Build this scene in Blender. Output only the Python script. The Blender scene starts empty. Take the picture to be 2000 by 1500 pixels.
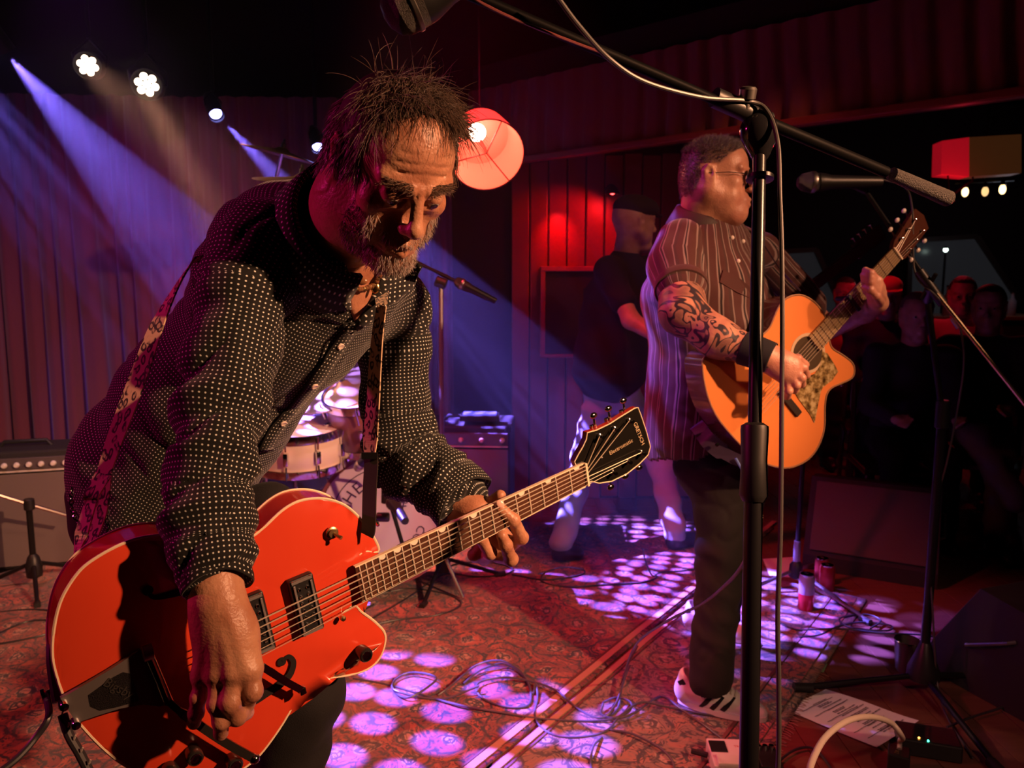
import bpy, bmesh, math, random
import numpy as np
from mathutils import Vector, Matrix, Euler
from mathutils.bvhtree import BVHTree
random.seed(7); np.random.seed(7)
PI = math.pi
S = bpy.context.scene
C = S.collection

# ---------------------------------------------------------------- camera
PITCH = math.atan(198/1500); CAMZ = 1.34
cam = bpy.data.cameras.new('camera'); cam.lens = 27.0; cam.sensor_width = 36.0; cam.sensor_fit = 'HORIZONTAL'
cam.clip_start = 0.05; cam.clip_end = 60
cam.dof.use_dof = True; cam.dof.focus_distance = 1.12; cam.dof.aperture_fstop = 8.0
camo = bpy.data.objects.new('camera', cam); C.objects.link(camo)
camo.location = (0, 0, CAMZ); camo.rotation_euler = (PI/2-PITCH, 0, 0)
S.camera = camo
S.view_settings.view_transform = 'Standard'; S.view_settings.look = 'None'
S.view_settings.gamma = 1.0; S.view_settings.use_curve_mapping = False
S.view_settings.exposure = 0.0
S.cycles.use_denoising = True
S.cycles.max_bounces = 5; S.cycles.diffuse_bounces = 2; S.cycles.glossy_bounces = 2
S.cycles.transmission_bounces = 4; S.cycles.volume_bounces = 0; S.cycles.transparent_max_bounces = 8
S.cycles.sample_clamp_indirect = 3.0; S.cycles.sample_clamp_direct = 0
S.cycles.volume_step_rate = 1.0; S.cycles.use_light_tree = True

cp, sp = math.cos(PITCH), math.sin(PITCH)
def ray(px, py):
    u = (px-1000)/1500.0; v = (750-py)/1500.0
    return Vector((u, cp+v*sp, -sp+v*cp))
def P(px, py, d):               # point on the pixel's ray at camera depth d
    return Vector((0, 0, CAMZ)) + ray(px, py)*d
def W(px, py, Y):               # point on the pixel's ray at world depth Y
    r = ray(px, py); return Vector((0, 0, CAMZ)) + r*(Y/r.y)
def F(px, py, z=0.0):           # point on the pixel's ray at height z
    r = ray(px, py); return Vector((0, 0, CAMZ)) + r*((z-CAMZ)/r.z)

# ---------------------------------------------------------------- world and lights
world = bpy.data.worlds.new('world'); S.world = world; world.use_nodes = True
bgn = world.node_tree.nodes['Background']; bgn.inputs[0].default_value = (0.30, 0.05, 0.08, 1); bgn.inputs[1].default_value = 0.02

def aim(o, loc, tgt, roll=0):
    o.location = loc
    q = (Vector(tgt)-Vector(loc)).to_track_quat('-Z', 'Y')
    o.rotation_euler = (q.to_matrix() @ Matrix.Rotation(roll, 3, 'Z')).to_euler()
def spot(name, loc, tgt, col, power, angle, blend=0.3, size=0.03, gobo=None, roll=0):
    l = bpy.data.lights.new(name, 'SPOT'); l.color = col; l.energy = power
    l.spot_size = math.radians(angle); l.spot_blend = blend; l.shadow_soft_size = size
    o = bpy.data.objects.new(name, l); C.objects.link(o)
    if gobo: loc = Vector(loc)+(Vector(tgt)-Vector(loc)).normalized()*.09
    aim(o, loc, tgt, roll)
    if gobo:
        scale, rad, rnd, soft = gobo
        l.use_nodes = True; nt = l.node_tree; N = nt.nodes; L = nt.links
        em = N['Emission']
        tc = N.new('ShaderNodeTexCoord'); sx = N.new('ShaderNodeSeparateXYZ'); L.new(tc.outputs['Normal'], sx.inputs[0])
        dv = []
        for k in (0, 1):
            m = N.new('ShaderNodeMath'); m.operation = 'DIVIDE'; L.new(sx.outputs[k], m.inputs[0]); L.new(sx.outputs[2], m.inputs[1]); dv.append(m)
        cx = N.new('ShaderNodeCombineXYZ'); L.new(dv[0].outputs[0], cx.inputs[0]); L.new(dv[1].outputs[0], cx.inputs[1])
        vo = N.new('ShaderNodeTexVoronoi'); vo.voronoi_dimensions = '2D'; vo.inputs['Scale'].default_value = scale; vo.inputs['Randomness'].default_value = rnd
        L.new(cx.outputs[0], vo.inputs['Vector'])
        mr = N.new('ShaderNodeMapRange'); mr.inputs[1].default_value = rad+soft; mr.inputs[2].default_value = rad-soft
        mr.inputs[3].default_value = 0.0; mr.inputs[4].default_value = 1.0
        L.new(vo.outputs['Distance'], mr.inputs[0]); L.new(mr.outputs[0], em.inputs['Strength'])
    return o

BLUE = (0.21, 0.13, 1.0)
HEADS = {'a': W(0, 92, 3.9), 'b': W(421, 221, 4.25), 'c': W(620, 285, 4.3)}
# warm key from the right of the stage front, with added fills
spot('singer_fill', (2.7, 0.7, 2.75), (0.68, 2.35, 1.35), (1.0, 0.46, 0.25), 230, 26, 0.6, 0.05)  # added beside the key to brighten the singer and his guitar
spot('bass_fill', (1.7, 2.1, 2.9), (0.55, 3.9, 1.35), (1.0, 0.35, 0.22), 50, 26, 0.7, 0.05)  # added to brighten the capped player's face and arm
spot('key_spot', (2.6, -0.12, 2.50), (0.42, 1.40, 1.34), (1.0, 0.46, 0.23), 1000, 44, 1.0, 0.045)
spot('front_fill', (1.3, -1.2, 2.8), (0.95, 2.15, 0.1), (1.0, 0.48, 0.34), 95, 34, 0.8, 0.08)
# magenta rim from the left rear
spot('magenta_rim', (-2.6, 0.9, 2.3), (-0.4, 1.2, 0.85), (1.0, 0.02, 0.26), 100, 44, 0.5, 0.06)
spot('violet_rim', (-1.5, 2.6, 2.9), (0.8, 2.45, 1.3), (0.85, 0.08, 0.7), 75, 26, 0.5, 0.06)
# blue moving heads with a bead gobo
spot('beam_a', HEADS['a'], F(1010, 1215), BLUE, 9000, 19, 0.25, 0.010, (30.0, .34, .35, .03))
spot('beam_b', HEADS['b'], F(1215, 1050), BLUE, 11000, 15, 0.2, 0.010, (40.0, .35, .25, .03))
spot('beam_c', HEADS['c'], F(1420, 1170), BLUE, 8000, 17, 0.2, 0.010, (34.0, .35, .35, .03))
spot('beam_d', (-2.5, 3.0, 2.7), F(740, 1440), BLUE, 8000, 18, 0.25, 0.010, (23.0, .36, .35, .04))
spot('beam_e', (-2.9, 2.9, 2.9), (-2.3, 4.3, 0.6), BLUE, 70, 22, 0.4, 0.02)
spot('beam_f', (-0.5, 2.55, 2.9), F(1640, 1270), BLUE, 700, 20, 0.2, 0.012, (18.0, .42, .40, .05))
# warm par cans pointing across the curtain
spot('par_a', W(172, 128, 4.1)+Vector((0,-.08,0)), (-1.0, 3.2, 1.6), (1.0, 0.45, 0.27), 200, 22, 0.6, 0.05)
spot('par_b', W(287, 165, 4.1)+Vector((0,-.08,0)), W(470, 520, 3.9), (1.0, 0.42, 0.24), 1150, 18, 0.6, 0.05)
# red and purple washes
spot('red_floor_wash', (-0.4, 2.5, 3.05), (0.35, 3.1, 0), (1.0, 0.012, 0.07), 190, 56, 0.6, 0.08)
spot('rug_wash', (-2.9, 1.6, 2.8), (-1.1, 2.5, 0), (1.0, 0.16, 0.09), 170, 60, 0.6, 0.1)
spot('curtain_red', (-1.9, 3.3, 0.25), (-1.9, 4.5, 1.1), (1.0, 0.01, 0.06), 38, 60, 0.8, 0.05)
spot('curtain_purple', (-1.6, 2.9, 2.7), (-2.2, 4.5, 1.1), (0.50, 0.03, 0.75), 45, 70, 0.8, 0.05)
spot('drum_spot', (-0.2, 2.4, 2.9), W(640, 860, 3.15), (1.0, 0.62, 0.48), 150, 22, 0.4, 0.05)
spot('amp_spot', (-1.6, 1.9, 2.9), F(70, 1090), (1.0, 0.55, 0.45), 90, 26, 0.7, 0.05)  # added to brighten the amplifier front and its knobs
spot('wall_red', W(1195, 372, 4.5)+Vector((0,-.18,-.03)), W(1110, 490, 4.66), (1.0, 0.01, 0.015), 9, 100, 0.6, 0.02)
spot('wall_red_low', W(1095, 405, 4.5), W(1088, 462, 4.68), (1.0, 0.01, 0.015), 7, 75, 1.0, 0.02)  # added spot without a fixture, for the bright patches on the panels
spot('audience_red', (1.9, 4.6, 2.3), (2.3, 5.3, 0.9), (1.0, 0.01, 0.04), 20, 70, 0.7, 0.05)
spot('audience_red_far', (3.6, 5.0, 2.3), (3.1, 5.6, 0.9), (1.0, 0.01, 0.04), 16, 60, 0.7, 0.05)

# ---------------------------------------------------------------- materials
MATS = {}
def lin(c):
    return tuple(((x/255)/12.92 if x/255 <= .04045 else ((x/255+.055)/1.055)**2.4) for x in c)
def mat(name, col=(.5,.5,.5), rough=.5, metal=0., emit=None, es=0., coat=0., sheen=0., spec=.5, bump=None, alpha=None):
    if name in MATS: return MATS[name]
    m = bpy.data.materials.new(name); m.use_nodes = True
    b = m.node_tree.nodes['Principled BSDF']; I = b.inputs
    I['Base Color'].default_value = (*col, 1); I['Roughness'].default_value = rough; I['Metallic'].default_value = metal
    I['Specular IOR Level'].default_value = spec
    if coat: I['Coat Weight'].default_value = coat; I['Coat Roughness'].default_value = .06
    if sheen: I['Sheen Weight'].default_value = sheen
    if emit: I['Emission Color'].default_value = (*emit, 1); I['Emission Strength'].default_value = es
    if bump:
        sc, st = bump; N = m.node_tree.nodes; L = m.node_tree.links
        t = N.new('ShaderNodeTexCoord'); n = N.new('ShaderNodeTexNoise'); n.inputs['Scale'].default_value = sc; n.inputs['Detail'].default_value = 4
        bp = N.new('ShaderNodeBump'); bp.inputs['Strength'].default_value = st; bp.inputs['Distance'].default_value = .01
        L.new(t.outputs['Object'], n.inputs['Vector']); L.new(n.outputs['Fac'], bp.inputs['Height']); L.new(bp.outputs[0], I['Normal'])
    MATS[name] = m; return m
class NT:                       # small node-building helper
    def __init__(s, m): s.m = m; s.N = m.node_tree.nodes; s.L = m.node_tree.links; s.b = s.N['Principled BSDF']
    def n(s, t, **kw):
        x = s.N.new('ShaderNode'+t)
        for k, v in kw.items():
            if k.startswith('i_'):
                key = k[2:]; key = int(key) if key.isdigit() else key.replace('_', ' ')
                x.inputs[key].default_value = v
            else: setattr(x, k, v)
        return x
    def l(s, a, b): s.L.new(a, b)
    def math(s, op, a, b=None, clamp=False):
        x = s.N.new('ShaderNodeMath'); x.operation = op; x.use_clamp = clamp
        for i, v in enumerate((a, b)):
            if v is None: continue
            if isinstance(v, (int, float)): x.inputs[i].default_value = v
            else: s.L.new(v, x.inputs[i])
        return x.outputs[0]
    def mix(s, f, a, b):
        x = s.N.new('ShaderNodeMix'); x.data_type = 'RGBA'
        for k, v in ((0, f), (6, a), (7, b)):
            if isinstance(v, (int, float)): x.inputs[k].default_value = v
            elif isinstance(v, tuple): x.inputs[k].default_value = (*v, 1) if len(v) == 3 else v
            else: s.L.new(v, x.inputs[k])
        return x.outputs[2]
    def ramp(s, f, stops):
        x = s.N.new('ShaderNodeValToRGB'); e = x.color_ramp.elements
        while len(e) < len(stops): e.new(.5)
        for i, (p, c) in enumerate(stops): e[i].position = p; e[i].color = (*c, 1) if len(c) == 3 else c
        s.L.new(f, x.inputs[0]); return x.outputs[0]
    def col(s, o): s.L.new(o, s.b.inputs['Base Color'])
    def bump(s, h, st=.3, d=.01):
        x = s.N.new('ShaderNodeBump'); x.inputs['Strength'].default_value = st; x.inputs['Distance'].default_value = d
        s.L.new(h, x.inputs['Height']); s.L.new(x.outputs[0], s.b.inputs['Normal'])

BLACK = mat('black_plastic', (.012,.012,.013), .42)
BLKMET = mat('black_metal', (.02,.02,.022), .35, .6)
BLKRUB = mat('black_rubber', (.010,.010,.011), .6)
CHROME = mat('chrome', (.75,.75,.77), .12, 1.)
DULLMET = mat('dull_metal', (.45,.43,.40), .35, 1.)
GOLDISH = mat('aged_brass', (.55,.40,.20), .35, 1.)
WHITE = mat('white_paint', (.75,.74,.72), .5)
CABLE = mat('cable_rubber', (.035,.033,.04), .38)

# ---------------------------------------------------------------- object helpers
def wloc(o):
    v = Vector((0,0,0))
    while o is not None: v += o.location; o = o.parent
    return v
def tag(o, label=None, cat=None, group=None, kind=None):
    for k, v in (('label', label), ('category', cat), ('group', group), ('kind', kind)):
        if v: o[k] = v
    return o
def thing(name, loc, label, cat, group=None):
    o = bpy.data.objects.new(name, None); o.empty_display_size = .05; C.objects.link(o); o.location = loc
    return tag(o, label, cat, group)
def obj(name, verts, faces, m, parent=None, smooth=True, origin=None, attr=None, sharp=None):
    me = bpy.data.meshes.new(name)
    V_ = np.array([tuple(v) for v in verts] if not isinstance(verts, np.ndarray) else verts, dtype=np.float64)
    if parent is not None: base = wloc(parent)
    else:
        if origin is None:
            lo, hi = V_.min(0), V_.max(0); base = Vector(((lo[0]+hi[0])/2, (lo[1]+hi[1])/2, lo[2]))
        else: base = Vector(origin)
    V_ = V_ - np.array(base)
    if isinstance(faces, np.ndarray): faces = faces.tolist()
    me.from_pydata(V_.tolist(), [], faces); me.update()
    if smooth: me.polygons.foreach_set('use_smooth', [True]*len(me.polygons))
    if attr:
        for an, arr in attr.items():
            a = me.attributes.new(an, 'FLOAT_VECTOR', 'POINT'); a.data.foreach_set('vector', np.asarray(arr, dtype=np.float32).ravel())
    if m is not None:
        for mm in (m if isinstance(m, (list, tuple)) else [m]): me.materials.append(mm)
    if sharp: me.set_sharp_from_angle(angle=math.radians(sharp))
    o = bpy.data.objects.new(name, me); C.objects.link(o)
    if parent is not None: o.parent = parent
    else: o.location = base
    return o
class MB:                       # collects shapes that belong to ONE part
    def __init__(s): s.v = []; s.f = []
    def add(s, v, f):
        n = len(s.v); s.v += [tuple(x) for x in v]; s.f += [tuple(i+n for i in q) for q in f]; return s
    def box(s, c, size, R=None, bev=0.0):
        bm = bmesh.new(); bmesh.ops.create_cube(bm, size=1.0)
        for v in bm.verts: v.co = Vector((v.co.x*size[0], v.co.y*size[1], v.co.z*size[2]))
        if bev: bmesh.ops.bevel(bm, geom=bm.edges[:], offset=bev, segments=2, affect='EDGES', profile=.5)
        R = R or Matrix.Identity(3)
        bm.verts.index_update()
        s.add([R @ v.co + Vector(c) for v in bm.verts], [[v.index for v in f.verts] for f in bm.faces]); bm.free(); return s
    def tube(s, pts, r, n=10, cap=True):
        pts = [Vector(p) for p in pts]; m = len(pts)
        rr = r if isinstance(r, (list, tuple)) else [r]*m
        t0 = (pts[1]-pts[0]).normalized(); a = t0.orthogonal().normalized(); V_ = []
        for i, p in enumerate(pts):
            t = (pts[min(i+1, m-1)]-pts[max(i-1, 0)])
            t = t.normalized() if t.length > 1e-9 else t0
            a = (a - t*a.dot(t)); a = a.normalized() if a.length > 1e-6 else t.orthogonal().normalized(); b = t.cross(a)
            for k in range(n):
                w = 2*PI*k/n; V_.append(p + (a*math.cos(w)+b*math.sin(w))*rr[i])
        f = [(i*n+k, i*n+(k+1) % n, (i+1)*n+(k+1) % n, (i+1)*n+k) for i in range(m-1) for k in range(n)]
        if cap: f += [tuple(reversed(range(n))), tuple(range((m-1)*n, m*n))]
        return s.add(V_, f)
    def lathe(s, o, ax, prof, n=24, cap=True):      # prof: (radius, distance along ax)
        o = Vector(o); ax = Vector(ax).normalized(); a = ax.orthogonal().normalized(); b = ax.cross(a)
        V_ = []; m = len(prof)
        for r, h in prof:
            for k in range(n):
                w = 2*PI*k/n; V_.append(o + ax*h + (a*math.cos(w)+b*math.sin(w))*max(r, 1e-5))
        f = [(i*n+k, i*n+(k+1) % n, (i+1)*n+(k+1) % n, (i+1)*n+k) for i in range(m-1) for k in range(n)]
        if cap and prof[0][0] > 2e-5: f.append(tuple(reversed(range(n))))
        if cap and prof[-1][0] > 2e-5: f.append(tuple(range((m-1)*n, m*n)))
        return s.add(V_, f)
    def ball(s, c, r, R=None, nu=14, nv=9):
        c = Vector(c); r = (r, r, r) if isinstance(r, (int, float)) else r; R = R or Matrix.Identity(3); V_ = []
        for i in range(nv+1):
            t = PI*i/nv
            for k in range(nu):
                w = 2*PI*k/nu; V_.append(c + R @ Vector((r[0]*math.sin(t)*math.cos(w), r[1]*math.sin(t)*math.sin(w), r[2]*math.cos(t))))
        return s.add(V_, [(i*nu+k, (i+1)*nu+k, (i+1)*nu+(k+1) % nu, i*nu+(k+1) % nu) for i in range(nv) for k in range(nu)])
    def prism(s, front, back):   # two matching outlines
        n = len(front)
        f = [tuple(range(n)), tuple(reversed(range(n, 2*n)))] + [(i, n+i, n+(i+1) % n, (i+1) % n) for i in range(n)]
        return s.add(list(front)+list(back), f)
    def ribbon(s, pts, wid, dirs, th=.002):
        pts = [Vector(p) for p in pts]; m = len(pts)
        ww = wid if isinstance(wid, (list, tuple)) else [wid]*m
        V_ = []
        for i, p in enumerate(pts):
            t = (pts[min(i+1, m-1)]-pts[max(i-1, 0)]).normalized(); d = dirs[i] if isinstance(dirs, list) else dirs
            d = Vector(d); d = (d-t*d.dot(t)).normalized(); nn = t.cross(d)*th/2
            V_ += [p+d*ww[i]/2+nn, p-d*ww[i]/2+nn, p-d*ww[i]/2-nn, p+d*ww[i]/2-nn]
        f = [(i*4+k, i*4+(k+1) % 4, i*4+4+(k+1) % 4, i*4+4+k) for i in range(m-1) for k in range(4)]
        f += [(3, 2, 1, 0), tuple(range((m-1)*4, m*4))]
        return s.add(V_, f)
    def obj(s, name, m, parent=None, smooth=True, sharp=35, **k):
        return obj(name, s.v, s.f, m, parent, smooth, sharp=sharp if smooth else None, **k)
def crom(pts, n=8):             # Catmull-Rom through points
    pts = [Vector(p) for p in pts]; q = [pts[0]*2-pts[1]] + pts + [pts[-1]*2-pts[-2]]; out = []
    for i in range(1, len(q)-2):
        a, b, c, d = q[i-1:i+3]
        for k in range(n):
            t = k/n; out.append(.5*((2*b)+(c-a)*t+(2*a-5*b+4*c-d)*t*t+(3*b-a-3*c+d)*t**3))
    out.append(pts[-1]); return out
def copy_tree(o, parent=None):
    c = o.copy(); C.objects.link(c); c.parent = parent
    for ch in [x for x in o.children]: copy_tree(ch, c)
    return c
def basis(x, y, z):             # columns
    return Matrix((x, y, z)).transposed()
def text(name, s, size, m, parent, loc, R, th=.0003, align='CENTER'):
    cu = bpy.data.curves.new(name, 'FONT'); cu.body = s; cu.size = size; cu.extrude = th; cu.align_x = align; cu.align_y = 'CENTER'; cu.resolution_u = 2
    tmp = bpy.data.objects.new('tmp', cu); C.objects.link(tmp); me = bpy.data.meshes.new_from_object(tmp); bpy.data.objects.remove(tmp); me.materials.clear(); me.materials.append(m)
    o = bpy.data.objects.new(name, me); C.objects.link(o); o.parent = parent
    o.location = Vector(loc)-wloc(parent); o.rotation_euler = R.to_euler(); return o

# ---------------------------------------------------------------- signed-distance bodies
def K(a, b, ra, rb, k=.02): return ('k', tuple(a), tuple(b), ra, rb, k, 1)
def E(c, r, R=None, k=.02, s=1): return ('e', tuple(c), tuple(r) if not isinstance(r, (int, float)) else (r, r, r), R, None, k, s)
def KS(a, b, ra, rb, k=.01): return ('k', tuple(a), tuple(b), ra, rb, k, -1)
def chain(pts, rs, k=.02): return [K(pts[i], pts[i+1], rs[i], rs[i+1], k) for i in range(len(pts)-1)]
def pd(p, X):
    if p[0] == 'k':
        a = np.array(p[1], dtype=np.float32); b = np.array(p[2], dtype=np.float32); ab = b-a; L2 = max(float(ab@ab), 1e-12)
        q = X-a; t = np.clip((q@ab)/L2, 0, 1); d = np.sqrt(((q-t[..., None]*ab)**2).sum(-1)) - (p[3]+(p[4]-p[3])*t); return d
    q = X-np.array(p[1], dtype=np.float32)
    if p[3] is not None: q = q @ np.array(p[3], dtype=np.float32)
    r = np.array(p[2], dtype=np.float32); k0 = np.sqrt(((q/r)**2).sum(-1)); k1 = np.sqrt(((q/(r*r))**2).sum(-1))
    return k0*(k0-1)/np.maximum(k1, 1e-6)
def pbox(p):
    if p[0] == 'k':
        a, b = np.array(p[1]), np.array(p[2]); r = max(p[3], p[4]); return np.minimum(a, b)-r, np.maximum(a, b)+r
    c = np.array(p[1]); r = max(p[2]) if p[3] is not None else np.array(p[2]); return c-r, c+r
def nets(prims, res, disp=None):
    bb = [pbox(p) for p in prims if p[6] > 0]
    lo = np.min([b[0] for b in bb], 0)-3*res; hi = np.max([b[1] for b in bb], 0)+3*res
    n = np.ceil((hi-lo)/res).astype(int)+1
    ax = [(lo[i]+res*np.arange(n[i])).astype(np.float32) for i in range(3)]
    G = np.full(n, 1.0, dtype=np.float32)
    for p in prims:
        b0, b1 = pbox(p); m = p[5]*1.2+3*res
        i0 = np.maximum(np.floor((b0-m-lo)/res).astype(int), 0); i1 = np.minimum(np.ceil((b1+m-lo)/res).astype(int)+1, n)
        if (i1 <= i0).any(): continue
        X = np.stack(np.meshgrid(ax[0][i0[0]:i1[0]], ax[1][i0[1]:i1[1]], ax[2][i0[2]:i1[2]], indexing='ij'), -1)
        d = pd(p, X); sl = tuple(slice(i0[j], i1[j]) for j in range(3)); g = G[sl]; k = p[5]
        if p[6] > 0:
            h = np.maximum(k-np.abs(g-d), 0)/k; G[sl] = np.minimum(g, d)-h*h*k*.25
        else:
            d = -d; h = np.maximum(k-np.abs(g-d), 0)/k; G[sl] = np.maximum(g, d)+h*h*k*.25
    ins = G < 0
    c = ins[:-1,:-1,:-1].astype(np.int8)
    for dx, dy, dz in ((1,0,0),(0,1,0),(0,0,1),(1,1,0),(1,0,1),(0,1,1),(1,1,1)):
        c = c + ins[dx:n[0]-1+dx, dy:n[1]-1+dy, dz:n[2]-1+dz]
    act = (c > 0) & (c < 8); idx = np.argwhere(act); ids = np.full(act.shape, -1, dtype=np.int64); ids[act] = np.arange(len(idx))
    acc = np.zeros((len(idx), 3)); cnt = np.zeros(len(idx))
    cor = [(a, b, d) for a in (0,1) for b in (0,1) for d in (0,1)]
    for a in cor:
        for b in cor:
            if sum(b)-sum(a) != 1 or sum(abs(b[i]-a[i]) for i in range(3)) != 1: continue
            va = G[idx[:,0]+a[0], idx[:,1]+a[1], idx[:,2]+a[2]]; vb = G[idx[:,0]+b[0], idx[:,1]+b[1], idx[:,2]+b[2]]
            m = (va < 0) != (vb < 0); t = np.where(m, va/np.where(m, va-vb, 1), 0)
            acc += (np.array(a)+t[:,None]*(np.array(b)-np.array(a)))*m[:,None]; cnt += m
    V_ = lo + res*(idx+acc/cnt[:,None])
    quads = []
    for axis in range(3):
        s0 = [slice(None)]*3; s1 = [slice(None)]*3; s0[axis] = slice(0, n[axis]-1); s1[axis] = slice(1, n[axis])
        A, B = ins[tuple(s0)], ins[tuple(s1)]; u, v = (axis+1) % 3, (axis+2) % 3
        e = np.argwhere(A != B); e = e[(e[:,u] > 0) & (e[:,v] > 0) & (e[:,u] < n[u]-1) & (e[:,v] < n[v]-1)]
        if not len(e): continue
        fl = A[e[:,0], e[:,1], e[:,2]]
        def g(du, dv):
            q = e.copy(); q[:,u] -= du; q[:,v] -= dv; return ids[q[:,0], q[:,1], q[:,2]]
        q = np.stack([g(1,1), g(0,1), g(0,0), g(1,0)], 1); q[~fl] = q[~fl][:, ::-1]; quads.append(q)
    return V_, np.concatenate(quads)
def vnorm(V_, Q):
    n = np.cross(V_[Q[:,2]]-V_[Q[:,0]], V_[Q[:,3]]-V_[Q[:,1]]); N_ = np.zeros_like(V_)
    for k in range(4): np.add.at(N_, Q[:,k], n)
    return N_/np.maximum(np.linalg.norm(N_, axis=1, keepdims=True), 1e-12)
def relax(V_, Q, it=2, f=.5):
    for _ in range(it):
        s = np.zeros_like(V_); c = np.zeros(len(V_))
        for k in range(4):
            for j in (1, 3): np.add.at(s, Q[:,k], V_[Q[:,(k+j) % 4]]); np.add.at(c, Q[:,k], 1)
        V_ = V_*(1-f)+f*s/np.maximum(c, 1)[:,None]
    return V_
def wob(X, s=1.0, ph=0.0):      # smooth pseudo-noise in about [-1, 1]
    x, y, z = (X[:,i]*s for i in range(3))
    a = np.sin(2.1*x+1.3*y*1.7+ph)+np.sin(1.7*y-2.3*z+1.9+ph*1.3)+np.sin(2.7*z+1.1*x+4.2+ph*.7)
    b = np.sin(4.3*x-3.1*z+a+2.2)+np.sin(3.7*y+4.9*x-a+.6)+np.sin(5.1*z-2.9*y+1.3*a)
    return (a+.6*b)/3.6
def barrel(V_, pts, R=.055, up=Vector((0,-1,0))):   # wraps a cloth pattern round a polyline: (around, along)
    pts = [np.array(p) for p in pts]; best = np.full(len(V_), 1e9); uv = np.zeros((len(V_), 3)); run = 0
    prev = None
    for i in range(len(pts)-1):
        a, b = pts[i], pts[i+1]; L = np.linalg.norm(b-a); t = (b-a)/L; q = V_-a; s = q@t; sc = np.clip(s, 0, L); d = np.linalg.norm(q-sc[:,None]*t, axis=1)
        e1 = np.array(up) if prev is None else prev; e1 = e1-t*(e1@t); e1 /= np.linalg.norm(e1); prev = e1; e2 = np.cross(t, e1)
        an = np.arctan2(q@e2, q@e1); m = d < best
        uv[m] = np.stack([an[m]*R, (run+s)[m], an[m]], 1); best[m] = d[m]; run += L
    return uv
# ---------------------------------------------------------------- patterned materials
def attr_uv(t):
    a = t.n('Attribute'); a.attribute_name = 'duv'; return a.outputs['Vector']
def polka_mat(name, sp=.0066, r=.155):
    m = mat(name, (.006,.006,.007), .8, sheen=.12, spec=.25); t = NT(m); uv = attr_uv(t); s = t.n('SeparateXYZ'); t.l(uv, s.inputs[0])
    u = t.math('DIVIDE', s.outputs[0], sp); v = t.math('DIVIDE', s.outputs[1], sp)
    a = t.math('SUBTRACT', t.math('FRACT', t.math('ADD', u, 100.0)), .5); b = t.math('SUBTRACT', t.math('FRACT', t.math('ADD', v, 100.0)), .5)
    d = t.math('SQRT', t.math('ADD', t.math('MULTIPLY', a, a), t.math('MULTIPLY', b, b)))
    mr = t.n('MapRange'); mr.inputs[1].default_value = r+.05; mr.inputs[2].default_value = r-.05; t.l(d, mr.inputs[0])
    t.col(t.mix(mr.outputs[0], (.008,.008,.008), (.78,.82,.78)))
    no = t.n('TexNoise', i_Scale=900.0); tc = t.n('TexCoord'); t.l(tc.outputs['Object'], no.inputs['Vector']); t.bump(no.outputs['Fac'], .15, .002)
    return m
POLKA = polka_mat('polka_cotton')
def skin_mat(name, col, dark, rough=.40, tattoo=False, hairy=False):
    m = mat(name, col, rough, spec=.45); t = NT(m); tc = t.n('TexCoord')
    n1 = t.n('TexNoise', i_Scale=22.0, i_Detail=4.0); t.l(tc.outputs['Object'], n1.inputs['Vector'])
    base = t.mix(t.ramp(n1.outputs['Fac'], [(.38, (0,0,0)), (.68, (1,1,1))]), dark, col)
    if tattoo:
        uv = attr_uv(t); s = t.n('SeparateXYZ'); t.l(uv, s.inputs[0])
        n2 = t.n('TexNoise', i_Scale=9.0, i_Detail=1.0, i_Distortion=2.2); t.l(tc.outputs['Object'], n2.inputs['Vector'])
        w = t.math('FRACT', t.math('MULTIPLY', n2.outputs['Fac'], 5.0)); e = t.math('ABSOLUTE', t.math('SUBTRACT', w, .5))
        line = t.ramp(e, [(.0, (1,1,1)), (.13, (1,1,1)), (.2, (0,0,0))])
        shade = t.ramp(n2.outputs['Fac'], [(.46, (0,0,0)), (.60, (.55,.55,.55))])
        f = t.math('MULTIPLY', t.math('MAXIMUM', line, shade), s.outputs[0], True)
        base = t.mix(f, base, (.035,.025,.035))
        hn = t.n('TexNoise', i_Scale=330.0, i_Detail=2.0); t.l(tc.outputs['Object'], hn.inputs['Vector'])
        base = t.mix(t.math('MULTIPLY', s.outputs[1], t.ramp(hn.outputs['Fac'], [(.35,(.55,.55,.55)), (.6,(1,1,1))]), True), base, (.085,.06,.055))
    t.col(base)
    n3 = t.n('TexNoise', i_Scale=260.0, i_Detail=3.0); t.l(tc.outputs['Object'], n3.inputs['Vector'])
    n4 = t.n('TexNoise', i_Scale=45.0, i_Detail=3.0); t.l(tc.outputs['Object'], n4.inputs['Vector'])
    t.bump(t.math('ADD', n3.outputs['Fac'], t.math('MULTIPLY', n4.outputs['Fac'], 2.0)), .28, .003)
    t.b.inputs['Subsurface Weight'].default_value = .06; t.b.inputs['Subsurface Radius'].default_value = (.01,.004,.002)
    return m
SKIN = skin_mat('skin_weathered', (.56,.29,.18), (.40,.17,.10))
SKIN_TAT = skin_mat('skin_tattooed', (.54,.27,.18), (.40,.17,.12), tattoo=True)
SKIN_B = skin_mat('skin_plain', (.55,.33,.24), (.45,.24,.17))
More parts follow.
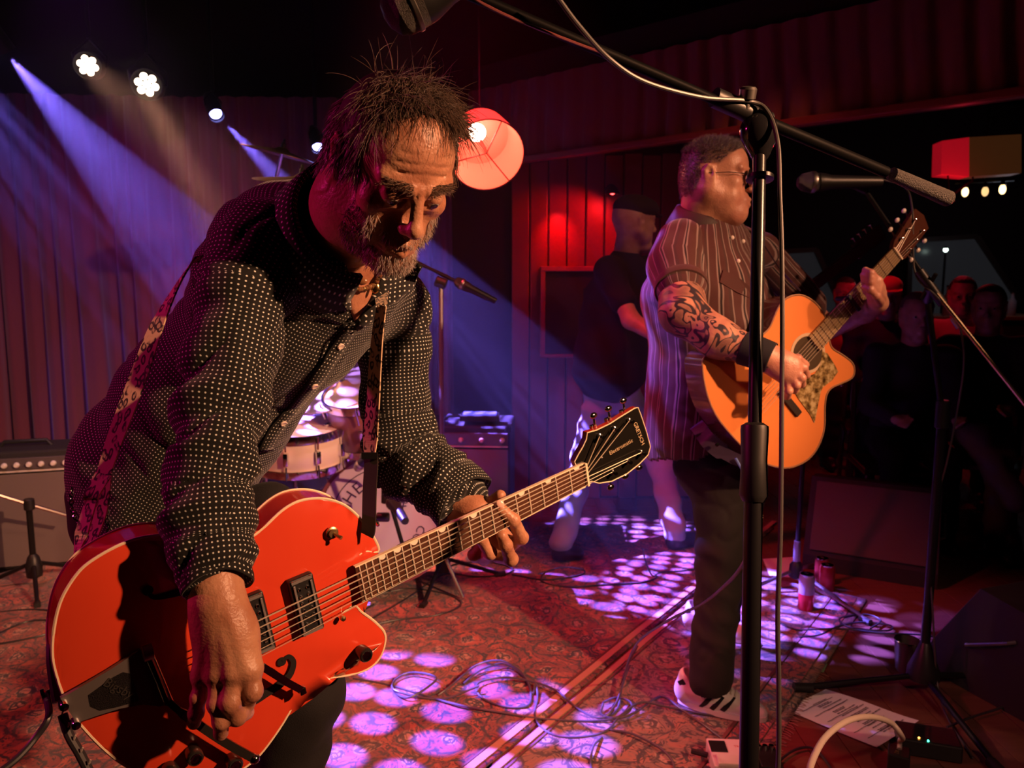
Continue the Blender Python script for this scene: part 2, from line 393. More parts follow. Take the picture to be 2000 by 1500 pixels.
def leopard():
    m = mat('leopard_fabric', (.6,.45,.3), .75, sheen=.2); t = NT(m); uv = attr_uv(t)
    mp = t.n('Mapping'); mp.inputs['Scale'].default_value = (1, .55, 1); t.l(uv, mp.inputs[0])
    v = t.n('TexVoronoi', i_Scale=115.0); v.voronoi_dimensions = '2D'; nz = t.n('TexNoise', i_Scale=60.0); t.l(mp.outputs[0], nz.inputs['Vector'])
    ad = t.n('VectorMath', operation='MULTIPLY_ADD'); t.l(nz.outputs['Color'], ad.inputs[0]); ad.inputs[1].default_value = (.012,.012,0); t.l(mp.outputs[0], ad.inputs[2]); t.l(ad.outputs[0], v.inputs['Vector'])
    ring = t.ramp(v.outputs['Distance'], [(.0,(.25,.25,.25)), (.16,(.25,.25,.25)), (.2,(1,1,1)), (.40,(1,1,1)), (.45,(0,0,0))])
    n2 = t.n('TexNoise', i_Scale=75.0); t.l(mp.outputs[0], n2.inputs['Vector'])
    f = t.math('MULTIPLY', ring, t.ramp(n2.outputs['Fac'], [(.36,(0,0,0)), (.46,(1,1,1))]))
    t.col(t.mix(f, (.66,.47,.30), (.015,.008,.008))); return m
LEOPARD = leopard()
def denim(name, col):
    m = mat(name, col, .85, sheen=.03, spec=.2); t = NT(m); tc = t.n('TexCoord')
    w = t.n('TexNoise', i_Scale=500.0); t.l(tc.outputs['Object'], w.inputs['Vector'])
    n = t.n('TexNoise', i_Scale=6.0, i_Detail=4.0); t.l(tc.outputs['Object'], n.inputs['Vector'])
    t.col(t.mix(n.outputs['Fac'], tuple(c*.5 for c in col), tuple(min(1, c*1.6) for c in col))); t.bump(w.outputs['Fac'], .3, .002); return m
JEANS = denim('black_denim', (.014,.013,.015)); JEANS_C = denim('charcoal_denim', (.020,.017,.017)); JEANS_G = denim('grey_denim', (.24,.19,.18))
TEE = denim('black_jersey', (.014,.012,.013))
def striped():
    m = mat('striped_cotton', (.1,.05,.05), .8, sheen=.2, spec=.25); t = NT(m); uv = attr_uv(t); s = t.n('SeparateXYZ'); t.l(uv, s.inputs[0])
    n = t.n('TexNoise', i_Scale=5.0); t.l(uv, n.inputs['Vector'])
    u = t.math('FRACT', t.math('ADD', t.math('DIVIDE', t.math('ADD', s.outputs[0], t.math('MULTIPLY', n.outputs['Fac'], .02)), .062), 50.0))
    base = (.065,.020,.020); pale = (.23,.165,.16); dk = (.016,.007,.009)
    c = t.ramp(u, [(0., base), (.20, base), (.22, pale), (.27, pale), (.29, dk), (.34, dk), (.36, pale), (.39, pale), (.41, base), (.62, base), (.64, (.05,.02,.02)), (.78, (.05,.02,.02)), (.80, pale), (.83, pale), (.85, base)])
    t.col(c); return m
STRIPED = striped()
def gloss_wood(name, c1, c2, edge, coat=.8, scale=3.0):
    m = mat(name, c1, .25, coat=coat); t = NT(m); tc = t.n('TexCoord'); mp = t.n('Mapping'); mp.inputs['Scale'].default_value = (1, 9, 1); mp.inputs['Rotation'].default_value = (0, .4, 0)
    t.l(tc.outputs['Object'], mp.inputs[0]); n = t.n('TexNoise', i_Scale=scale, i_Detail=6.0); t.l(mp.outputs[0], n.inputs['Vector'])
    t.col(t.mix(n.outputs['Fac'], c1, c2))
    b = t.n('TexNoise', i_Scale=400.0); t.l(tc.outputs['Object'], b.inputs['Vector']); return m
ORANGE = gloss_wood('orange_lacquer', (.60,.045,.018), (.70,.070,.026), 0)
ORANGE_SIDE = gloss_wood('red_lacquer_side', (.50,.02,.012), (.62,.04,.02), 0)
SPRUCE = gloss_wood('spruce_top', (.66,.20,.05), (.78,.27,.075), 0, .5)
ROSEWOOD = gloss_wood('rosewood', (.045,.018,.012), (.11,.045,.028), 0, .0, 8.0)
DARKWOOD = gloss_wood('mahogany_side', (.06,.018,.012), (.11,.035,.02), 0, .8)

def rug_mat(name, field, alt, ink, pale, sc):
    m = mat(name, field, .95, spec=.1, sheen=.3); t = NT(m); tc = t.n('TexCoord'); O = tc.outputs['Object']
    dn = t.n('TexNoise', i_Scale=9.0, i_Detail=3.0); t.l(O, dn.inputs['Vector'])
    ad = t.n('VectorMath', operation='MULTIPLY_ADD'); t.l(dn.outputs['Color'], ad.inputs[0]); ad.inputs[1].default_value = (.10,.10,0); t.l(O, ad.inputs[2]); X = ad.outputs[0]
    v = t.n('TexVoronoi', i_Scale=sc, i_Randomness=.8); v.voronoi_dimensions = '2D'; t.l(X, v.inputs['Vector'])
    v2 = t.n('TexVoronoi', i_Scale=sc*3.1); v2.voronoi_dimensions = '2D'; v2.feature = 'DISTANCE_TO_EDGE'; t.l(X, v2.inputs['Vector'])
    n1 = t.n('TexNoise', i_Scale=sc*1.5, i_Detail=3.0, i_Distortion=1.5); t.l(O, n1.inputs['Vector'])
    n2 = t.n('TexNoise', i_Scale=sc*5, i_Detail=2.0); t.l(O, n2.inputs['Vector'])
    sw = t.math('ABSOLUTE', t.math('SUBTRACT', t.math('FRACT', t.math('MULTIPLY', n1.outputs['Fac'], 9.0)), .5))
    line = t.ramp(sw, [(0., (1,1,1)), (.11, (1,1,1)), (.17, (0,0,0))])
    ringd = t.math('ABSOLUTE', t.math('SUBTRACT', t.math('FRACT', t.math('MULTIPLY', v.outputs['Distance'], 3.2)), .5))
    ring = t.ramp(ringd, [(0., (1,1,1)), (.09, (1,1,1)), (.15, (0,0,0))])
    petal = t.ramp(v2.outputs['Distance'], [(0., (1,1,1)), (.05, (1,1,1)), (.1, (0,0,0))])
    rosette = t.ramp(v.outputs['Distance'], [(0., (1,1,1)), (.20, (1,1,1)), (.24, (0,0,0))])
    c = t.mix(t.ramp(n1.outputs['Fac'], [(.42, (0,0,0)), (.48, (1,1,1))]), field, alt)
    c = t.mix(t.math('MULTIPLY', rosette, .75), c, pale)
    c = t.mix(t.math('MULTIPLY', petal, t.math('MULTIPLY', rosette, .9)), c, ink)
    c = t.mix(t.math('MULTIPLY', t.math('MAXIMUM', line, ring), t.ramp(n2.outputs['Fac'], [(.32, (0,0,0)), (.46, (1,1,1))])), c, ink)
    w = t.n('TexNoise', i_Scale=2.2, i_Detail=5.0); t.l(O, w.inputs['Vector'])
    c = t.mix(t.ramp(w.outputs['Fac'], [(.45, (0,0,0)), (.8, (.35,.35,.35))]), c, pale)
    t.col(c); f = t.n('TexNoise', i_Scale=700.0, i_Detail=2.0); t.l(O, f.inputs['Vector']); t.bump(f.outputs['Fac'], .6, .004); return m
RUG_RED = rug_mat('rug_red', (.46,.08,.06), (.24,.035,.045), (.02,.015,.04), (.62,.36,.27), 7.5)
RUG_TAN = rug_mat('rug_border', (.40,.16,.11), (.28,.16,.12), (.05,.03,.04), (.55,.36,.27), 7.0)
FLOORM = gloss_wood('stage_boards', (.13,.05,.035), (.21,.085,.06), 0, .15, 5.0)
CURT = mat('curtain_velvet', (.16,.038,.055), .9, sheen=.6, spec=.1)
VAL = mat('valance_cloth', (.26,.06,.06), .9, sheen=.3, spec=.1)
DARKW = mat('dark_wall_paint', (.018,.008,.010), .7, spec=.2)
PANEL = mat('red_panel_wood', (.30,.035,.03), .35)

# ---------------------------------------------------------------- setting
def slab(name, lo, hi, m, kind='structure', label=None):
    c = [(a+b)/2 for a, b in zip(lo, hi)]; o = MB().box(c, [b-a for a, b in zip(lo, hi)]).obj(name, m, smooth=False); o['kind'] = kind
    if label: o['label'] = label
    return o
slab('floor', (-4.2, -2.4, -.12), (6.2, 9.2, -.012), mat('subfloor_black', (.02,.012,.012), .6))
slab('ceiling', (-4.2, -2.4, 3.3), (6.2, 9.2, 3.4), mat('black_ceiling', (.016,.012,.014), .8))
slab('wall_left', (-4.2, -2.4, 0), (-4.1, 9.2, 3.3), DARKW)
slab('wall_right', (6.1, -2.4, 0), (6.2, 9.2, 3.3), DARKW)
slab('wall_rear', (-4.2, 9.1, 0), (6.2, 9.2, 3.3), DARKW)
slab('wall_behind_camera', (-4.2, -2.4, 0), (6.2, -2.3, 3.3), DARKW)
wb = slab('wall_stage', (-4.1, 4.72, 0), (1.35, 4.8, 3.3), DARKW)
# stage boards, each one a plank
rt = bpy.data.objects['floor']
x = 0.35; bm0 = None; k = 0
pm = MB().box((0,0,0), (.112, 1.5, .012), bev=.0012); pmesh = None
for ix in range(33):
    xx = .0 + ix*.1145; y0 = 1.0 + (ix*.618 % 1)*1.5 - 1.5
    while y0 < 5.6:
        if pmesh is None:
            o = pm.obj('plank', FLOORM, rt, smooth=False); pmesh = o.data; b = wloc(rt)
            for v in pmesh.vertices: v.co = v.co + b
        else: o = bpy.data.objects.new('plank', pmesh); C.objects.link(o); o.parent = rt
        o.location = Vector((xx, y0+.75, -.006 - (hash((ix, int(y0*10))) % 5)*.0003)) - wloc(rt)
        y0 += 1.503
# rugs: two overlapping carpets
def carpet(name, quad, m, th, label, edge=None, stripes=None):
    q = [Vector(p) for p in quad]; n = 26; V_ = []; fs = []
    for zz in (th, 0):
        for i in range(n+1):
            for j in range(n+1):
                a, b = i/n, j/n; p = (q[0]*(1-a)+q[1]*a)*(1-b)+(q[3]*(1-a)+q[2]*a)*b
                w = .004*math.sin(p.x*5+p.y*3.1)*math.sin(p.y*4.3-p.x*2) if zz else 0
                V_.append((p.x, p.y, zz + max(w, 0)))
    for i in range(n):
        for j in range(n):
            a = i*(n+1)+j; fs.append((a, a+n+1, a+n+2, a+1)); b = a+(n+1)**2; fs.append((b, b+1, b+n+2, b+n+1))
    rim = [i*(n+1) for i in range(n+1)] + [n*(n+1)+j for j in range(1, n+1)] + [i*(n+1)+n for i in range(n-1, -1, -1)] + [j for j in range(n-1, 0, -1)]
    M_ = (n+1)**2
    for i in range(len(rim)):
        a, b = rim[i], rim[(i+1) % len(rim)]; fs.append((b, a, a+M_, b+M_))
    o = obj(name, V_, fs, m); tag(o, label, 'rug'); return o
RA, RB = F(960, 1490), F(1400, 1125)      # long inner edge of the red field
d1 = (RB-RA).normalized(); nrm = Vector((d1.y, -d1.x, 0))          # towards the right
rug = carpet('persian_rug', [RA-d1*1.6, RB+d1*.85, Vector((-1.9,4.33,0)), Vector((-3.6,1.0,0))], RUG_RED, .006, 'large worn red Persian rug spread under the drums and the front guitarist')
rug_in = rug
EW = .62
rug2 = carpet('persian_rug', [RA-d1*1.6+nrm*EW, RB+d1*.1+nrm*EW, RB+d1*.1+nrm*.015, RA-d1*1.6+nrm*.015], RUG_TAN, .006, 'brownish patterned rug with fringed end under the white sneaker')
def bands(parent, off, w, m, z=.0102, a0=-1.5, a1=.95, name='border_band'):
    p = [RA+d1*a0+nrm*off, RB+d1*a1+nrm*off, RB+d1*a1+nrm*(off+w), RA+d1*a0+nrm*(off+w)]
    mb = MB(); n = 24; f1 = []; 
    for i in range(n+1):
        t = i/n
        for q in (p[0].lerp(p[1], t), p[3].lerp(p[2], t)):
            ww = max(.004*math.sin(q.x*5+q.y*3.1)*math.sin(q.y*4.3-q.x*2), 0); f1.append((q.x, q.y, z+ww))
    f = [(2*i, 2*i+1, 2*i+3, 2*i+2) for i in range(n)]
    o = obj(name, f1+[(a, b, c-.004) for a, b, c in f1], f+[tuple(reversed([j+2*n+2 for j in q])) for q in f], m, parent); return o
BAND1 = mat('rug_band_tan', (.46,.24,.16), .95); BAND2 = mat('rug_band_dark', (.16,.06,.06), .95)
bands(rug, -.052, .006, BAND2); bands(rug, -.042, .026, BAND1)
bands(rug2, .02, .022, BAND1, a1=.08); bands(rug2, .05, .005, BAND2, a1=.08)
bands(rug2, EW-.12, .085, RUG_RED, a1=.08)
bands(rug2, EW-.135, .010, BAND2, a1=.08)
fr = MB()
for i in range(190):
    t = -1.5+i*.0135
    if t > (RB-RA).length+.08: break
    p = RA+d1*t+nrm*EW+Vector((0,0,.004)); q = p+nrm*(.022+.012*random.random())+d1*random.uniform(-.01,.01)+Vector((0,0,-.002)); fr.tube([p, (p+q)/2+Vector((0,0,.002)), q], .0016, 4)
o = fr.obj('fringe', mat('fringe_thread', (.30,.16,.12), .95), rug2); o['kind'] = 'stuff'

# pleated curtain behind the stage
def pleats(name, p0, p1, z0, z1, amp, waves, m, label, cat, sag=0., seed=0, parent=None, n=None):
    p0, p1 = Vector(p0), Vector(p1); L = (p1-p0).length; d = (p1-p0).normalized(); nn = Vector((d.y, -d.x, 0)); rnd = random.Random(seed)
    n = n or int(waves*10); rows = 9; V_ = []; ph = [rnd.uniform(-.6, .6) for _ in range(8)]
    for back in (0, 1):
        for j in range(rows+1):
            h = j/rows
            for i in range(n+1):
                t = i/n; a = 2*PI*waves*t + ph[0]*math.sin(7*t+ph[1]) + ph[2]*2*math.sin(17*t+ph[3]) + .5*math.sin(4*h+9*t)
                w = amp*(math.sin(a)+.35*math.sin(2*a+1+h*2)+.25*math.sin(a*.37+ph[4]))*(.75+.25*math.sin(23*t+ph[5])) * (.6+.4*(1-h))
                q = p0+d*(L*t)+nn*(w+back*.004); V_.append((q.x, q.y, z0+(z1-z0)*h - sag*math.sin(PI*t*3)*(1-h)))
    f = []; R_ = (n+1); M_ = R_*(rows+1)
    for j in range(rows):
        for i in range(n):
            a = j*R_+i; f.append((a, a+1, a+R_+1, a+R_)); f.append((a+M_, a+R_+M_, a+R_+1+M_, a+1+M_))
    o = obj(name, V_, f, m, parent)
    if label: tag(o, label, cat)
    return o
pleats('stage_curtain', (-4.0, 3.2, 0), (-2.9, 4.42, 0), .02, 2.38, .035, 12, CURT, 'dark purple pleated curtain panel at the far left, behind the amplifier', 'curtain', seed=1)
pleats('stage_curtain', (-2.9, 4.42, 0), (-1.75, 4.52, 0), .02, 2.38, .035, 11, CURT, 'pleated stage curtain panel lit with violet and red, left of the bending guitarist', 'curtain', seed=2)
pleats('stage_curtain', (-1.75, 4.50, 0), (-.35, 4.56, 0), .02, 2.38, .032, 14, CURT, 'pleated stage curtain panel glowing warm amber behind the drum kit', 'curtain', seed=3)
# proscenium beam with gathered valance
B0, B1 = Vector((-.25, 4.66, 0)), Vector((3.35, 1.55, 0))
bd = (B1-B0).normalized(); bn = Vector((-bd.y, bd.x, 0))
bc = (B0+B1)/2+bn*.09
o = MB().box((bc.x, bc.y, 2.30), ((B1-B0).length, .12, .56), Matrix.Rotation(math.atan2(bd.y, bd.x), 3, 'Z')).obj('trim_1', mat('beam_black', (.03,.012,.012), .6), smooth=False); o['kind'] = 'structure'
val = pleats('valance', B0, B1, 2.02, 2.44, .018, 40, VAL, 'gathered dark red valance hung along the beam over the stage front', 'valance', sag=.012, seed=5)
o = MB().box((bc.x-bn.x*.1, bc.y-bn.y*.1, 2.015), ((B1-B0).length, .05, .035), Matrix.Rotation(math.atan2(bd.y, bd.x), 3, 'Z'), bev=.006).obj('trim_2', PANEL, smooth=False); o['kind'] = 'structure'
# red boarded wall right of the curtain
for i in range(12):
    MB().box((.05+i*.112, 4.70, 1.05), (.104, .03, 2.1-.02*(i % 2)), bev=.006).obj('panel', PANEL, wb, smooth=False)
# framed opening low on that wall, filled with a dark board
fr_ = thing('framed_opening', W(1110, 600, 4.66), 'dark board in a red painted window frame on the wall left of the capped musician', 'frame')
z1, z0 = W(1100, 525, 4.66).z, W(1100, 695, 4.66).z; xa, xb = W(1060, 600, 4.66).x, W(1215, 600, 4.66).x
FRM = mat('frame_red_paint', (.42,.06,.06), .3)
for n_, c_, s_ in (('frame_rail', ((xa+xb)/2, 4.665, z1), (xb-xa+.03, .05, .03)), ('frame_rail', ((xa+xb)/2, 4.665, z0), (xb-xa+.03, .05, .02)), ('frame_stile', (xa, 4.665, (z0+z1)/2), (.03, .045, z1-z0)), ('frame_stile', (xb, 4.665, (z0+z1)/2), (.03, .045, z1-z0))):
    MB().box(c_, s_, bev=.004).obj(n_, FRM, fr_, smooth=False)
MB().box(((xa+xb)/2, 4.675, (z0+z1)/2), (xb-xa, .012, z1-z0)).obj('backing_board', mat('board_dark', (.03,.012,.014), .4), fr_, smooth=False)
# red wall lamp
L_ = W(1197, 368, 4.55); wl = thing('wall_light', L_, 'small red glowing wall light above the capped musician', 'lamp')
MB().lathe(L_+Vector((0,.1,0)), (0,-1,0), [(.035,0),(.035,.02),(.02,.03),(.02,.06)], 16).obj('mount', BLKMET, wl)
MB().lathe(L_+Vector((0,.02,.02)), (0,0,-1), [(.012,0),(.03,.015),(.045,.05),(.042,.052),(.01,.02)], 16, False).obj('shade', BLKMET, wl)
MB().ball(L_+Vector((0,.02,-.015)), .018).obj('bulb', mat('red_bulb', (.9,.1,.1), .4, emit=(1,.03,.03), es=25), wl)

# pendant lamp seen from below
c0 = W(952, 304, 3.0); tl = Vector((-.20, .80, .56)).normalized()
pl = thing('pendant_lamp', c0, 'round pendant lamp with glowing red fabric shade and bare bulb, right of the bent head', 'lamp')
LS = mat('lampshade_fabric', (.75,.20,.15), .8); t_ = NT(LS); LS.node_tree.nodes['Principled BSDF'].inputs['Emission Color'].default_value = (1,.06,.03,1); LS.node_tree.nodes['Principled BSDF'].inputs['Emission Strength'].default_value = 1.1
rr = .142
MB().lathe(c0, tl, [(rr,0),(rr*1.005,.003),(rr*.80,.17),(rr*.79,.17),(rr*.985,.002),(rr,0)], 40, False).obj('lamp_shade', LS, pl)
MB().lathe(c0+tl*.165, tl, [(.0,0),(rr*.79,0.0),(rr*.79,.004),(0,.004)], 32).obj('shade_cap', LS, pl)
a_ = tl.orthogonal().normalized(); b_ = tl.cross(a_)
rim_p = [c0+(a_*math.cos(2*PI*i/40)+b_*math.sin(2*PI*i/40))*rr for i in range(41)]
WIRE = mat('lamp_wire', (.12,.01,.01), .5, .5)
MB().tube(rim_p, .0028, 6, False).obj('rim_ring', WIRE, pl)
hub = c0+tl*.02
for i in range(3):
    w = math.radians(100+120*i); MB().tube([hub, c0+(a_*math.cos(w)+b_*math.sin(w))*rr], .0026, 6).obj('spider_arm', WIRE, pl)
bulb_c = W(935, 268, 2.99); bulb_c = c0+(bulb_c-c0)*.95+tl*.05
MB().ball(bulb_c, .034).obj('bulb', mat('lamp_bulb', (1,.9,.8), .3, emit=(1,.62,.45), es=30), pl)
MB().tube([hub, bulb_c], .006, 8).obj('socket', WIRE, pl)
MB().tube([c0+tl*.17, c0+tl*.17+Vector((0,0,.6)), Vector((c0.x, c0.y+.1, 3.3))], .004, 6).obj('cord', BLKRUB, pl)
for nm, en, col_, at in (('lamp_glow', 3.2, (1,.22,.12), bulb_c),):
    l = bpy.data.lights.new(nm, 'POINT'); l.energy = en; l.color = col_; l.shadow_soft_size = .035; o = bpy.data.objects.new(nm, l); C.objects.link(o); o.location = Vector(at)-tl*.075

# stage lights
def disc_light(name, loc, tgt, label, cat, r, emit, es, petals=0, group=None):
    d = (Vector(tgt)-loc).normalized(); h = thing(name, loc+Vector((0,0,.0)), label, cat, group)
    MB().lathe(loc-d*.005, -d, [(r*1.25,-.03),(r*1.3,-.03),(r*1.3,.10),(r*.9,.16),(r*.5,.17),(0,.17)], 20, False).obj('housing', BLKMET, h)
    em = mat('lens_'+cat.replace(' ', '_')+str(round(es)), (.9,.9,.9), .3, emit=emit, es=es)
    a = d.orthogonal().normalized(); b = d.cross(a)
    if petals:
        for i in range(petals):
            q = loc+d*.006+((a*math.cos(2*PI*i/(petals-1))+b*math.sin(2*PI*i/(petals-1)))*r*.66 if i else Vector())
            MB().lathe(q, d, [(r*.3,0),(r*.3,.004),(r*.2,.009),(0,.010)], 14).obj('led_lens', em, h)
    else: MB().lathe(loc, d, [(r,0),(r*.98,.006),(r*.6,.014),(0,.017)], 24).obj('lens', em, h)
    s_ = a if abs(a.z) < abs(b.z) else b; s_ = Vector((s_.x, s_.y, 0)).normalized()
    yk = MB().tube([loc-d*.06+s_*r*1.35, loc-d*.06+s_*r*1.5+Vector((0,0,r)), loc-d*.06+Vector((0,0,r*2.6)), loc-d*.06-s_*r*1.5+Vector((0,0,r)), loc-d*.06-s_*r*1.35], r*.14, 6); yk.obj('yoke', BLKMET, h)
    MB().tube([loc-d*.06+Vector((0,0,r*2.6)), Vector((loc.x-d.x*.06, loc.y-d.y*.06, 3.3))], .012, 6).obj('hanging_pole', BLKMET, h)
    return h
cm = Vector((0,0,CAMZ))
BL = (.30,.28,1.0)
disc_light('moving_head', HEADS['a']+(F(1010,1215)-HEADS['a']).normalized()*.0, F(600,900), 'blue moving head light at the left edge of the picture', 'stage light', .045, BL, 18)
disc_light('moving_head', HEADS['b'], F(900,1400), 'blue moving head light between the warm lamps and the bent head', 'stage light', .031, BL, 18)
disc_light('moving_head', HEADS['c'], F(900,1400), 'blue moving head light just left of the bent man\'s hair', 'stage light', .027, BL, 18)
disc_light('par_can', W(172,128,4.1), (-.9,0,1.5), 'warm white LED par lamp nearer the left edge', 'stage light', .052, (1,.72,.5), 14, 7)
disc_light('par_can', W(287,165,4.1), (-.6,0,1.5), 'warm white LED par lamp with the bright amber beam', 'stage light', .060, (1,.72,.5), 14, 7)
# ---------------------------------------------------------------- drum kit
PEARL = mat('cream_drum_wrap', (.62,.48,.42), .3, coat=.5); MAROON = mat('maroon_drum_wrap', (.22,.07,.075), .3, coat=.6); HEADM = mat('drum_head', (.70,.62,.66), .6)
def drum(name, c, ax, r, h, shell, label, lugs=8, head=HEADM, lettering=None, stripes=False, hoopm=CHROME, up=Vector((0,0,1))):
    c = Vector(c); ax = Vector(ax).normalized(); t = thing(name, c-Vector((0,0,r)), label, 'drum')
    MB().lathe(c, ax, [(r*.985,-h/2),(r,-h/2+.004),(r,h/2-.004),(r*.985,h/2)], 48).obj('shell', shell, t)
    hd = MB().lathe(c, ax, [(0,h/2+.006),(r*.97,h/2+.006),(r*.98,h/2-.01)], 48).obj('drum_head', head, t)
    MB().lathe(c, -ax, [(0,h/2+.006),(r*.97,h/2+.006),(r*.98,h/2-.01)], 48).obj('drum_head', HEADM, t)
    a = (up-ax*up.dot(ax)).normalized(); b = ax.cross(a)
    for s in (1, -1):
        MB().lathe(c, ax*s, [(r*1.0,h/2-.018),(r*1.035,h/2-.018),(r*1.04,h/2-.002),(r*1.03,h/2+.014),(r*.985,h/2+.014),(r*.985,h/2)], 48, False).obj('hoop', hoopm, t)
    for i in range(lugs):
        w = 2*PI*(i+.5)/lugs; d = a*math.cos(w)+b*math.sin(w)
        for s in ((1, -1) if h > .2 else (0,)):
            q = c+d*(r+.010)+ax*s*h*.28; R = basis(d, ax, d.cross(ax)); MB().box(q, (.022,.05,.018), R, bev=.004).obj('lug', CHROME, t)
        for s in (1, -1):
            MB().tube([c+d*(r+.012)+ax*s*(h*.22), c+d*(r+.018)+ax*s*(h/2+.012)], .0035, 6).obj('tension_rod', CHROME, t)
    return t, hd, a, b
kc = W(752, 1015, 3.05); kax = (Vector((.10,-1.0,.02))).normalized(); kr = .272
KICKH = mat('kick_head', (.62,.50,.66), .55)
kick, khd, ka, kb = drum('bass_drum', kc+(-kax)*.2, kax, kr, .38, MAROON, 'bass drum with pale front head, lettering and cream stripes on its shell', 8, KICKH, hoopm=MAROON)
for w in (-28, -62, 20, 60, 100, -100):  # cream stripes wrapped along the shell
    w = math.radians(w); fr_ = []; 
    mb = MB(); V_ = []; n_ = 6
    for j in (0, 1):
        for i in range(n_+1):
            ww = w+(i/n_-.5)*.26; d = ka*math.cos(ww)+kb*math.sin(ww)
            for rr_ in (kr+.0035, kr-.003): V_.append(kc-kax*.2+d*rr_+kax*(.185 if j else -.185))
    f_ = []
    for i in range(n_):
        a0 = 2*i; b0 = 2*(n_+1)+2*i; f_ += [(a0, b0, b0+2, a0+2), (a0+1, a0+3, b0+3, b0+1)]
    mb.add(V_, f_).obj('wrap_stripe', PEARL, kick)
INK = mat('drum_ink', (.05,.02,.08), .6)
fc = kc-kax*.2+kax*(.19+.0075); kx = kb if kb.x > 0 else -kb; kup = ka
MB().lathe(fc-kax*.001, kax, [(kr*.80,0),(kr*.80,.0012),(kr*.785,.0012),(kr*.785,0)], 48, False).obj('printed_ring', INK, kick)
def arc_text(s, r, deg0, step, size, parent, c, X, Y, N_, m):
    for i, ch in enumerate(s):
        if ch == ' ': continue
        w = math.radians(deg0-step*i); d = X*math.cos(w)+Y*math.sin(w); tx = X*math.sin(w)-Y*math.cos(w)
        text('letter', ch, size, m, parent, c+d*r, basis(tx, d, N_))
arc_text('THE', kr*.62, 163, 17, .068, kick, fc, kx, kup, kax, INK)
arc_text('REY', kr*.62, 74, 17, .068, kick, fc, kx, kup, kax, INK)
arc_text('&', .10, 40, 10, .06, kick, fc, kx, kup, kax, INK)
arc_text('CO.', kr*.55, -18, 15, .05, kick, fc, kx, kup, kax, INK)
for s in (1, -1):
    b0 = kc-kax*.1+kx*s*kr*.8-kup*kr*.5; MB().tube([b0, b0+kx*s*.10+kax*.08-Vector((0,0,b0.z-.02))], .008, 8).obj('spur', CHROME, kick)
sn = W(585, 868, 2.98)
drum('snare_drum', sn, (.02,-.10,1), .178, .14, PEARL, 'cream snare drum with chrome hoops, left of the bass drum', 10, HEADM, up=Vector((1,0,0)))
tm = W(700, 815, 3.0)
drum('rack_tom', tm+Vector((.03,.06,0)), (-.12,-.30,.94), .162, .20, MAROON, 'maroon rack tom tilted above the bass drum', 6, HEADM, up=Vector((1,0,0)))
ft = W(520, 930, 3.2)
drum('floor_tom', (ft.x-.30, ft.y+.1, .42), (0,0,1), .20, .36, MAROON, 'maroon floor tom hidden in shadow left of the snare', 8, HEADM, up=Vector((1,0,0)))
def cymbal(c, ax, r, label, foot, name='cymbal'):
    c = Vector(c); ax = Vector(ax).normalized(); t = thing(name, Vector((foot[0], foot[1], 0)), label, 'cymbal')
    MB().lathe(c, ax, [(0,.022),(.02,.02),(.035,.008),(r*.5,.0),(r,-.012),(r,-.014),(r*.5,-.003),(.03,.004),(0,.018)], 40).obj('plate', GOLDISH, t)
    MB().lathe(c, ax, [(.012,.02),(.012,.04),(.006,.045),(.006,.06)], 10).obj('felt_nut', BLKRUB, t)
    f = Vector((foot[0], foot[1], 0)); MB().tube([c, Vector((f.x, f.y, c.z*.75)), Vector((f.x, f.y, .3))], .009, 8).obj('stand_tube', CHROME, t)
    for i in range(3):
        w = 2*PI*i/3+.4; MB().tube([Vector((f.x, f.y, .38)), f+Vector((math.cos(w)*.26, math.sin(w)*.26, .012))], .007, 6).obj('leg', CHROME, t)
cy = W(672, 752, 3.1); cymbal(cy, (-.25,-.28,.93), .21, 'crash cymbal catching red light above the rack tom', (cy.x+.10, 3.45))
cy = W(590, 350, 3.3); cymbal(cy, (.1,-.16,.98), .20, 'ride cymbal glinting behind the bent man\'s shoulder', (cy.x-.15, 3.55))
cy = W(560, 290, 3.5); cymbal(cy+Vector((-.05,.1,0)), (.25,-.05,.97), .18, 'highest cymbal seen edge-on left of the head', (cy.x-.3, 3.95))
# kick drum microphone on a short stand in front of the drum
def mic(name, parent, c, d, s=1., grille=None, ring=True):
    d = Vector(d).normalized(); c = Vector(c)
    g = MB().lathe(c, d, [(.0,.052*s),(.012*s,.050*s),(.021*s,.040*s),(.0255*s,.022*s),(.0255*s,.010*s),(.022*s,.0)], 20).obj('mic_grille', grille or mat('steel_mesh', (.10,.095,.09), .45, .8, bump=(900, .8)), parent)
    if ring: MB().lathe(c, d, [(.0262*s,.008*s),(.0268*s,.011*s),(.0268*s,.016*s),(.0262*s,.019*s)], 20, False).obj('grille_band', DULLMET, parent)
    return MB().lathe(c, -d, [(.0235*s,0),(.0225*s,.012*s),(.018*s,.03*s),(.0135*s,.15*s),(.012*s,.155*s),(0,.156*s)], 18).obj('mic_body', BLACK, parent)
def tripod(t, foot, h, spread, n0=0., legs=3, r=.009, hub=.10, m=BLKMET, feet=True):
    f = Vector((foot[0], foot[1], 0)); 
    MB().lathe(f+Vector((0,0,hub-.04)), (0,0,1), [(.014,-.01),(.032,0),(.034,.045),(.024,.085),(.014,.10)], 16).obj('hub', BLACK, t)
    for i in range(legs):
        w = n0+2*PI*i/legs; e = f+Vector((math.cos(w)*spread, math.sin(w)*spread, .014)); l_ = MB().tube([f+Vector((math.cos(w)*.03, math.sin(w)*.03, hub+.01)), e], r, 8).obj('leg', m, t)
        MB().tube([e+(e-f).normalized()*-.03, e+(e-f).normalized()*.02], r*1.5, 8).obj('rubber_foot', BLKRUB, l_)
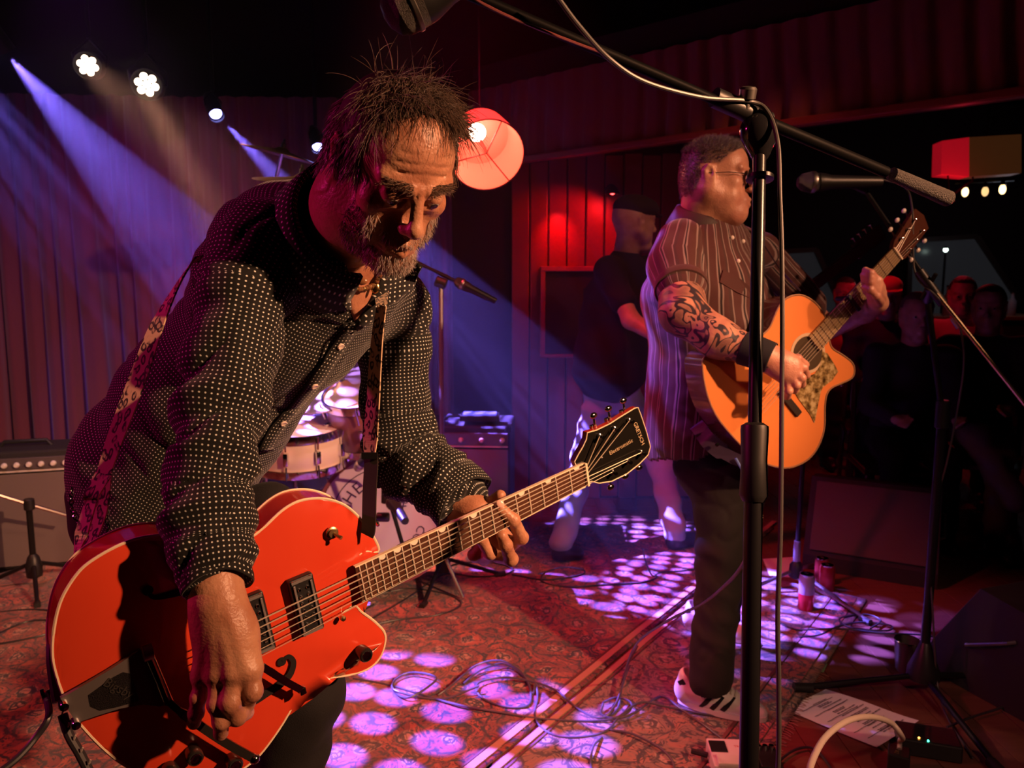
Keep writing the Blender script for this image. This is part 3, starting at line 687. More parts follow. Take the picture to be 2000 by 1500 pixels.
def clutch(t, c, d, r=.018, L=.05):
    return MB().lathe(Vector(c)-Vector(d).normalized()*L/2, d, [(r*.8,0),(r,.004),(r,L-.004),(r*.8,L)], 14).obj('clutch', BLACK, t)
b0 = F(775, 1085); kt = thing('microphone_stand', b0, 'short black microphone stand in front of the bass drum head', 'microphone stand')
tp = W(735, 905, 2.85); MB().tube([b0+Vector((0,0,.05)), Vector((b0.x, b0.y, tp.z-.12))], .009, 8).obj('pole', BLKMET, kt)
e1 = W(725, 890, 2.84); MB().tube([e1, W(760, 975, 2.83), W(785, 1060, 2.82)], .008, 8).obj('boom', BLKMET, kt)
tripod(kt, b0, 0, .26, .5); clutch(kt, W(757, 968, 2.83), (0,.2,1), .024, .06); clutch(kt, W(748, 1010, 2.85), (1,0,0), .018, .05)
mic('', kt, W(770, 985, 2.80), (-.4,1,.1), 1.1)
# clip-on tom microphone
cm_ = thing('clip_microphone', W(706, 905, 2.95), 'small clip microphone with a bright tip between the snare and bass drum', 'microphone'); mic('', cm_, W(706, 905, 2.9), (-.5,.3,-.6), .8, mat('mesh_bright', (.6,.62,.5), .4, .7)); MB().tube([W(712,912,2.9), W(735,925,2.95), W(728,940,2.99)], .006, 6).obj('clamp', BLKMET, cm_)

# ---------------------------------------------------------------- amplifiers
GRILL = mat('amp_grille_cloth', (.20,.155,.15), .9, bump=(500, .5)); TOLEX = mat('black_tolex', (.02,.017,.02), .7, bump=(700, .4))
def amp(name, c, w, h, d, yaw, label, knobs=8, jewels=False):
    R = Matrix.Rotation(yaw, 3, 'Z'); c = Vector(c); t = thing(name, c, label, 'amplifier')
    def q(x, y, z): return c+R@Vector((x, y, z))
    MB().box(q(0,0,h/2), (w,d,h), R, bev=.012).obj('cabinet', TOLEX, t, smooth=False)
    MB().box(q(0,-d/2-.006,h*.42), (w*.95,.014,h*.78), R, bev=.004).obj('grille_cloth', GRILL, t, smooth=False)
    pn = MB().box(q(0,-d/2-.008,h*.895), (w*.95,.018,h*.10), R, bev=.003).obj('control_panel', mat('amp_panel', (.10,.08,.085), .4), t, smooth=False)
    for i in range(knobs):
        o_ = q(-w*.42+i*w*.84/(knobs-1), -d/2-.017, h*.89); MB().lathe(o_, R@Vector((0,-1,0)), [(.013,0),(.012,.012),(.008,.018),(0,.018)], 12).obj('knob', mat('knob_cream', (.85,.80,.74), .3, coat=.5), pn)
    MB().box(q(0,-d/2-.012,h*.835), (w*.95,.008,.008), R).obj('piping', mat('amp_piping', (.7,.62,.6), .4), t, smooth=False)
    MB().tube([q(-.11,0,h-.003), q(-.09,0,h+.022), q(.09,0,h+.022), q(.11,0,h-.003)], .010, 8).obj('handle', BLKRUB, t)
    for sx in (-1, 1):
        for sz in (0, 1): MB().box(q(sx*(w/2-.012), -d/2+.012, sz*(h-.03)+.015), (.034,.034,.034), R, bev=.007).obj('corner', BLKMET, t, smooth=False)
    return t
ap = F(95, 1115); amp('guitar_amplifier', (ap.x-.16, ap.y+.16, .0), .72, .565, .26, math.radians(16), 'grey cloth fronted guitar amplifier with a row of bright knobs at the left edge', 13)
ap = W(900, 880, 3.9); amp('bass_amplifier', (ap.x+.02, ap.y+.1, .0), .50, .62, .34, math.radians(-4), 'dark amplifier with a small blue lit device on top, behind the far microphone stand', 5)
tp = thing('tabletop_unit', (ap.x+.10, ap.y-.02, .64), 'small blue lit control unit on top of the dark amplifier', 'effects unit'); MB().box((ap.x+.10, ap.y, .655), (.20,.12,.03), bev=.004).obj('case', BLACK, tp, smooth=False); MB().box((ap.x+.10, ap.y, .672), (.17,.09,.006)).obj('screen', mat('blue_screen', (.1,.1,.5), .3, emit=(.10,.10,1), es=1.2), tp, smooth=False)
tb = thing('gear_case', (ap.x-.75, ap.y+.15, 0), 'low dark equipment case on the carpet behind the drums', 'case'); MB().box((ap.x-.75, ap.y+.2, .2), (.55,.32,.4), bev=.01).obj('body', TOLEX, tb, smooth=False)
MB().tube([(ap.x-.80, ap.y+.03, .40), (ap.x-.80, ap.y+.01, .43), (ap.x-.70, ap.y+.01, .43), (ap.x-.70, ap.y+.03, .40)], .007, 8).obj('handle', BLKRUB, tb)

# left edge microphone boom before the amplifier
bz = F(70, 1150); ls = thing('microphone_stand', bz, 'low microphone stand with pale boom in front of the amplifier at the left edge', 'microphone stand')
j = W(57, 985, bz.y); MB().tube([bz+Vector((0,0,.05)), (bz.x, bz.y, .30)], .011, 8).obj('base_tube', mat('pale_metal', (.6,.55,.5), .3, .9), ls)
MB().tube([(bz.x, bz.y, .16), (bz.x, bz.y, j.z)], .013, 8).obj('pole', BLKMET, ls)
MB().tube([W(-40, 955, bz.y-.1), j, W(150, 1012, bz.y+.12)], .008, 8).obj('boom', mat('boom_chrome', (.8,.7,.65), .25, 1.), ls); clutch(ls, j, (0,0,1), .022, .05)
tripod(ls, bz, 0, .24, 1.1)
# far microphone stand
fz = W(862, 860, 3.3); fz.z = 0; fs = thing('microphone_stand', fz, 'straight microphone stand with a short boom in the violet beam, right of the bent head', 'microphone stand')
tp = W(861, 552, 3.3); MB().tube([(fz.x, fz.y, .05), (tp.x, tp.y, tp.z)], .010, 8).obj('pole', mat('satin_metal', (.35,.33,.36), .4, .8), fs)
MB().tube([W(795, 503, 3.3), W(925, 566, 3.3)], .008, 8).obj('boom', BLKMET, fs); clutch(fs, tp, (1,0,-.4), .024, .05); tripod(fs, fz, 0, .27, .3)
mic('', fs, W(908, 558, 3.3), (-.8,0,.4), .95)

# ---------------------------------------------------------------- floor things on the right
def can(c, r, h, top, bottom, label, tall=False):
    t = thing('drink_can', c, label, 'can'); c = Vector(c)
    MB().lathe(c, (0,0,1), [(r*.78,0),(r*.82,.002),(r,.012),(r,h*.48)], 28).obj('can_lower', bottom, t)
    MB().lathe(c, (0,0,1), [(r,h*.48),(r,h-.016),(r*.86,h-.004)], 28, False).obj('can_upper', top, t)
    MB().lathe(c, (0,0,1), [(r*.87,h-.006),(r*.87,h),(r*.80,h),(r*.78,h-.006),(0,h-.006)], 28).obj('can_lid', CHROME, t)
    MB().box(c+Vector((0,.006,h-.002)), (.012,.022,.0015), bev=.0005).obj('ring_pull', CHROME, t)
    return t
CANR = mat('can_red', (.62,.03,.05), .3, .5); CANP = mat('can_lilac', (.50,.44,.62), .3, .5); CAND = mat('can_darkred', (.38,.03,.03), .3, .5)
p0 = F(1573, 1192); can(p0, .031, .157, CANP, CANR, 'tall can with lilac top and red bottom beside the thin stand pole')
p1 = F(1614, 1155); can(p1, .032, .122, CAND, CAND, 'dark red can just right of the tall lilac can'); p1b = p1+Vector((.012,.085,0)); can(p1b, .032, .122, CAND, CAND, 'hindmost dark red can behind the other two cans')
c = F(1768, 1310); t = thing('steel_cup', c, 'dull steel pint cup standing on the boards by the stand base', 'cup')
STEEL = mat('dull_steel_cup', (.20,.19,.17), .45, .8)
MB().lathe(c, (0,0,1), [(.027,0),(.030,.004),(.033,.06),(.040,.112),(.0415,.113),(.0405,.112),(.032,.006),(0,.006)], 32).obj('cup_wall', STEEL, t); MB().lathe(c+Vector((0,0,.112)), (0,0,1), [(.0395,-.002),(.0425,-.002),(.043,.001),(.0415,.003),(.0395,.002)], 32, False).obj('rolled_rim', CHROME, t)
def flat(name, quad, m, th, label, cat, z=.0, parent=None):
    q = [Vector((p.x, p.y, z+th)) for p in quad]; o = MB().prism(q, [p-Vector((0,0,th)) for p in q]).obj(name, m, parent, smooth=False)
    if label: tag(o, label, cat)
    return o
flat('tape_mark', [F(1594,1295), F(1616,1297), F(1609,1313), F(1590,1311)], mat('green_tape', (.38,.62,.30), .8), .0008, 'small square of pale green tape stuck on the stage boards', 'tape')
# setlist sheet: gently curled, with writing
PAPER = mat('white_paper', (.72,.70,.72), .85); q = [F(1530,1385), F(1612,1350), F(1794,1415), F(1712,1468)]
V_ = []; n_ = 14
for z_ in (0, 1):
    for i in range(n_+1):
        for k_ in range(n_+1):
            a, b = i/n_, k_/n_; p = (q[0]*(1-a)+q[3]*a)*(1-b)+(q[1]*(1-a)+q[2]*a)*b; V_.append((p.x, p.y, .004+.010*(a*a+max(0,b-.6)**2*2)+.004*math.sin(a*5)*b - z_*.0006))
fs_ = []
for i in range(n_):
    for k_ in range(n_):
        a = i*(n_+1)+k_; fs_.append((a, a+n_+1, a+n_+2, a+1)); b = a+(n_+1)**2; fs_.append((b, b+1, b+n_+2, b+n_+1))
sl = obj('setlist_sheet', V_, fs_, PAPER); tag(sl, 'white printed set list sheet lying on the boards by the sneaker toe', 'paper')
def onsheet(a, b):
    p = (q[0]*(1-a)+q[3]*a)*(1-b)+(q[1]*(1-a)+q[2]*a)*b; return Vector((p.x, p.y, .0052+.010*(a*a+max(0,b-.6)**2*2)+.004*math.sin(a*5)*b))
PINK = mat('print_ink', (.14,.13,.15), .8); rnd = random.Random(3)
words = ['One step at a time', 'Old town', 'River song', 'Tell me', 'Slow train', 'Come home', 'Rolling', 'Last call', 'Lay it down', 'Drive']
for k_ in range(15):
    a = .14+.80*k_/15; L_ = .16+.36*rnd.random(); b0 = .40+.02*rnd.random(); 
    for j_ in range(1+(k_ % 3 == 1)):
        mb = MB(); b1 = b0+.0; x_ = b0
        while x_ < b0+L_:
            w_ = .02+.05*rnd.random(); mb.ribbon([onsheet(a+j_*.02, x_), onsheet(a+j_*.02, min(.97, x_+w_))], .0030, Vector((0,0,1)).cross(onsheet(a,1)-onsheet(a,0)), .0003); x_ += w_+.012
        o = mb.obj('print_line', PINK, sl, smooth=False)
for k_ in range(6):
    a = .16+.14*k_; mb = MB(); mb.tube([onsheet(a+.004*math.sin(i*1.7), .12+.70*i/9)+Vector((0,0,.0003)) for i in range(10)], .0007, 4); mb.obj('pen_line', mat('pen_ink', (.03,.03,.06), .7), sl)
# second sheet behind the cans
flat('paper_sheet', [F(1490,1092), F(1556,1088), F(1548,1128), F(1503,1124)], PAPER, .0012, 'blank sheet on the boards behind the tall can', 'paper', z=.0)
# pedals
def qbox(name, quad, h, m, parent, z0=.0, bev=.0):
    q = [Vector((p.x, p.y, z0+h)) for p in quad]; return MB().prism(q, [p-Vector((0,0,h)) for p in q]).obj(name, m, parent, smooth=False)
PED = mat('pedal_white', (.72,.66,.66), .35)
pa = F(1432, 1492, .0); pt = thing('effects_pedal', pa, 'white effects pedal with dark window at the foot of the near stand', 'pedal')
base = F(1390,1470,.05); R = Matrix.Rotation(math.radians(-4), 3, 'Z'); pc = F(1430,1478,.045)
MB().box((pc.x, pc.y+.01, .026), (.115,.13,.052), R, bev=.004).obj('case', PED, pt, smooth=False); MB().box((pc.x-.030, pc.y+.035, .0535), (.045,.05,.003), R).obj('window', BLACK, pt, smooth=False)
MB().box((pc.x, pc.y-.035, .056), (.10,.045,.012), R, bev=.003).obj('footswitch', PED, pt, smooth=False)
text('lettering', 'TREM', .012, mat('pedal_print', (.6,.2,.15), .6), pt, (pc.x+.030, pc.y+.035, .0525), R.copy())
MB().tube([(pc.x-.06, pc.y+.03, .03), (pc.x-.10, pc.y+.05, .03)], .008, 8).obj('plug', BLKRUB, pt)
pa = F(1500, 1482, .03); p2 = thing('effects_pedal', (pa.x, pa.y, 0), 'small black pedal with silver knobs beside the white pedal', 'pedal'); MB().box((pa.x, pa.y, .02), (.06,.10,.04), R, bev=.003).obj('case', BLACK, p2, smooth=False)
for i in range(3): MB().lathe((pa.x-.018+i*.018, pa.y+.03, .04), (0,0,1), [(.007,0),(.007,.012),(0,.012)], 10).obj('knob', CHROME, p2)
MB().box((pa.x, pa.y-.05, .006), (.07,.012,.010), R).obj('edge_strip', DULLMET, p2, smooth=False)
tu = F(1812, 1445, .03); tt = thing('tuner_pedal', (tu.x, tu.y, 0), 'black floor tuner with tiny orange and green lights past the set list', 'pedal'); MB().box((tu.x, tu.y, .025), (.16,.10,.05), Matrix.Rotation(-.3,3,'Z'), bev=.005).obj('case', BLACK, tt, smooth=False)
for px_, py_, c_ in ((1795,1441,(1,.35,.05)), (1813,1447,(.05,1,.5))):
    q_ = F(px_, py_, .052); MB().ball(q_, .0028, nu=8, nv=6).obj('indicator_light', mat('led%d' % px_, c_, .3, emit=c_, es=9), tt)
pb = F(1752, 1475, .05); t3 = thing('jack_adapter', (pb.x, pb.y, 0), 'black box with gold printing where the thick pale cable plugs in', 'cable box'); MB().box((pb.x, pb.y-.01, .035), (.055,.06,.07), Matrix.Rotation(-.5,3,'Z'), bev=.004).obj('case', BLACK, t3, smooth=False)
text('lettering', 'DI-1', .016, GOLDISH, t3, (pb.x-.005, pb.y-.012, .0705), Matrix.Rotation(.9,3,'Z'))
# stage monitors
def wedge(name, pts_top, pts_bot, m, label, rail=None):
    t = thing(name, (sum((p for p in pts_bot), Vector())/len(pts_bot)), label, 'speaker'); MB().prism(pts_top, pts_bot).obj('cabinet', TOLEX, t, smooth=False); return t
def monitor(c, yaw, w, label, h=.36, d=.42):
    R = Matrix.Rotation(yaw, 3, 'Z'); c = Vector(c); t = thing('stage_monitor', c, label, 'speaker')
    prof = [(-d/2,.0),(-d/2,.07),(-.02,h),(d/2-.04,h*.92),(d/2,.0)]
    f = [c+R@Vector((-w/2, y, z)) for y, z in prof]; b = [c+R@Vector((w/2, y, z)) for y, z in prof]; MB().prism(f, b).obj('cabinet', TOLEX, t, smooth=False)
    a0, a1 = Vector((0,-d/2,.07)), Vector((0,-.02,h)); mid = (a0+a1)/2; dr = (a1-a0); nn = Vector((0,-dr.z,dr.y)).normalized()
    MB().box(c+R@(mid+nn*.006), (w*.9,dr.length*.88,.014), R@basis(Vector((1,0,0)), dr.normalized(), Vector((1,0,0)).cross(dr.normalized())), bev=.004).obj('grille', mat('monitor_grille', (.085,.055,.05), .6, bump=(300,.5)), t, smooth=False)
    q_ = c+R@Vector((w/2+.004, .03, h*.55)); MB().tube([q_+R@Vector((0,-.08,-.04)), q_+R@Vector((.018,-.07,-.035)), q_+R@Vector((.018,.07,.035)), q_+R@Vector((0,.08,.04))], .006, 8).obj('handle', mat('handle_metal', (.4,.38,.4), .3, .9), t)
    return t
mo = F(1760, 1140); monitor((mo.x-.02, mo.y+.26, 0), math.radians(-28), .56, 'dark stage monitor wedge facing the singer, in front of the seated audience', .40, .45)
mo = F(2010, 1420); monitor((mo.x+.16, mo.y+.25, 0), math.radians(200), .45, 'black stage monitor cut by the right edge of the picture')
# ---------------------------------------------------------------- front guitarist's hollow-body guitar
A = P(112, 1366, .935); dn = 1.235
for _ in range(40):             # nut end so that tail to nut measures 0.85 m
    B = P(1132, 932, dn); dn += (0.85-(B-A).length)*.5
GX = (B-A).normalized(); GN = (GX.cross(Vector((0,0,1)))); GN = (GN if GN.y < 0 else -GN).normalized()
GN = (Matrix.Rotation(math.radians(0), 3, GX) @ GN); GY = GN.cross(GX)
if GY.z < 0: GY = -GY
def G(x, y, z=0.): return A+GX*x+GY*y+GN*z
def gpx(px, py, z=0.):          # pixel ray met with the guitar's own face plane
    r = ray(px, py); o = Vector((0,0,CAMZ)); t = (A+GN*z-o).dot(GN)/r.dot(GN); q = o+r*t-A; return q.dot(GX), q.dot(GY)
GR = basis(GX, GY, GN)
out_px = [(104,1240),(103,1285),(112,1325),(127,1366),(150,1405),(172,1432),(205,1465),(240,1492),(285,1515),(335,1532),(390,1535),(440,1522),(480,1498),(508,1474),(540,1432),(565,1392),(580,1362),(600,1341),(640,1325),(680,1319),(718,1307),(741,1286),(752,1256),(750,1234),(729,1212),(706,1195),(692,1182),
          (665,1192),(700,1085),(738,1078),(733,1055),(716,1030),(697,1006),(672,986),(640,975),(608,974),(578,981),(550,998),(520,1026),(497,1045),(470,1058),(430,1063),(385,1056),(332,1046),(295,1047),(258,1055),(216,1073),(172,1100),(148,1124),(125,1160),(112,1195)]
face = [gpx(*p) for p in out_px]
TH = .060
def smooth_outline(pts, keep=(), n=4):
    out = []; m = len(pts)
    for i in range(m):
        a, b, c, d = (Vector((*pts[(i+k) % m], 0)) for k in (-1, 0, 1, 2))
        for k in range(n):
            t = k/n; out.append(tuple((.5*((2*b)+(c-a)*t+(2*a-5*b+4*c-d)*t*t+(3*b-a-3*c+d)*t**3))[:2]))
    return out
fo = smooth_outline(face)
def arched(name, outline, z, m, parent, arch=.010, flip=1, inset=.0):
    cx = sum(p[0] for p in outline)/len(outline); cy = sum(p[1] for p in outline)/len(outline); bm = bmesh.new()
    vs = [bm.verts.new(G(p[0], p[1], z)) for p in outline]; bm.faces.new(vs)
    bmesh.ops.triangulate(bm, faces=bm.faces[:])
    for _ in range(3): bmesh.ops.subdivide_edges(bm, edges=[e for e in bm.edges if e.calc_length() > .02 and not e.is_boundary], cuts=1); bmesh.ops.triangulate(bm, faces=bm.faces[:])
    bnd = np.array([(p[0], p[1]) for p in outline]); bm.verts.index_update(); V_ = []
    for v in bm.verts:
        q = v.co-A; x, y = q.dot(GX), q.dot(GY); d = np.sqrt(((bnd-np.array([x, y]))**2).sum(1)).min(); h = arch*(1-math.exp(-d/.05)); V_.append(G(x, y, z+flip*h))
    fs = [[v.index for v in f.verts] for f in bm.faces]; bm.free()
    fs = [f if flip > 0 else f[::-1] for f in fs]
    n0 = (V_[fs[0][1]]-V_[fs[0][0]]).cross(V_[fs[0][2]]-V_[fs[0][0]])
    if n0.dot(GN*flip) < 0: fs = [f[::-1] for f in fs]
    return obj(name, V_, fs, m, parent)
gt = thing('electric_guitar', G(.25, 0, -TH), 'orange hollow-body electric guitar with cream binding held by the bending man', 'guitar')
top = arched('guitar_top', fo, 0, ORANGE, gt, .012)
bk = arched('guitar_back', fo, -TH, ORANGE_SIDE, gt, .010, -1)
sides = MB(); n_ = len(fo)
sides.add([G(x, y, 0) for x, y in fo]+[G(x, y, -TH) for x, y in fo], [(i, (i+1) % n_, n_+(i+1) % n_, n_+i) for i in range(n_)]).obj('guitar_side', ORANGE_SIDE, gt)
BIND = mat('cream_binding', (.85,.70,.50), .4)
MB().tube([G(x, y, -.0005) for x, y in fo]+[G(*fo[0], -.0005)], .0021, 6, False).obj('binding', BIND, gt)
MB().tube([G(x, y, -TH) for x, y in fo]+[G(*fo[0], -TH)], .0021, 6, False).obj('binding', BIND, gt)
# f-holes: flat dark cut shapes with round ends
FH = mat('soundhole_dark', (.006,.003,.003), .9)
def fhole(pts_px, ws, parent=gt):
    p = crom([G(*gpx(x, y, .009), .0115) for x, y in pts_px], 6); w = []
    for i in range(len(p)): t = i/(len(p)-1)*(len(ws)-1); k = min(int(t), len(ws)-2); w.append(ws[k]+(ws[k+1]-ws[k])*(t-k))
    MB().ribbon(p, w, [GN.cross((p[min(i+1, len(p)-1)]-p[max(i-1, 0)]).normalized()) for i in range(len(p))], .0012).obj('sound_hole', FH, parent, smooth=False)
    for q, r in ((p[0], .0065), (p[-1], .0065)): MB().lathe(q, GN, [(r,-.0006),(r,.0006),(0,.0006)], 18).obj('sound_hole_eye', FH, parent, smooth=False)
fhole([(549,1291),(562,1281),(572,1292),(565,1316),(545,1336),(520,1352),(498,1368),(480,1373),(478,1360)], [.004,.006,.008,.010,.012,.012,.009,.006,.004])
fhole([(478,1136),(490,1132),(487,1115),(470,1112),(440,1120),(400,1140),(340,1158),(300,1165),(288,1152)], [.004,.006,.008,.010,.012,.012,.009,.006,.004])
# neck, fingerboard
nut = gpx(1132, 932); sc = .625; n0 = nut[0]; cy0 = gpx(795, 1093, .012)[1]; yn = gpx(1131, 930, .012)[1]
slope = (yn-cy0)/(n0-gpx(795, 1093, .012)[0])
def NK(s, y=0., z=0.):          # s = distance from nut towards the bridge
    x = n0-s; return G(x, yn-slope*s+y, .017+z)
def fret(k): return sc*(1-2**(-k/12))
def hw(s): return .0215+(.0285-.0215)*min(s/.44, 1)
fbend = fret(22.6)
fbv = [NK(0, hw(0)), NK(fbend, hw(fbend)), NK(fbend, -hw(fbend)), NK(0, -hw(0))]
MB().prism(fbv, [v-GN*.006 for v in fbv]).obj('fingerboard', ROSEWOOD, gt, smooth=False)
for sg in (1, -1): MB().box((NK(0, sg*hw(0))+NK(fbend, sg*hw(fbend)))/2-GN*.003, ((NK(0, sg*hw(0))-NK(fbend, sg*hw(fbend))).length, .0022, .0068), basis((NK(0, sg*hw(0))-NK(fbend, sg*hw(fbend))).normalized(), GY, GN)).obj('neck_binding', BIND, gt, smooth=False)
for k in range(1, 23):
    s = fret(k); MB().tube([NK(s, hw(s)*.97, .0006), NK(s, 0, .0012), NK(s, -hw(s)*.97, .0006)], .0014, 6).obj('fret', mat('fret_nickel', (.85,.78,.68), .38, .35), gt)
for k in (1, 3, 5, 7, 9, 12, 15, 17, 19):   # thumbnail inlays at the bass edge
    s = (fret(k)+fret(k-1))/2; r = .006; c = NK(s, hw(s)*.97, .0003); pts = [c+GX*r*math.cos(w)*1.1-GY*abs(r*math.sin(w))*1.1 for w in [PI*i/10 for i in range(11)]]
    MB().prism(pts, [p-GN*.0008 for p in pts]).obj('inlay', mat('pearl_inlay', (.8,.72,.62), .3), gt, smooth=False)
MB().box(NK(-.002, 0, .0005), (.005, .044, .009), GR, bev=.001).obj('nut', mat('bone_nut', (.85,.72,.52), .5), gt, smooth=False)
njoin = fret(14)
secs = []; mbk = MB(); V_ = []; ss = [0, .05, .15, .25, njoin-.01, njoin+.03]
for s in ss:
    dep = .021+.004*s/.35
    for i in range(9):
        w = PI*i/8; V_.append(NK(s, hw(s)*math.cos(w), -.006-dep*math.sin(w)*.9))
mbk.add(V_, [(i*9+k, i*9+9+k, i*9+10+k, i*9+k+1) for i in range(len(ss)-1) for k in range(8)] + [(i*9, i*9+8, i*9+17, i*9+9) for i in range(len(ss)-1)] + [tuple(range(9)), tuple(reversed(range((len(ss)-1)*9, len(ss)*9)))]).obj('neck', ORANGE_SIDE, gt)
# headstock traced in its own tilted plane
hs_px = [(1122,902),(1128,890),(1138,873),(1145,858),(1147,845),(1165,840),(1190,828),(1215,812),(1240,797),(1246,796),(1253,815),(1262,842),(1270,872),(1266,888),(1250,905),(1225,925),(1195,940),(1170,944),(1155,940),(1140,948)]
HN = (Matrix.Rotation(math.radians(-9), 3, GY) @ GN); HO = NK(-.003, 0, -.004)
def hpx(px, py, z=0.):
    r = ray(px, py); o = Vector((0,0,CAMZ)); return o+r*((HO+HN*z-o).dot(HN)/r.dot(HN))
hf = [hpx(*p) for p in hs_px]; MB().prism(hf, [p-HN*.015 for p in hf]).obj('headstock', [ORANGE_SIDE], gt, smooth=False)
hf2 = [hpx(*p, .0008) for p in hs_px]; MB().prism(hf2, [p-HN*.0016 for p in hf2]).obj('headstock_veneer', mat('gloss_black', (.010,.009,.008), .18, coat=.5), gt, smooth=False)
MB().tube([p for p in hf2]+[hf2[0]], .0012, 6, False).obj('headstock_binding', BIND, gt)
HX = (hpx(1240,835)-hpx(1140,905)).normalized()
pegs = [(1171,852),(1200,838),(1229,822),(1196,922),(1225,901),(1252,884)]
strings_y = [-.0175,-.0105,-.0035,.0035,.0105,.0175]
SIL = mat('string_steel', (.72,.62,.50), .35, .4)
for i, p in enumerate(pegs):
    c = hpx(*p, .002); pg = MB().lathe(c, HN, [(.0055,0),(.0055,.002),(.003,.003),(.003,.012),(.0035,.013),(0,.013)], 12).obj('tuning_post', CHROME, gt)
    up = 1 if i < 3 else -1; side = c+GY*up*(.030 if i < 3 else .026)-HN*.012
    MB().tube([c-HN*.014, side], .0022, 8).obj('peg_shaft', CHROME, pg); MB().ball(side+GY*up*.007, (.0085,.006,.004), GR, 12, 8).obj('tuning_button', CHROME, pg)
    MB().box(c-HN*.018+GY*up*.008, (.014,.022,.008), GR, bev=.002).obj('gear_housing', CHROME, pg, smooth=False)
for i, (p, y) in enumerate(zip([pegs[0], pegs[1], pegs[2], pegs[5], pegs[4], pegs[3]], strings_y[::-1])):
    c = hpx(*p, .010); MB().tube([NK(-.003, y*1.0, .005), c], .0006+.0001*(5-i), 5).obj('string', SIL, gt)
HTY = (Matrix.Rotation(0,3,'Z')@HN).cross(HX)
GOLDP = mat('logo_gold', (.78,.60,.38), .4, .4)
lx = (hpx(1256,868)-hpx(1240,826)).normalized(); ly = HN.cross(lx)
text('lettering', 'GRETSCH', .0115, GOLDP, gt, hpx(1248, 847, .0022), basis(lx, ly, HN), .0004)
lx2 = (hpx(1238,858)-hpx(1190,886)).normalized(); text('lettering', 'Electromatic', .0108, GOLDP, gt, hpx(1213, 873, .0022), basis(lx2, HN.cross(lx2), HN), .0003)
MB().lathe(hpx(1175, 894, .0018), HN, [(.0022,0),(.0022,.001),(0,.0015)], 10).obj('truss_screw', DULLMET, gt)
# bridge, pickups, tailpiece
bridge_x = n0-sc-.004; yb = yn-slope*sc
def T(s, y=0., z=0.): return G(n0-s, yn-slope*s+y, z)
for i, y in enumerate(strings_y):
    MB().tube([NK(0, y, .0045), T(sc, y*1.45, .0325), T(sc+.075, y*1.35, .022)], .00055+.0001*i, 5).obj('string', SIL, gt)
PCH = mat('pickup_chrome', (.50,.48,.48), .25, .7)
for pxp, nm in (((597,1180), 'pickup'), ((500,1218), 'pickup')):
    x_, y_ = gpx(*pxp, .018); c = G(x_, y_, .017)
    pk = MB().box(c, (.036,.088,.014), GR, bev=.003).obj(nm, BLACK, gt, smooth=False)
    fr_ = MB()
    for yy in (-.040, .040): fr_.box(c+GY*yy+GN*.008, (.030,.004,.002), GR)
    for xx in (-.0125, .0125): fr_.box(c+GX*xx+GN*.009, (.003,.072,.0022), GR, bev=.0005)
    fr_.obj('pickup_frame', PCH, pk, smooth=False)
    for k in range(6):
        for xx in (-.006, .006): MB().lathe(c+GY*(-.027+k*.0108)+GX*xx+GN*.0072, GN, [(.0026,0),(.0026,.0016),(.0018,.0022),(0,.0022)], 10).obj('pole_screw', CHROME, pk)
    for sx in (-1, 1):
        for sy in (-1, 1): MB().lathe(c+GX*sx*.013+GY*sy*.0405+GN*.007, GN, [(.0024,0),(.0024,.0015),(0,.002)], 8).obj('mounting_screw', CHROME, pk)
br = MB().box(T(sc, 0, .016), (.022,.088,.008), GR, bev=.002).obj('bridge_base', DARKWOOD, gt, smooth=False)
MB().box(T(sc, 0, .025), (.012,.074,.010), GR, bev=.002).obj('bridge_saddle', CHROME, br, smooth=False)
GUN = mat('gunmetal_casting', (.20,.18,.18), .42, .6)
def gp(px, py, z): x_, y_ = gpx(px, py, z); return G(x_, y_, z)
tailo = [(118,1364),(135,1355),(175,1332),(215,1308),(250,1285),(272,1270),(290,1272),(300,1290),(312,1330),(325,1362),(330,1375),(312,1380),(280,1376),(235,1384),(190,1398),(150,1412)]
tf = [gp(x, y, .020) for x, y in tailo]; tp_ = MB().prism(tf, [p-GN*.006 for p in tf]).obj('vibrato_tailpiece', GUN, gt, smooth=False)
hol = [(172,1358),(190,1345),(215,1326),(240,1313),(255,1316),(265,1345),(272,1368),(255,1374),(225,1382),(195,1388),(176,1380)]
hp_ = [gp(x, y, .0206) for x, y in hol]; MB().prism(hp_, [p-GN*.0009 for p in hp_]).obj('recess_panel', mat('flake_black', (.012,.010,.012), .5, bump=(900, 1.)), tp_, smooth=False)
text('lettering', 'Bigsby', .016, DULLMET, tp_, gp(232, 1345, .0216), basis((gp(270,1370,.02)-gp(190,1330,.02)).normalized(), GN.cross((gp(270,1370,.02)-gp(190,1330,.02)).normalized()), GN), .0004)
MB().tube([gp(290,1276,.028), gp(330,1372,.028)], .0062, 14).obj('vibrato_roller', CHROME, tp_)
MB().tube([gp(279,1278,.030), gp(298,1272,.030)], .010, 14).obj('roller_end', DULLMET, tp_)
for p in ((123,1372),(146,1408)): MB().lathe(gp(*p, .016), GN, [(.0058,0),(.0058,.012),(.005,.014),(0,.015)], 12).obj('mounting_stud', CHROME, tp_)
arm = crom([gp(325,1366,.030), gp(350,1388,.040), gp(392,1418,.036), gp(440,1450,.034), gp(497,1482,.033)], 5)
va = MB().ribbon(arm, [.008]*6+[.011]*(len(arm)-6), GN.cross((arm[-1]-arm[0]).normalized()), .0045).obj('vibrato_arm', mat('arm_steel', (.14,.12,.11), .3, .9), tp_, smooth=False); MB().ball(gp(497,1482,.033), .0075).obj('arm_tip', CHROME, va)
ha = [gp(513,1302,.036), gp(535,1316,.034), gp(560,1332,.032), gp(588,1347,.028)]
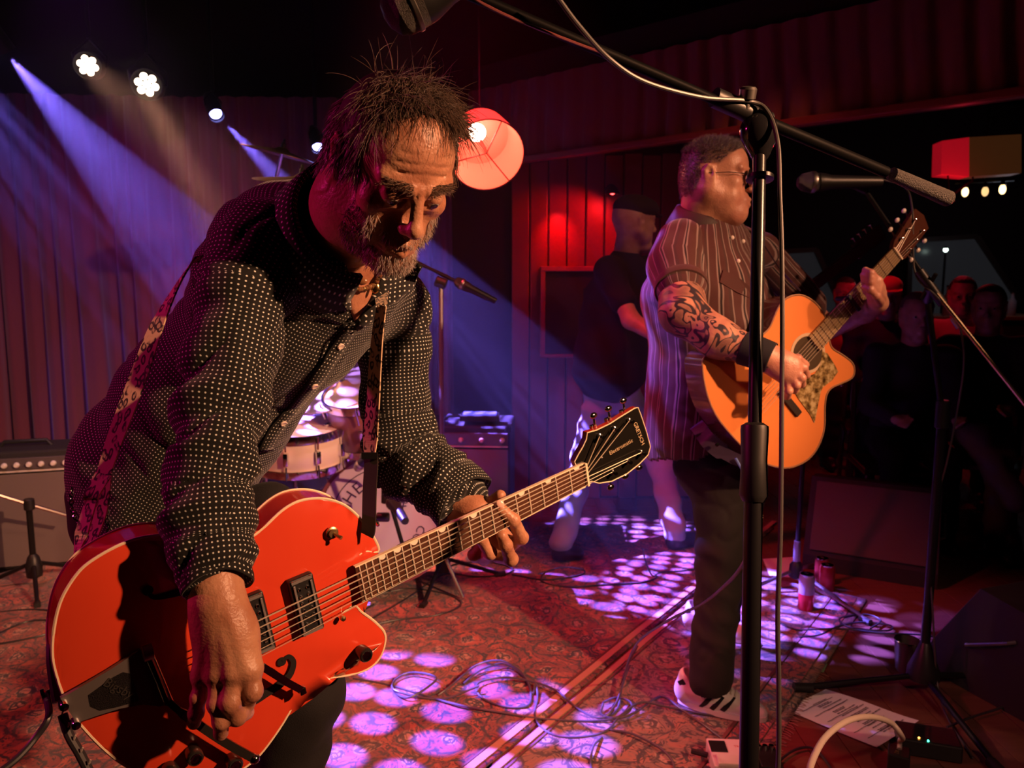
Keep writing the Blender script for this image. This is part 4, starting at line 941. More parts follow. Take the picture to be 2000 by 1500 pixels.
MB().ribbon(ha, .010, GN.cross((ha[-1]-ha[0]).normalized()), .0035).obj('pickguard_bracket', CHROME, gt, smooth=False); MB().box(gp(590,1348,.024), (.010,.012,.010), GR, bev=.002).obj('bracket_foot', CHROME, gt, smooth=False)
KN = mat('smoked_knob', (.10,.085,.08), .25, .8)
for p in ((705,1271),(375,1468),(452,1482),(330,1500)):
    c = gp(*p, .010); kn = MB().lathe(c, GN, [(.010,0),(.0105,.004),(.0112,.014),(.0105,.019),(.009,.021),(0,.021)], 24).obj('control_knob', KN, gt); MB().lathe(c+GN*.021, GN, [(.0075,0),(.007,.0008),(.005,.0005),(0,.0009)], 18).obj('knob_cap', CHROME, kn)
c = gp(648, 1040, .011); sw = MB().lathe(c, GN, [(.009,0),(.009,.003),(.0065,.004),(.0065,.007),(0,.007)], 18).obj('toggle_switch', GOLDISH, gt); MB().tube([c+GN*.006, c+GN*.018+GX*.006-GY*.006], [.002,.0032], 8).obj('switch_tip', GOLDISH, sw)
c = gp(668, 1206, .011); MB().lathe(c, GN, [(.004,0),(.004,.006),(0,.007)], 10).obj('strap_screw', GOLDISH, gt)
sb = P(726, 1025, (gp(716,1036,-.03)-Vector((0,0,CAMZ))).dot(Vector((0,cp,-sp)))); MB().lathe(sb, (gp(742,1010,-.03)-gp(700,1040,-.03)), [(.004,-.02),(.004,.004),(.0085,.006),(.0085,.009),(0,.010)], 14).obj('strap_button', CHROME, gt)
STRAP_BTN = sb
MB().lathe(G(-.001, gpx(105,1372)[1], -TH/2), -GX, [(.004,0),(.004,.008),(.008,.010),(.008,.014),(0,.015)], 14).obj('strap_button', CHROME, gt)

# ---------------------------------------------------------------- acoustic guitar
AY = 2.18
an = Vector((math.sin(math.radians(17)), -math.cos(math.radians(17)), .06)).normalized(); AO = W(1510, 760, AY)
def apx(px, py, z=0.):
    r = ray(px, py); o = Vector((0,0,CAMZ)); return o+r*((AO+an*z-o).dot(an)/r.dot(an))
ao = [(1372,713),(1378,695),(1391,683),(1412,680),(1438,678),(1464,671),(1488,655),(1503,640),(1512,620),(1521,600),(1533,585),(1550,577),(1568,577),(1588,588),(1602,603),(1612,620),(1618,648),(1624,678),(1647,694),(1664,708),(1669,722),(1664,738),(1643,749),(1625,757),(1615,770),(1611,794),(1610,835),(1600,868),(1584,892),(1562,907),(1533,914),(1495,905),(1462,882),(1429,850),(1398,810),(1380,765)]
aof = smooth_outline([( (apx(*p)-AO).dot(Vector((1,0,0))), (apx(*p)-AO).dot(Vector((0,0,1))) ) for p in ao], n=4)
AX = Vector((an.y*-1, an.x, 0)).normalized(); AX = AX if AX.x > 0 else -AX; AYv = an.cross(AX); AYv = AYv if AYv.z > 0 else -AYv
aoc = []; m_ = len(ao)
pl2 = [((apx(*p)-AO).dot(AX), (apx(*p)-AO).dot(AYv)) for p in ao]; pl2 = smooth_outline(pl2, n=4)
def AG(x, y, z=0.): return AO+AX*x+AYv*y+an*z
def apl(px, py, z=0.): q_ = apx(px, py, z)-AO; return q_.dot(AX), q_.dot(AYv)
ATH = .10
ac = thing('acoustic_guitar', AG(0,-.25,-ATH/2), 'honey coloured cutaway acoustic guitar with mottled pickguard held by the tattooed man', 'guitar')
pf = [AG(x, y, 0) for x, y in pl2]; pb_ = [AG(x, y, -ATH) for x, y in pl2]; n_ = len(pf)
MB().add(pf, [tuple(range(n_))]).obj('soundboard', SPRUCE, ac, smooth=False)
so = MB(); so.add(pf+pb_, [(i, (i+1) % n_, n_+(i+1) % n_, n_+i) for i in range(n_)]+[tuple(range(n_, 2*n_))]); so.obj('back_and_sides', DARKWOOD, ac)
MB().tube([p+an*-.0005 for p in pf]+[pf[0]], .0028, 6, False).obj('binding', mat('dark_binding', (.30,.16,.08), .4), ac)
hc = apx(1578, 690, .0008); hr = .050
MB().lathe(hc, an, [(hr*1.18,-.0006),(hr*1.18,.0004),(hr*1.02,.0004)], 40).obj('rosette', mat('rosette_rings', (.55,.40,.25), .4), ac)
MB().lathe(hc, an, [(hr,0),(hr,.0009),(0,.0009)], 40).obj('sound_hole', mat('hole_brown', (.05,.03,.012), .9), ac)
PG = mat('mottled_pickguard', (.35,.27,.12), .15, coat=.6); t_ = NT(PG); tc_ = t_.n('TexCoord'); nn_ = t_.n('TexNoise', i_Scale=60.0, i_Detail=3.0); t_.l(tc_.outputs['Object'], nn_.inputs['Vector']); t_.col(t_.ramp(nn_.outputs['Fac'], [(.35,(.05,.03,.01)), (.5,(.26,.18,.07)), (.62,(.50,.40,.20))]))
pgp = [(1606,686),(1616,690),(1630,712),(1637,726),(1626,742),(1608,756),(1603,765),(1598,790),(1594,812),(1591,826),(1583,810),(1568,790),(1556,773),(1550,760),(1570,738),(1592,730),(1603,712)]
g_ = [apx(*p, .0022) for p in pgp]; MB().prism(g_, [p-an*.002 for p in g_]).obj('pickguard', PG, ac, smooth=False)
na, nb = apx(1752, 496, .010), apx(1592, 671, .010); nd = (na-nb).normalized(); nw = an.cross(nd).normalized()
nw = nw if nw.z > 0 else -nw
L_ = (na-nb).length
def AN(s, y=0, z=0): return na-nd*s+nw*y+an*z
def aw(s): return .0225+.006*s/L_
q_ = [AN(0,aw(0)), AN(L_,aw(L_)), AN(L_,-aw(L_)), AN(0,-aw(0))]; MB().prism(q_, [p-an*.007 for p in q_]).obj('fingerboard', mat('worn_fingerboard', (.30,.20,.10), .28, coat=.4), ac, smooth=False)
sc2 = .645
for k in range(1, 21):
    s = sc2*(1-2**(-k/12))
    if s < L_: MB().tube([AN(s,aw(s),.0006), AN(s,-aw(s),.0006)], .0013, 6).obj('fret', mat('bright_frets', (.9,.8,.6), .25, 1.), ac)
for s, w_ in ((0,.0225),):
    MB().box(AN(-.002,0,.001), (.005,.046,.009), basis(nd, nw, an)).obj('nut', mat('bone_nut', (1,1,1)), ac, smooth=False)
V_ = []
ss = [0,.1,.2,.3,.36]
for s in ss:
    for i in range(9): w = PI*i/8; V_.append(AN(s, aw(s)*math.cos(w), -.006-.022*math.sin(w)))
MB().add(V_, [(i*9+k, i*9+9+k, i*9+10+k, i*9+k+1) for i in range(len(ss)-1) for k in range(8)]+[tuple(range(9)), tuple(reversed(range(36,45)))]).obj('neck', DARKWOOD, ac)
hd_ = (nd*math.cos(.2)-an*math.sin(.2)); hq = [na+nw*.024, na+hd_*.02+nw*.033, na+hd_*.17+nw*.039, na+hd_*.185, na+hd_*.17-nw*.039, na+hd_*.02-nw*.033, na-nw*.024]
MB().prism(hq, [p-an*.014 for p in hq]).obj('headstock', DARKWOOD, ac, smooth=False)
for i in range(6):
    sg = 1 if i < 3 else -1; c = na+hd_*(.045+.045*(i % 3))+nw*sg*.022; pg_ = MB().lathe(c, an, [(.005,0),(.005,.003),(.003,.004),(.003,.014),(0,.015)], 10).obj('tuning_post', CHROME, ac)
    MB().tube([c-an*.010, c-an*.010+nw*sg*.032], .0025, 6).obj('peg_shaft', CHROME, pg_); MB().ball(c-an*.010+nw*sg*.038, (.009,.007,.005), basis(nd, nw, an), 10, 7).obj('tuning_button', mat('pearl_button', (.8,.75,.7), .25, coat=.5), pg_)
    MB().tube([AN(-.003, -sg*(-.004-.007*(2-i % 3)), .006), c+an*.010], .0006, 4).obj('string', SIL, ac)
bc_ = apx(1545, 782, .004); bx = (apx(1548,800)-apx(1520,768)).normalized(); MB().box(apx(1542,786,.004), (.10,.022,.008), basis(nw, -nd, an), bev=.002).obj('bridge', mat('ebony', (.03,.02,.015), .35), ac, smooth=False)
for i in range(6):
    y = -.022+.0088*i; MB().tube([AN(0,y*.8,.004), AN(L_,y,.006), AN(sc2,y*1.1,.006)], .0006, 4).obj('string', SIL, ac)
cs = .215; MB().box(AN(cs,0,.008), (.012,.058,.009), basis(nd, nw, an), bev=.002).obj('capo_bar', BLKRUB, ac, smooth=False); MB().box(AN(cs,.02,-.02), (.010,.012,.06), basis(nd, nw, an), bev=.002).obj('capo_clamp', BLKMET, ac, smooth=False)
sm = apx(1668, 726, -.05); MB().lathe(apx(1640,745,-.05), (0.3,-.4,-.5), [(.004,0),(.004,.012),(.007,.014),(0,.018)], 10).obj('strap_button', CHROME, ac)
# ---------------------------------------------------------------- people: shared builders
def head_prims(Cn, R, s=1., lid=0.0, mouth=.003, nose=1., beard=0, chub=0., ears=True):
    """features in metres on axes x = person's left, -y = forward, z = up; R takes them to the world"""
    o = []
    def q(x, y, z): return Vector(Cn)+R@(Vector((x, y, z))*s)
    def k(a, b, ra, rb, kk=.01): o.append(K(q(*a), q(*b), ra*s, rb*s, kk*s))
    def e(c, r, kk=.01, sg=1, Rl=None):
        o.append(E(q(*c), tuple(x*s for x in r), (R@(Rl or Matrix.Identity(3))), kk*s, sg))
    e((0,.018,.035), (.075,.096,.083), .02)
    e((0,.035,.0), (.066,.072,.065), .03)
    e((0,-.030,.035), (.064,.058,.066), .02)
    e((0,-.028,-.045), (.054+chub*.012,.052,.062), .03)
    for x in (1, -1):
        k((x*(.054+chub*.01),.012,-.045), (x*.022,-.062,-.100), .020+chub*.006, .016, .025)
        e((x*.044,-.056,-.020), (.022,.020,.020), .02)
        e((x*.040,-.050,-.062), (.018+chub*.006,.022,.026), .02)
        k((x*.048,-.070,.024), (x*.013,-.087,.018), .009, .010, .012)
    k((-.010,-.078,-.102), (.010,-.078,-.102), .0165, .0165, .02)
    e((0,-.074,-.066), (.030,.024,.026), .02)
    e((0,-.060,-.118), (.030+chub*.012,.030,.016+chub*.01), .02)
    for x in (1, -1):
        e((x*.031,-.093,.001), (.0165,.014,.0125), .010, -1)
    for x in (1, -1):
        e((x*.031,-.0755,.0005), (.0150,.0135,.0135), .003)      # lids round the eyeball
        k((x*.018,-.083,-.014), (x*.038,-.077,-.016), .0022, .0026, .010)  # lower lid bag
        k((x*.018,-.0865,.0065), (x*.043,-.078,.0075), .0035, .0035, .006)
        if lid < 1: e((x*.031,-.0885,-.0035+lid*-.002), (.0125,.006,.0038*(1-lid)+.0008), .0015, -1)
    k((0,-.088,.014), (0,-.109*1,-.028), .0080, .0115*nose, .010)
    k((0,-.111,-.034), (0,-.111,-.034), .0125*nose, .0125*nose, .008)
    for x in (1, -1):
        e((x*.0125*nose,-.099,-.038), (.0085,.0110,.0075), .006)
        e((x*.0065,-.1065,-.0465), (.0034,.0045,.0035), .002, -1)
        k((x*.016,-.093,-.050), (x*.029,-.083,-.071), .0012, .0012, .001) if False else None
    k((-.021,-.088,-.0715), (0,-.098,-.0665), .0042, .0058, .006); k((0,-.098,-.0665), (.021,-.088,-.0715), .0058, .0042, .006)
    k((-.018,-.088,-.0785), (.0,-.0965,-.0810), .0045, .0068, .006); k((0,-.0965,-.0810), (.018,-.088,-.0785), .0068, .0045, .006)
    o.append(KS(q(-.021,-.096,-.0742), q(0,-.105,-.0735), mouth*s*.6, mouth*s, .003*s)); o.append(KS(q(0,-.105,-.0735), q(.021,-.096,-.0742), mouth*s, mouth*s*.6, .003*s))
    if ears:
        for x in (1, -1):
            Rl = Matrix.Rotation(x*math.radians(20), 3, 'Z') @ Matrix.Rotation(math.radians(-10), 3, 'X')
            e((x*.0775,.016,-.002), (.0065,.0185,.031), .006, 1, Rl)
            k((x*.083,.030,.012), (x*.084,.020,.028), .0040, .0036, .004); k((x*.084,.020,.028), (x*.079,.004,.024), .0036, .003, .004)
            k((x*.083,.030,.012), (x*.080,.020,-.024), .0038, .0045, .004)
            e((x*.085,.012,.004), (.0055,.0095,.014), .004, -1, Rl)
    return o
def eyeballs(Cn, R, s, parent, m, look=(0,0)):
    for x in (1, -1):
        c = Vector(Cn)+R@(Vector((x*.031,-.0760,-.0005))*s); MB().ball(c, .0128*s, R, 18, 12).obj('eyeball', m, parent)
        d = (R@Vector((look[0], -1, look[1]))).normalized(); MB().lathe(c+d*.0121*s, d, [(.0056*s,0),(.0052*s,.0007*s),(0,.0011*s)], 14).obj('iris', mat('iris_dark', (.03,.018,.012), .2), parent)
EYE = mat('eye_white', (.55,.48,.45), .25)
def finger(pts, r0, r1, kk=.004):
    n = len(pts); rs = [r0+(r1-r0)*i/(n-1) for i in range(n)]; return chain(pts, rs, kk)+[E(pts[i], rs[i]*1.06, None, .004) for i in range(1, n-1)]
def body_obj(name, prims, res, m, parent, disp=None, attr=None, it=1, cut=None):
    V_, Q = nets(prims, res); V_ = relax(V_, Q, it)
    if disp is not None: N_ = vnorm(V_, Q); V_ = V_+N_*disp(V_)[:,None]
    if cut is not None:
        Q = Q[cut(V_[Q].mean(1))]; u_, inv = np.unique(Q, return_inverse=True); V_ = V_[u_]; Q = inv.reshape(-1, 4)
    at = {'duv': attr(V_)} if attr else None
    return obj(name, V_, Q, m, parent, attr=at), V_, Q
def strands(roots, dirs, lens, m, parent, name, r=.0006, seg=5, droop=(0,0,-1), curl=.25, side=3, seed=1, flat=None):
    rnd = np.random.RandomState(seed); n = len(roots); P_ = roots.copy(); D_ = dirs/np.linalg.norm(dirs, axis=1, keepdims=True); pts = [P_.copy()]; dr = np.array(droop)
    wv = rnd.normal(size=(n,3))*curl
    for i in range(seg):
        D_ = D_+dr*.16+wv*.28; D_ /= np.linalg.norm(D_, axis=1, keepdims=True); P_ = P_+D_*(lens[:,None]/seg); pts.append(P_.copy())
        if flat is not None: P_ = flat(P_); pts[-1] = P_
    pts = np.array(pts); a = np.cross(D_, rnd.normal(size=(n,3))); a /= np.linalg.norm(a, axis=1, keepdims=True); b = np.cross(D_, a); VV = []; 
    for i in range(seg+1):
        w = r*(1-.75*(i/seg)**1.5)
        for k in range(side): t = 2*PI*k/side; VV.append(pts[i]+(a*math.cos(t)+b*math.sin(t))*w)
    VV = np.array(VV).transpose(1,0,2).reshape(-1,3); base = np.arange(n)*(seg+1)*side; F_ = []
    for i in range(seg):
        for k in range(side): F_.append(np.stack([base+i*side+k, base+i*side+(k+1) % side, base+(i+1)*side+(k+1) % side, base+(i+1)*side+k], 1))
    return obj(name, VV, np.concatenate(F_), m, parent)
def local(V_, Cn, R, s_=1.): return (V_-np.array(Cn)) @ np.array(R) / s_     # world to head axes
def face_R(f, u):
    f = Vector(f).normalized(); u = Vector(u); u = (u-f*u.dot(f)).normalized(); y = -f; x = y.cross(u); return basis(x, y, u)
def camvec(x, up, toward):      # camera-aligned direction to world
    return Vector((x, 0, 0))+Vector((0, sp, cp))*up+Vector((0, -cp, sp))*toward

# ================================================================ the bending guitarist in the dotted shirt
MAN = P(330, 1000, 1.40); MAN.z = 0
man = thing('person', MAN, 'person bending forward in a black white-dotted shirt, playing the orange guitar', 'person')
yaw, pit = math.radians(38), math.radians(45)
fw = camvec(math.sin(yaw)*math.cos(pit), -math.sin(pit), math.cos(yaw)*math.cos(pit)); uw = camvec(math.sin(yaw)*math.sin(pit)-.10, math.cos(pit), math.cos(yaw)*math.sin(pit))
HR = face_R(fw, uw); HC = P(768, 325, 1.0)
SH_R, EL_R, WR_R = P(525, 505, 1.12), P(422, 815, 1.015), P(424, 1165, .945)
SH_L, EL_L, WR_L = P(772, 605, 1.40), P(782, 905, 1.44), P(928, 1003, 1.372)
HIP, WAI, CHE, UPC = P(335, 925, 1.43), P(408, 782, 1.38), P(548, 612, 1.28), P(628, 512, 1.22)
NB, NT_ = P(655, 470, 1.14), P(705, 400, 1.05)
HS = .91; prims = head_prims(HC, HR, HS, lid=.6, mouth=.0022, nose=.86)
skin = prims + chain([NB, NT_, HC+HR@Vector((0,.03,-.03))], [.062,.060,.055], .03)
# brow furrows, cheek folds, throat
hq = lambda x, y, z: HC+HR@(Vector((x, y, z))*HS)
for i in range(3): skin.append(KS(hq(-.040,-.084+i*.002,.045+i*.014), hq(.040,-.084+i*.002,.045+i*.014), .0009, .0009, .002)) if False else None
for x in (1, -1):
    skin.append(KS(hq(x*.0065,-.0965,.010), hq(x*.0055,-.098,.026), .0012, .0008, .003)); skin.append(KS(hq(x*.020,-.099,-.040), hq(x*.033,-.085,-.066), .0012, .0014, .004))
for z, w_ in ((.040,.036), (.053,.040), (.066,.036)):
    pts = [hq(x*w_, -.0905+.013*x*x+(z-.04)*.18, z+.003*math.cos(3*x)) for x in (-1,-.5,0,.5,1)]
    for i in range(4): skin.append(KS(pts[i], pts[i+1], .0011, .0011, .003))
# right hand, back of the hand to the viewer, fingers curled towards the strings
def hp(px, py, d): return P(px, py, d)
D0 = .925
wr = WR_R
mc = [hp(488,1306,.935), hp(457,1312,.930), hp(425,1314,.934), hp(397,1318,.945)]     # index .. little knuckles
skin += chain([EL_R, P(418,1000,.985), P(420,1125,.955), wr], [.030,.030,.029,.031], .02)
pc_ = P(440, 1240, .945)
for m_, ra in zip(mc, (.0165,.0160,.0150,.0140)): skin.append(K(wr+(m_-wr)*.12, m_, .021, ra, .016))
skin += [E(P(432,1215,.945), (.034,.020,.040), basis(Vector((1,0,0)), Vector((0,1,0)), Vector((0,0,1))), .02), E(P(470,1245,.945), (.020,.020,.030), None, .02)]
for m_ in mc: skin.append(E(m_+Vector((0,-.003,0)), .0125, None, .008))
for m_, q in zip(mc, ((445,1200),(432,1200),(418,1200),(408,1205))): skin.append(K(P(q[0], q[1], .922), m_+Vector((0,-.0125,.004)), .0035, .0030, .008))
skin += finger([mc[0], hp(493,1350,.930), hp(480,1372,.952), hp(466,1366,.972)], .0125, .0095)
skin += finger([mc[1], hp(450,1372,.922), hp(463,1399,.936), hp(481,1391,.958)], .0122, .0098)
skin += finger([mc[2], hp(423,1375,.926), hp(432,1408,.930), hp(431,1432,.944)], .0108, .0092)
skin += finger([mc[3], hp(388,1362,.938), hp(383,1392,.942), hp(379,1412,.950)], .0098, .0082)
skin += finger([P(452,1215,.955), P(485,1300,.965), hp(492,1350,.968), hp(470,1380,.972)], .0150, .0100)
# left hand round the neck
skin += chain([EL_L, P(850,950,1.42), P(905,988,1.39), WR_L], [.042,.040,.034,.030], .02)
lp = hp(962,1060,1.367)
skin += [K(WR_L, lp, .028, .026, .02), K(WR_L, hp(990,1062,1.357), .024, .018, .02), K(WR_L, hp(945,1085,1.357), .022, .016, .02)]
skin += finger([hp(985,1072,1.360), hp(1018,1050,1.330), hp(1003,1016,1.295), hp(972,988,1.285)], .0128, .0098)
skin += finger([hp(972,1086,1.357), hp(998,1092,1.320), hp(988,1065,1.295), hp(980,1046,1.287)], .0124, .0098)
skin += finger([hp(945,1092,1.350), hp(957,1080,1.305), hp(939,1051,1.285), hp(924,1032,1.281)], .0118, .0095)
skin += finger([hp(928,1088,1.360), hp(925,1084,1.330), hp(936,1068,1.325)], .0105, .0088)
skin += finger([hp(925,1010,1.370), hp(955,985,1.367), hp(977,968,1.350)], .0130, .0105)
core = chain([HIP, WAI, CHE, UPC, NB], [.10,.10,.10,.09,.06], .06)+[K(UPC, SH_R, .07, .05, .05), K(UPC, SH_L, .07, .05, .05), K(SH_R, EL_R, .040, .026, .03), K(SH_L, EL_L, .045, .040, .03)]
V1, Q1 = nets(skin, .0021)
V1 = relax(V1, Q1, 1); 
V2, Q2 = nets(core, .012)
N1 = vnorm(V1, Q1)
bodyV = np.concatenate([V1, V2]); bodyQ = np.concatenate([Q1, Q2+len(V1)])
body = obj('body', bodyV, bodyQ, SKIN, man)
eyeballs(HC, HR, HS, body, EYE, (0, -.45))
# fingernails
NAIL = mat('fingernail', (.72,.46,.38), .25)
def nail(c, n, d, w=.0062, l=.0075):
    n = Vector(n).normalized(); d = Vector(d); d = (d-n*d.dot(n)).normalized(); MB().ball(c, (w, l, .0018), basis(n.cross(d)*-1, d, n), 12, 7).obj('fingernail', NAIL, body)
for c_, t_, s_ in ((hp(974,984,1.271), hp(972,988,1.285)-hp(1003,1016,1.295), 1), (hp(927,1030,1.2695), hp(924,1032,1.281)-hp(939,1051,1.285), 1)):
    nail(c_+Vector((.003,0,0)), (.35,-1,.25), t_)
# hair: root on the scalp, combed forward with loose wisps
HL = local(V1, HC, HR, HS)
inh = (np.abs(HL[:,0]) < .11) & (HL[:,2] > -.15) & (HL[:,2] < .14) & (np.abs(HL[:,1]) < .13)
rnd = np.random.RandomState(4)
def pick(mask, n):
    i = np.flatnonzero(mask); return i[rnd.randint(0, len(i), n)]
hairline = .098+.008*np.cos(HL[:,0]*55)
scalp = inh & ((HL[:,2] > np.where(HL[:,1] < -.01, hairline-.35*np.maximum(HL[:,1]+.055, 0), .035)) | ((HL[:,1] > .012) & (HL[:,2] > -.02-.5*np.maximum(HL[:,1]-.03, 0)))) & ~((np.abs(HL[:,0]) > .071) & (HL[:,2] < .033) & (HL[:,1] < .04))
scalp |= inh & (np.abs(HL[:,0]) > .06) & (HL[:,1] > -.035) & (HL[:,1] < .01) & (HL[:,2] > .0) & (HL[:,2] < .08)
HAIR = mat('brown_hair', (.12,.07,.045), .36, sheen=.2, spec=.6); GREYH = mat('grey_stubble', (.42,.34,.30), .5)
Rn = np.array(HR)
def hw_(d): return d @ Rn.T
i1 = pick(scalp, 8500); hl = HL[i1]; nl = N1[i1] @ Rn
flow = np.stack([hl[:,0]*2.0+rnd.normal(size=len(i1))*.30, -.95+0*hl[:,0], -.15+rnd.normal(size=len(i1))*.28], 1)
side_ = (np.abs(hl[:,0]) > .05) & (hl[:,2] < .075); flow[side_] = np.stack([hl[side_,0]*4, -.25+rnd.normal(size=side_.sum())*.25, -.9+0*hl[side_,0]], 1)
back_ = (hl[:,1] > .05); flow[back_] = np.stack([hl[back_,0]*3, .1+rnd.normal(size=back_.sum())*.3, -.9+0*hl[back_,0]], 1)
topm = (hl[:,2] > .08) & ~back_; flow[topm, 2] += .35; frm = (hl[:,1] < -.025) & (hl[:,2] > .06); flow[frm] = np.stack([.9+rnd.normal(size=frm.sum())*.4, .15+0*hl[frm,0], .55+rnd.normal(size=frm.sum())*.3], 1)
ln = np.where(side_, .026, .050)*(0.6+.8*rnd.rand(len(i1))); ln[topm] *= 1.15; ln[back_] = .035; ln[frm] *= .55
# clumps: neighbours share a wander
cl = np.floor(hl/.012).astype(int); hsh = ((cl*[73856093, 19349663, 83492791]).sum(1) % 997)/997.0
flow += np.stack([np.sin(hsh*40), np.cos(hsh*57), np.sin(hsh*83)], 1)*np.array([.42,.25,.22])
strands(V1[i1]-N1[i1]*.001, hw_(nl*.26+flow), ln, HAIR, body, 'hair', .00058, 6, tuple(HR@Vector((0,-.25,-.9))), .16, seed=2)
i2 = pick(scalp & (HL[:,2] > .09), 60); strands(V1[i2], hw_(N1[i2]@Rn*1.0+rnd.normal(size=(60,3))*.45+np.array([0,.1,.5])), .045*(.6+.8*rnd.rand(60)), HAIR, body, 'loose_hair', .0005, 7, tuple(HR@Vector((0,0,-.1))), .3, seed=3)
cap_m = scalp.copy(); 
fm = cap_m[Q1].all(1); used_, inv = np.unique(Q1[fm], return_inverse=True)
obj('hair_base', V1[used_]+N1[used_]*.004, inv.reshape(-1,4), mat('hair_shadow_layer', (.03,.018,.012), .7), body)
beard = inh & (HL[:,2] < -.035) & (HL[:,1] < .0) & ((HL[:,2] < -.086) | (np.abs(HL[:,0]) > .040) | ((HL[:,2] < -.052) & (HL[:,2] > -.066) & (np.abs(HL[:,0]) < .03))) & (HL[:,2] > -.122) & (HL[:,1] < -.018)
i3 = pick(beard & (N1[:,2] > -2), 2600); h3 = HL[i3]; fl = np.stack([h3[:,0]*3, -.4+0*h3[:,0], -1+0*h3[:,0]], 1)+rnd.normal(size=(len(i3),3))*.35
front = (h3[:,1] < -.066); okb = front | (h3[:,1] < -.034)
strands(V1[i3[front]]-N1[i3[front]]*.0005, hw_((N1[i3]@Rn*.8+fl)[front]), .007*(.6+rnd.rand(front.sum())), GREYH, body, 'beard', .00042, 3, (0,0,-.3), .2, seed=5)
sd_ = ~front & okb; strands(V1[i3[sd_]]-N1[i3[sd_]]*.0005, hw_((N1[i3]@Rn*.6+fl)[sd_]), .006*(.6+rnd.rand(sd_.sum())), HAIR, body, 'beard', .00040, 3, (0,0,-.3), .2, seed=6)
for bs_ in (1, -1):
  brow = (HL[:,0]*bs_ > 0) & inh & (HL[:,2] > .016) & (HL[:,2] < .029) & (np.abs(HL[:,0]) > .012) & (np.abs(HL[:,0]) < .050) & (HL[:,1] < -.066)
  i4 = pick(brow, 210); h4 = HL[i4]; strands(V1[i4], hw_(N1[i4]@Rn*.5+np.stack([np.sign(h4[:,0])*1.0, -.1+0*h4[:,0], .25+0*h4[:,0]], 1)+rnd.normal(size=(210,3))*.25), .008*(.6+rnd.rand(210)), mat('brow_hair', (.16,.10,.07), .5), body, 'eyebrow', .00038, 3, (0,0,-.05), .2, seed=7)
# shirt: torso, sleeves, collar, placket
back_d = camvec(-.62, .78, 0)
tor = chain([P(318,985,1.43), HIP, WAI, CHE, UPC], [.118,.134,.136,.128,.100], .07)
tor += [K(UPC, SH_R+Vector((.015,0,-.005)), .098, .062, .05), K(UPC, SH_L, .10, .070, .06), K(UPC, NB, .09, .072, .05), E(P(520,470,1.24), (.08,.08,.08), None, .08), E(P(235,905,1.43), (.075,.10,.11), None, .06)]
def tdisp(V_):
    t = (CHE-HIP).normalized(); s = (V_-np.array(HIP))@np.array(t)
    d = .0040*wob(V_, 9, 1)+.0035*np.sin((V_@np.array(camvec(.75,.35,.3)))*62+2.5*wob(V_, 6, 2))*(.4+.6*np.clip(wob(V_, 4, 3), 0, 1))+.0022*wob(V_, 26, 4)-.005*np.exp(-(np.sin((V_@np.array(camvec(.55,.6,.2)))*34+2.2*wob(V_, 5, 6))/.22)**2)*np.clip(wob(V_, 4, 8)+.5, 0, 1)
    return d
DV = [HIP-(CHE-HIP)*.3, HIP, CHE, UPC+(UPC-CHE)*.6]
shirt, TV, TQ = body_obj('shirt', tor, .0058, POLKA, man, tdisp, lambda v: barrel(v, DV, .165), 2)
shirt['label'] = 'black long-sleeved shirt printed with tiny white dots'
def sleeve(pts, rs, extra, name, ph, R=.055, amp=1.3, up=Vector((0,-1,0))):
    pr = chain(pts, rs, .03)+extra; arm_ = pts
    cum = [0]
    for i in range(len(pts)-1): cum.append(cum[-1]+(pts[i+1]-pts[i]).length)
    def dsp(V_):
        u = barrel(V_, arm_, 1.0, up); s = u[:,1]; a = u[:,0]
        el = np.exp(-((s-cum[len(cum)//2])/.07)**2); cf = np.clip((s-cum[-1]*.62)/(cum[-1]*.38), 0, 1)
        w1 = np.sin(s*85+1.5*np.cos(a+ph)+2.2*wob(V_, 7, ph)); w2 = np.sin(s*150+2.2*np.cos(a*1+1+ph)+2*wob(V_, 11, ph+1))
        return amp*(.0030*wob(V_, 10, ph)-.0060*np.exp(-(np.sin(s*30+2.4*np.cos(a+ph+.8)+1.6*wob(V_, 6, ph+2))/.22)**2)*(.35+.65*np.clip(wob(V_, 5, ph+3)+.4, 0, 1))+.0050*np.sign(w1)*np.abs(w1)**1.5*(.35+.9*el+.55*cf)+.0022*w2*(.2+cf)+.0015*wob(V_, 30, ph))
    return body_obj(name, pr, .0048, POLKA, shirt, dsp, lambda v: barrel(v, arm_, R, up), 2)
sr_pts = [P(525,490,1.12), P(478,575,1.085), P(455,700,1.055), P(430,820,1.025), P(406,950,.995), P(412,1060,.975), P(417,1104,.962)]
sl_r = sleeve(sr_pts, [.058,.063,.058,.052,.050,.049,.036], [E(P(515,475,1.11), (.060,.058,.056), None, .05)], 'sleeve', 1.0, .055, 1.35)
sl_l = sleeve([P(766,592,1.41), P(770,680,1.42), P(775,800,1.44), P(788,892,1.44), P(836,928,1.415), P(884,955,1.392)], [.062,.062,.060,.066,.062,.060], [], 'sleeve', 2.5, .055)
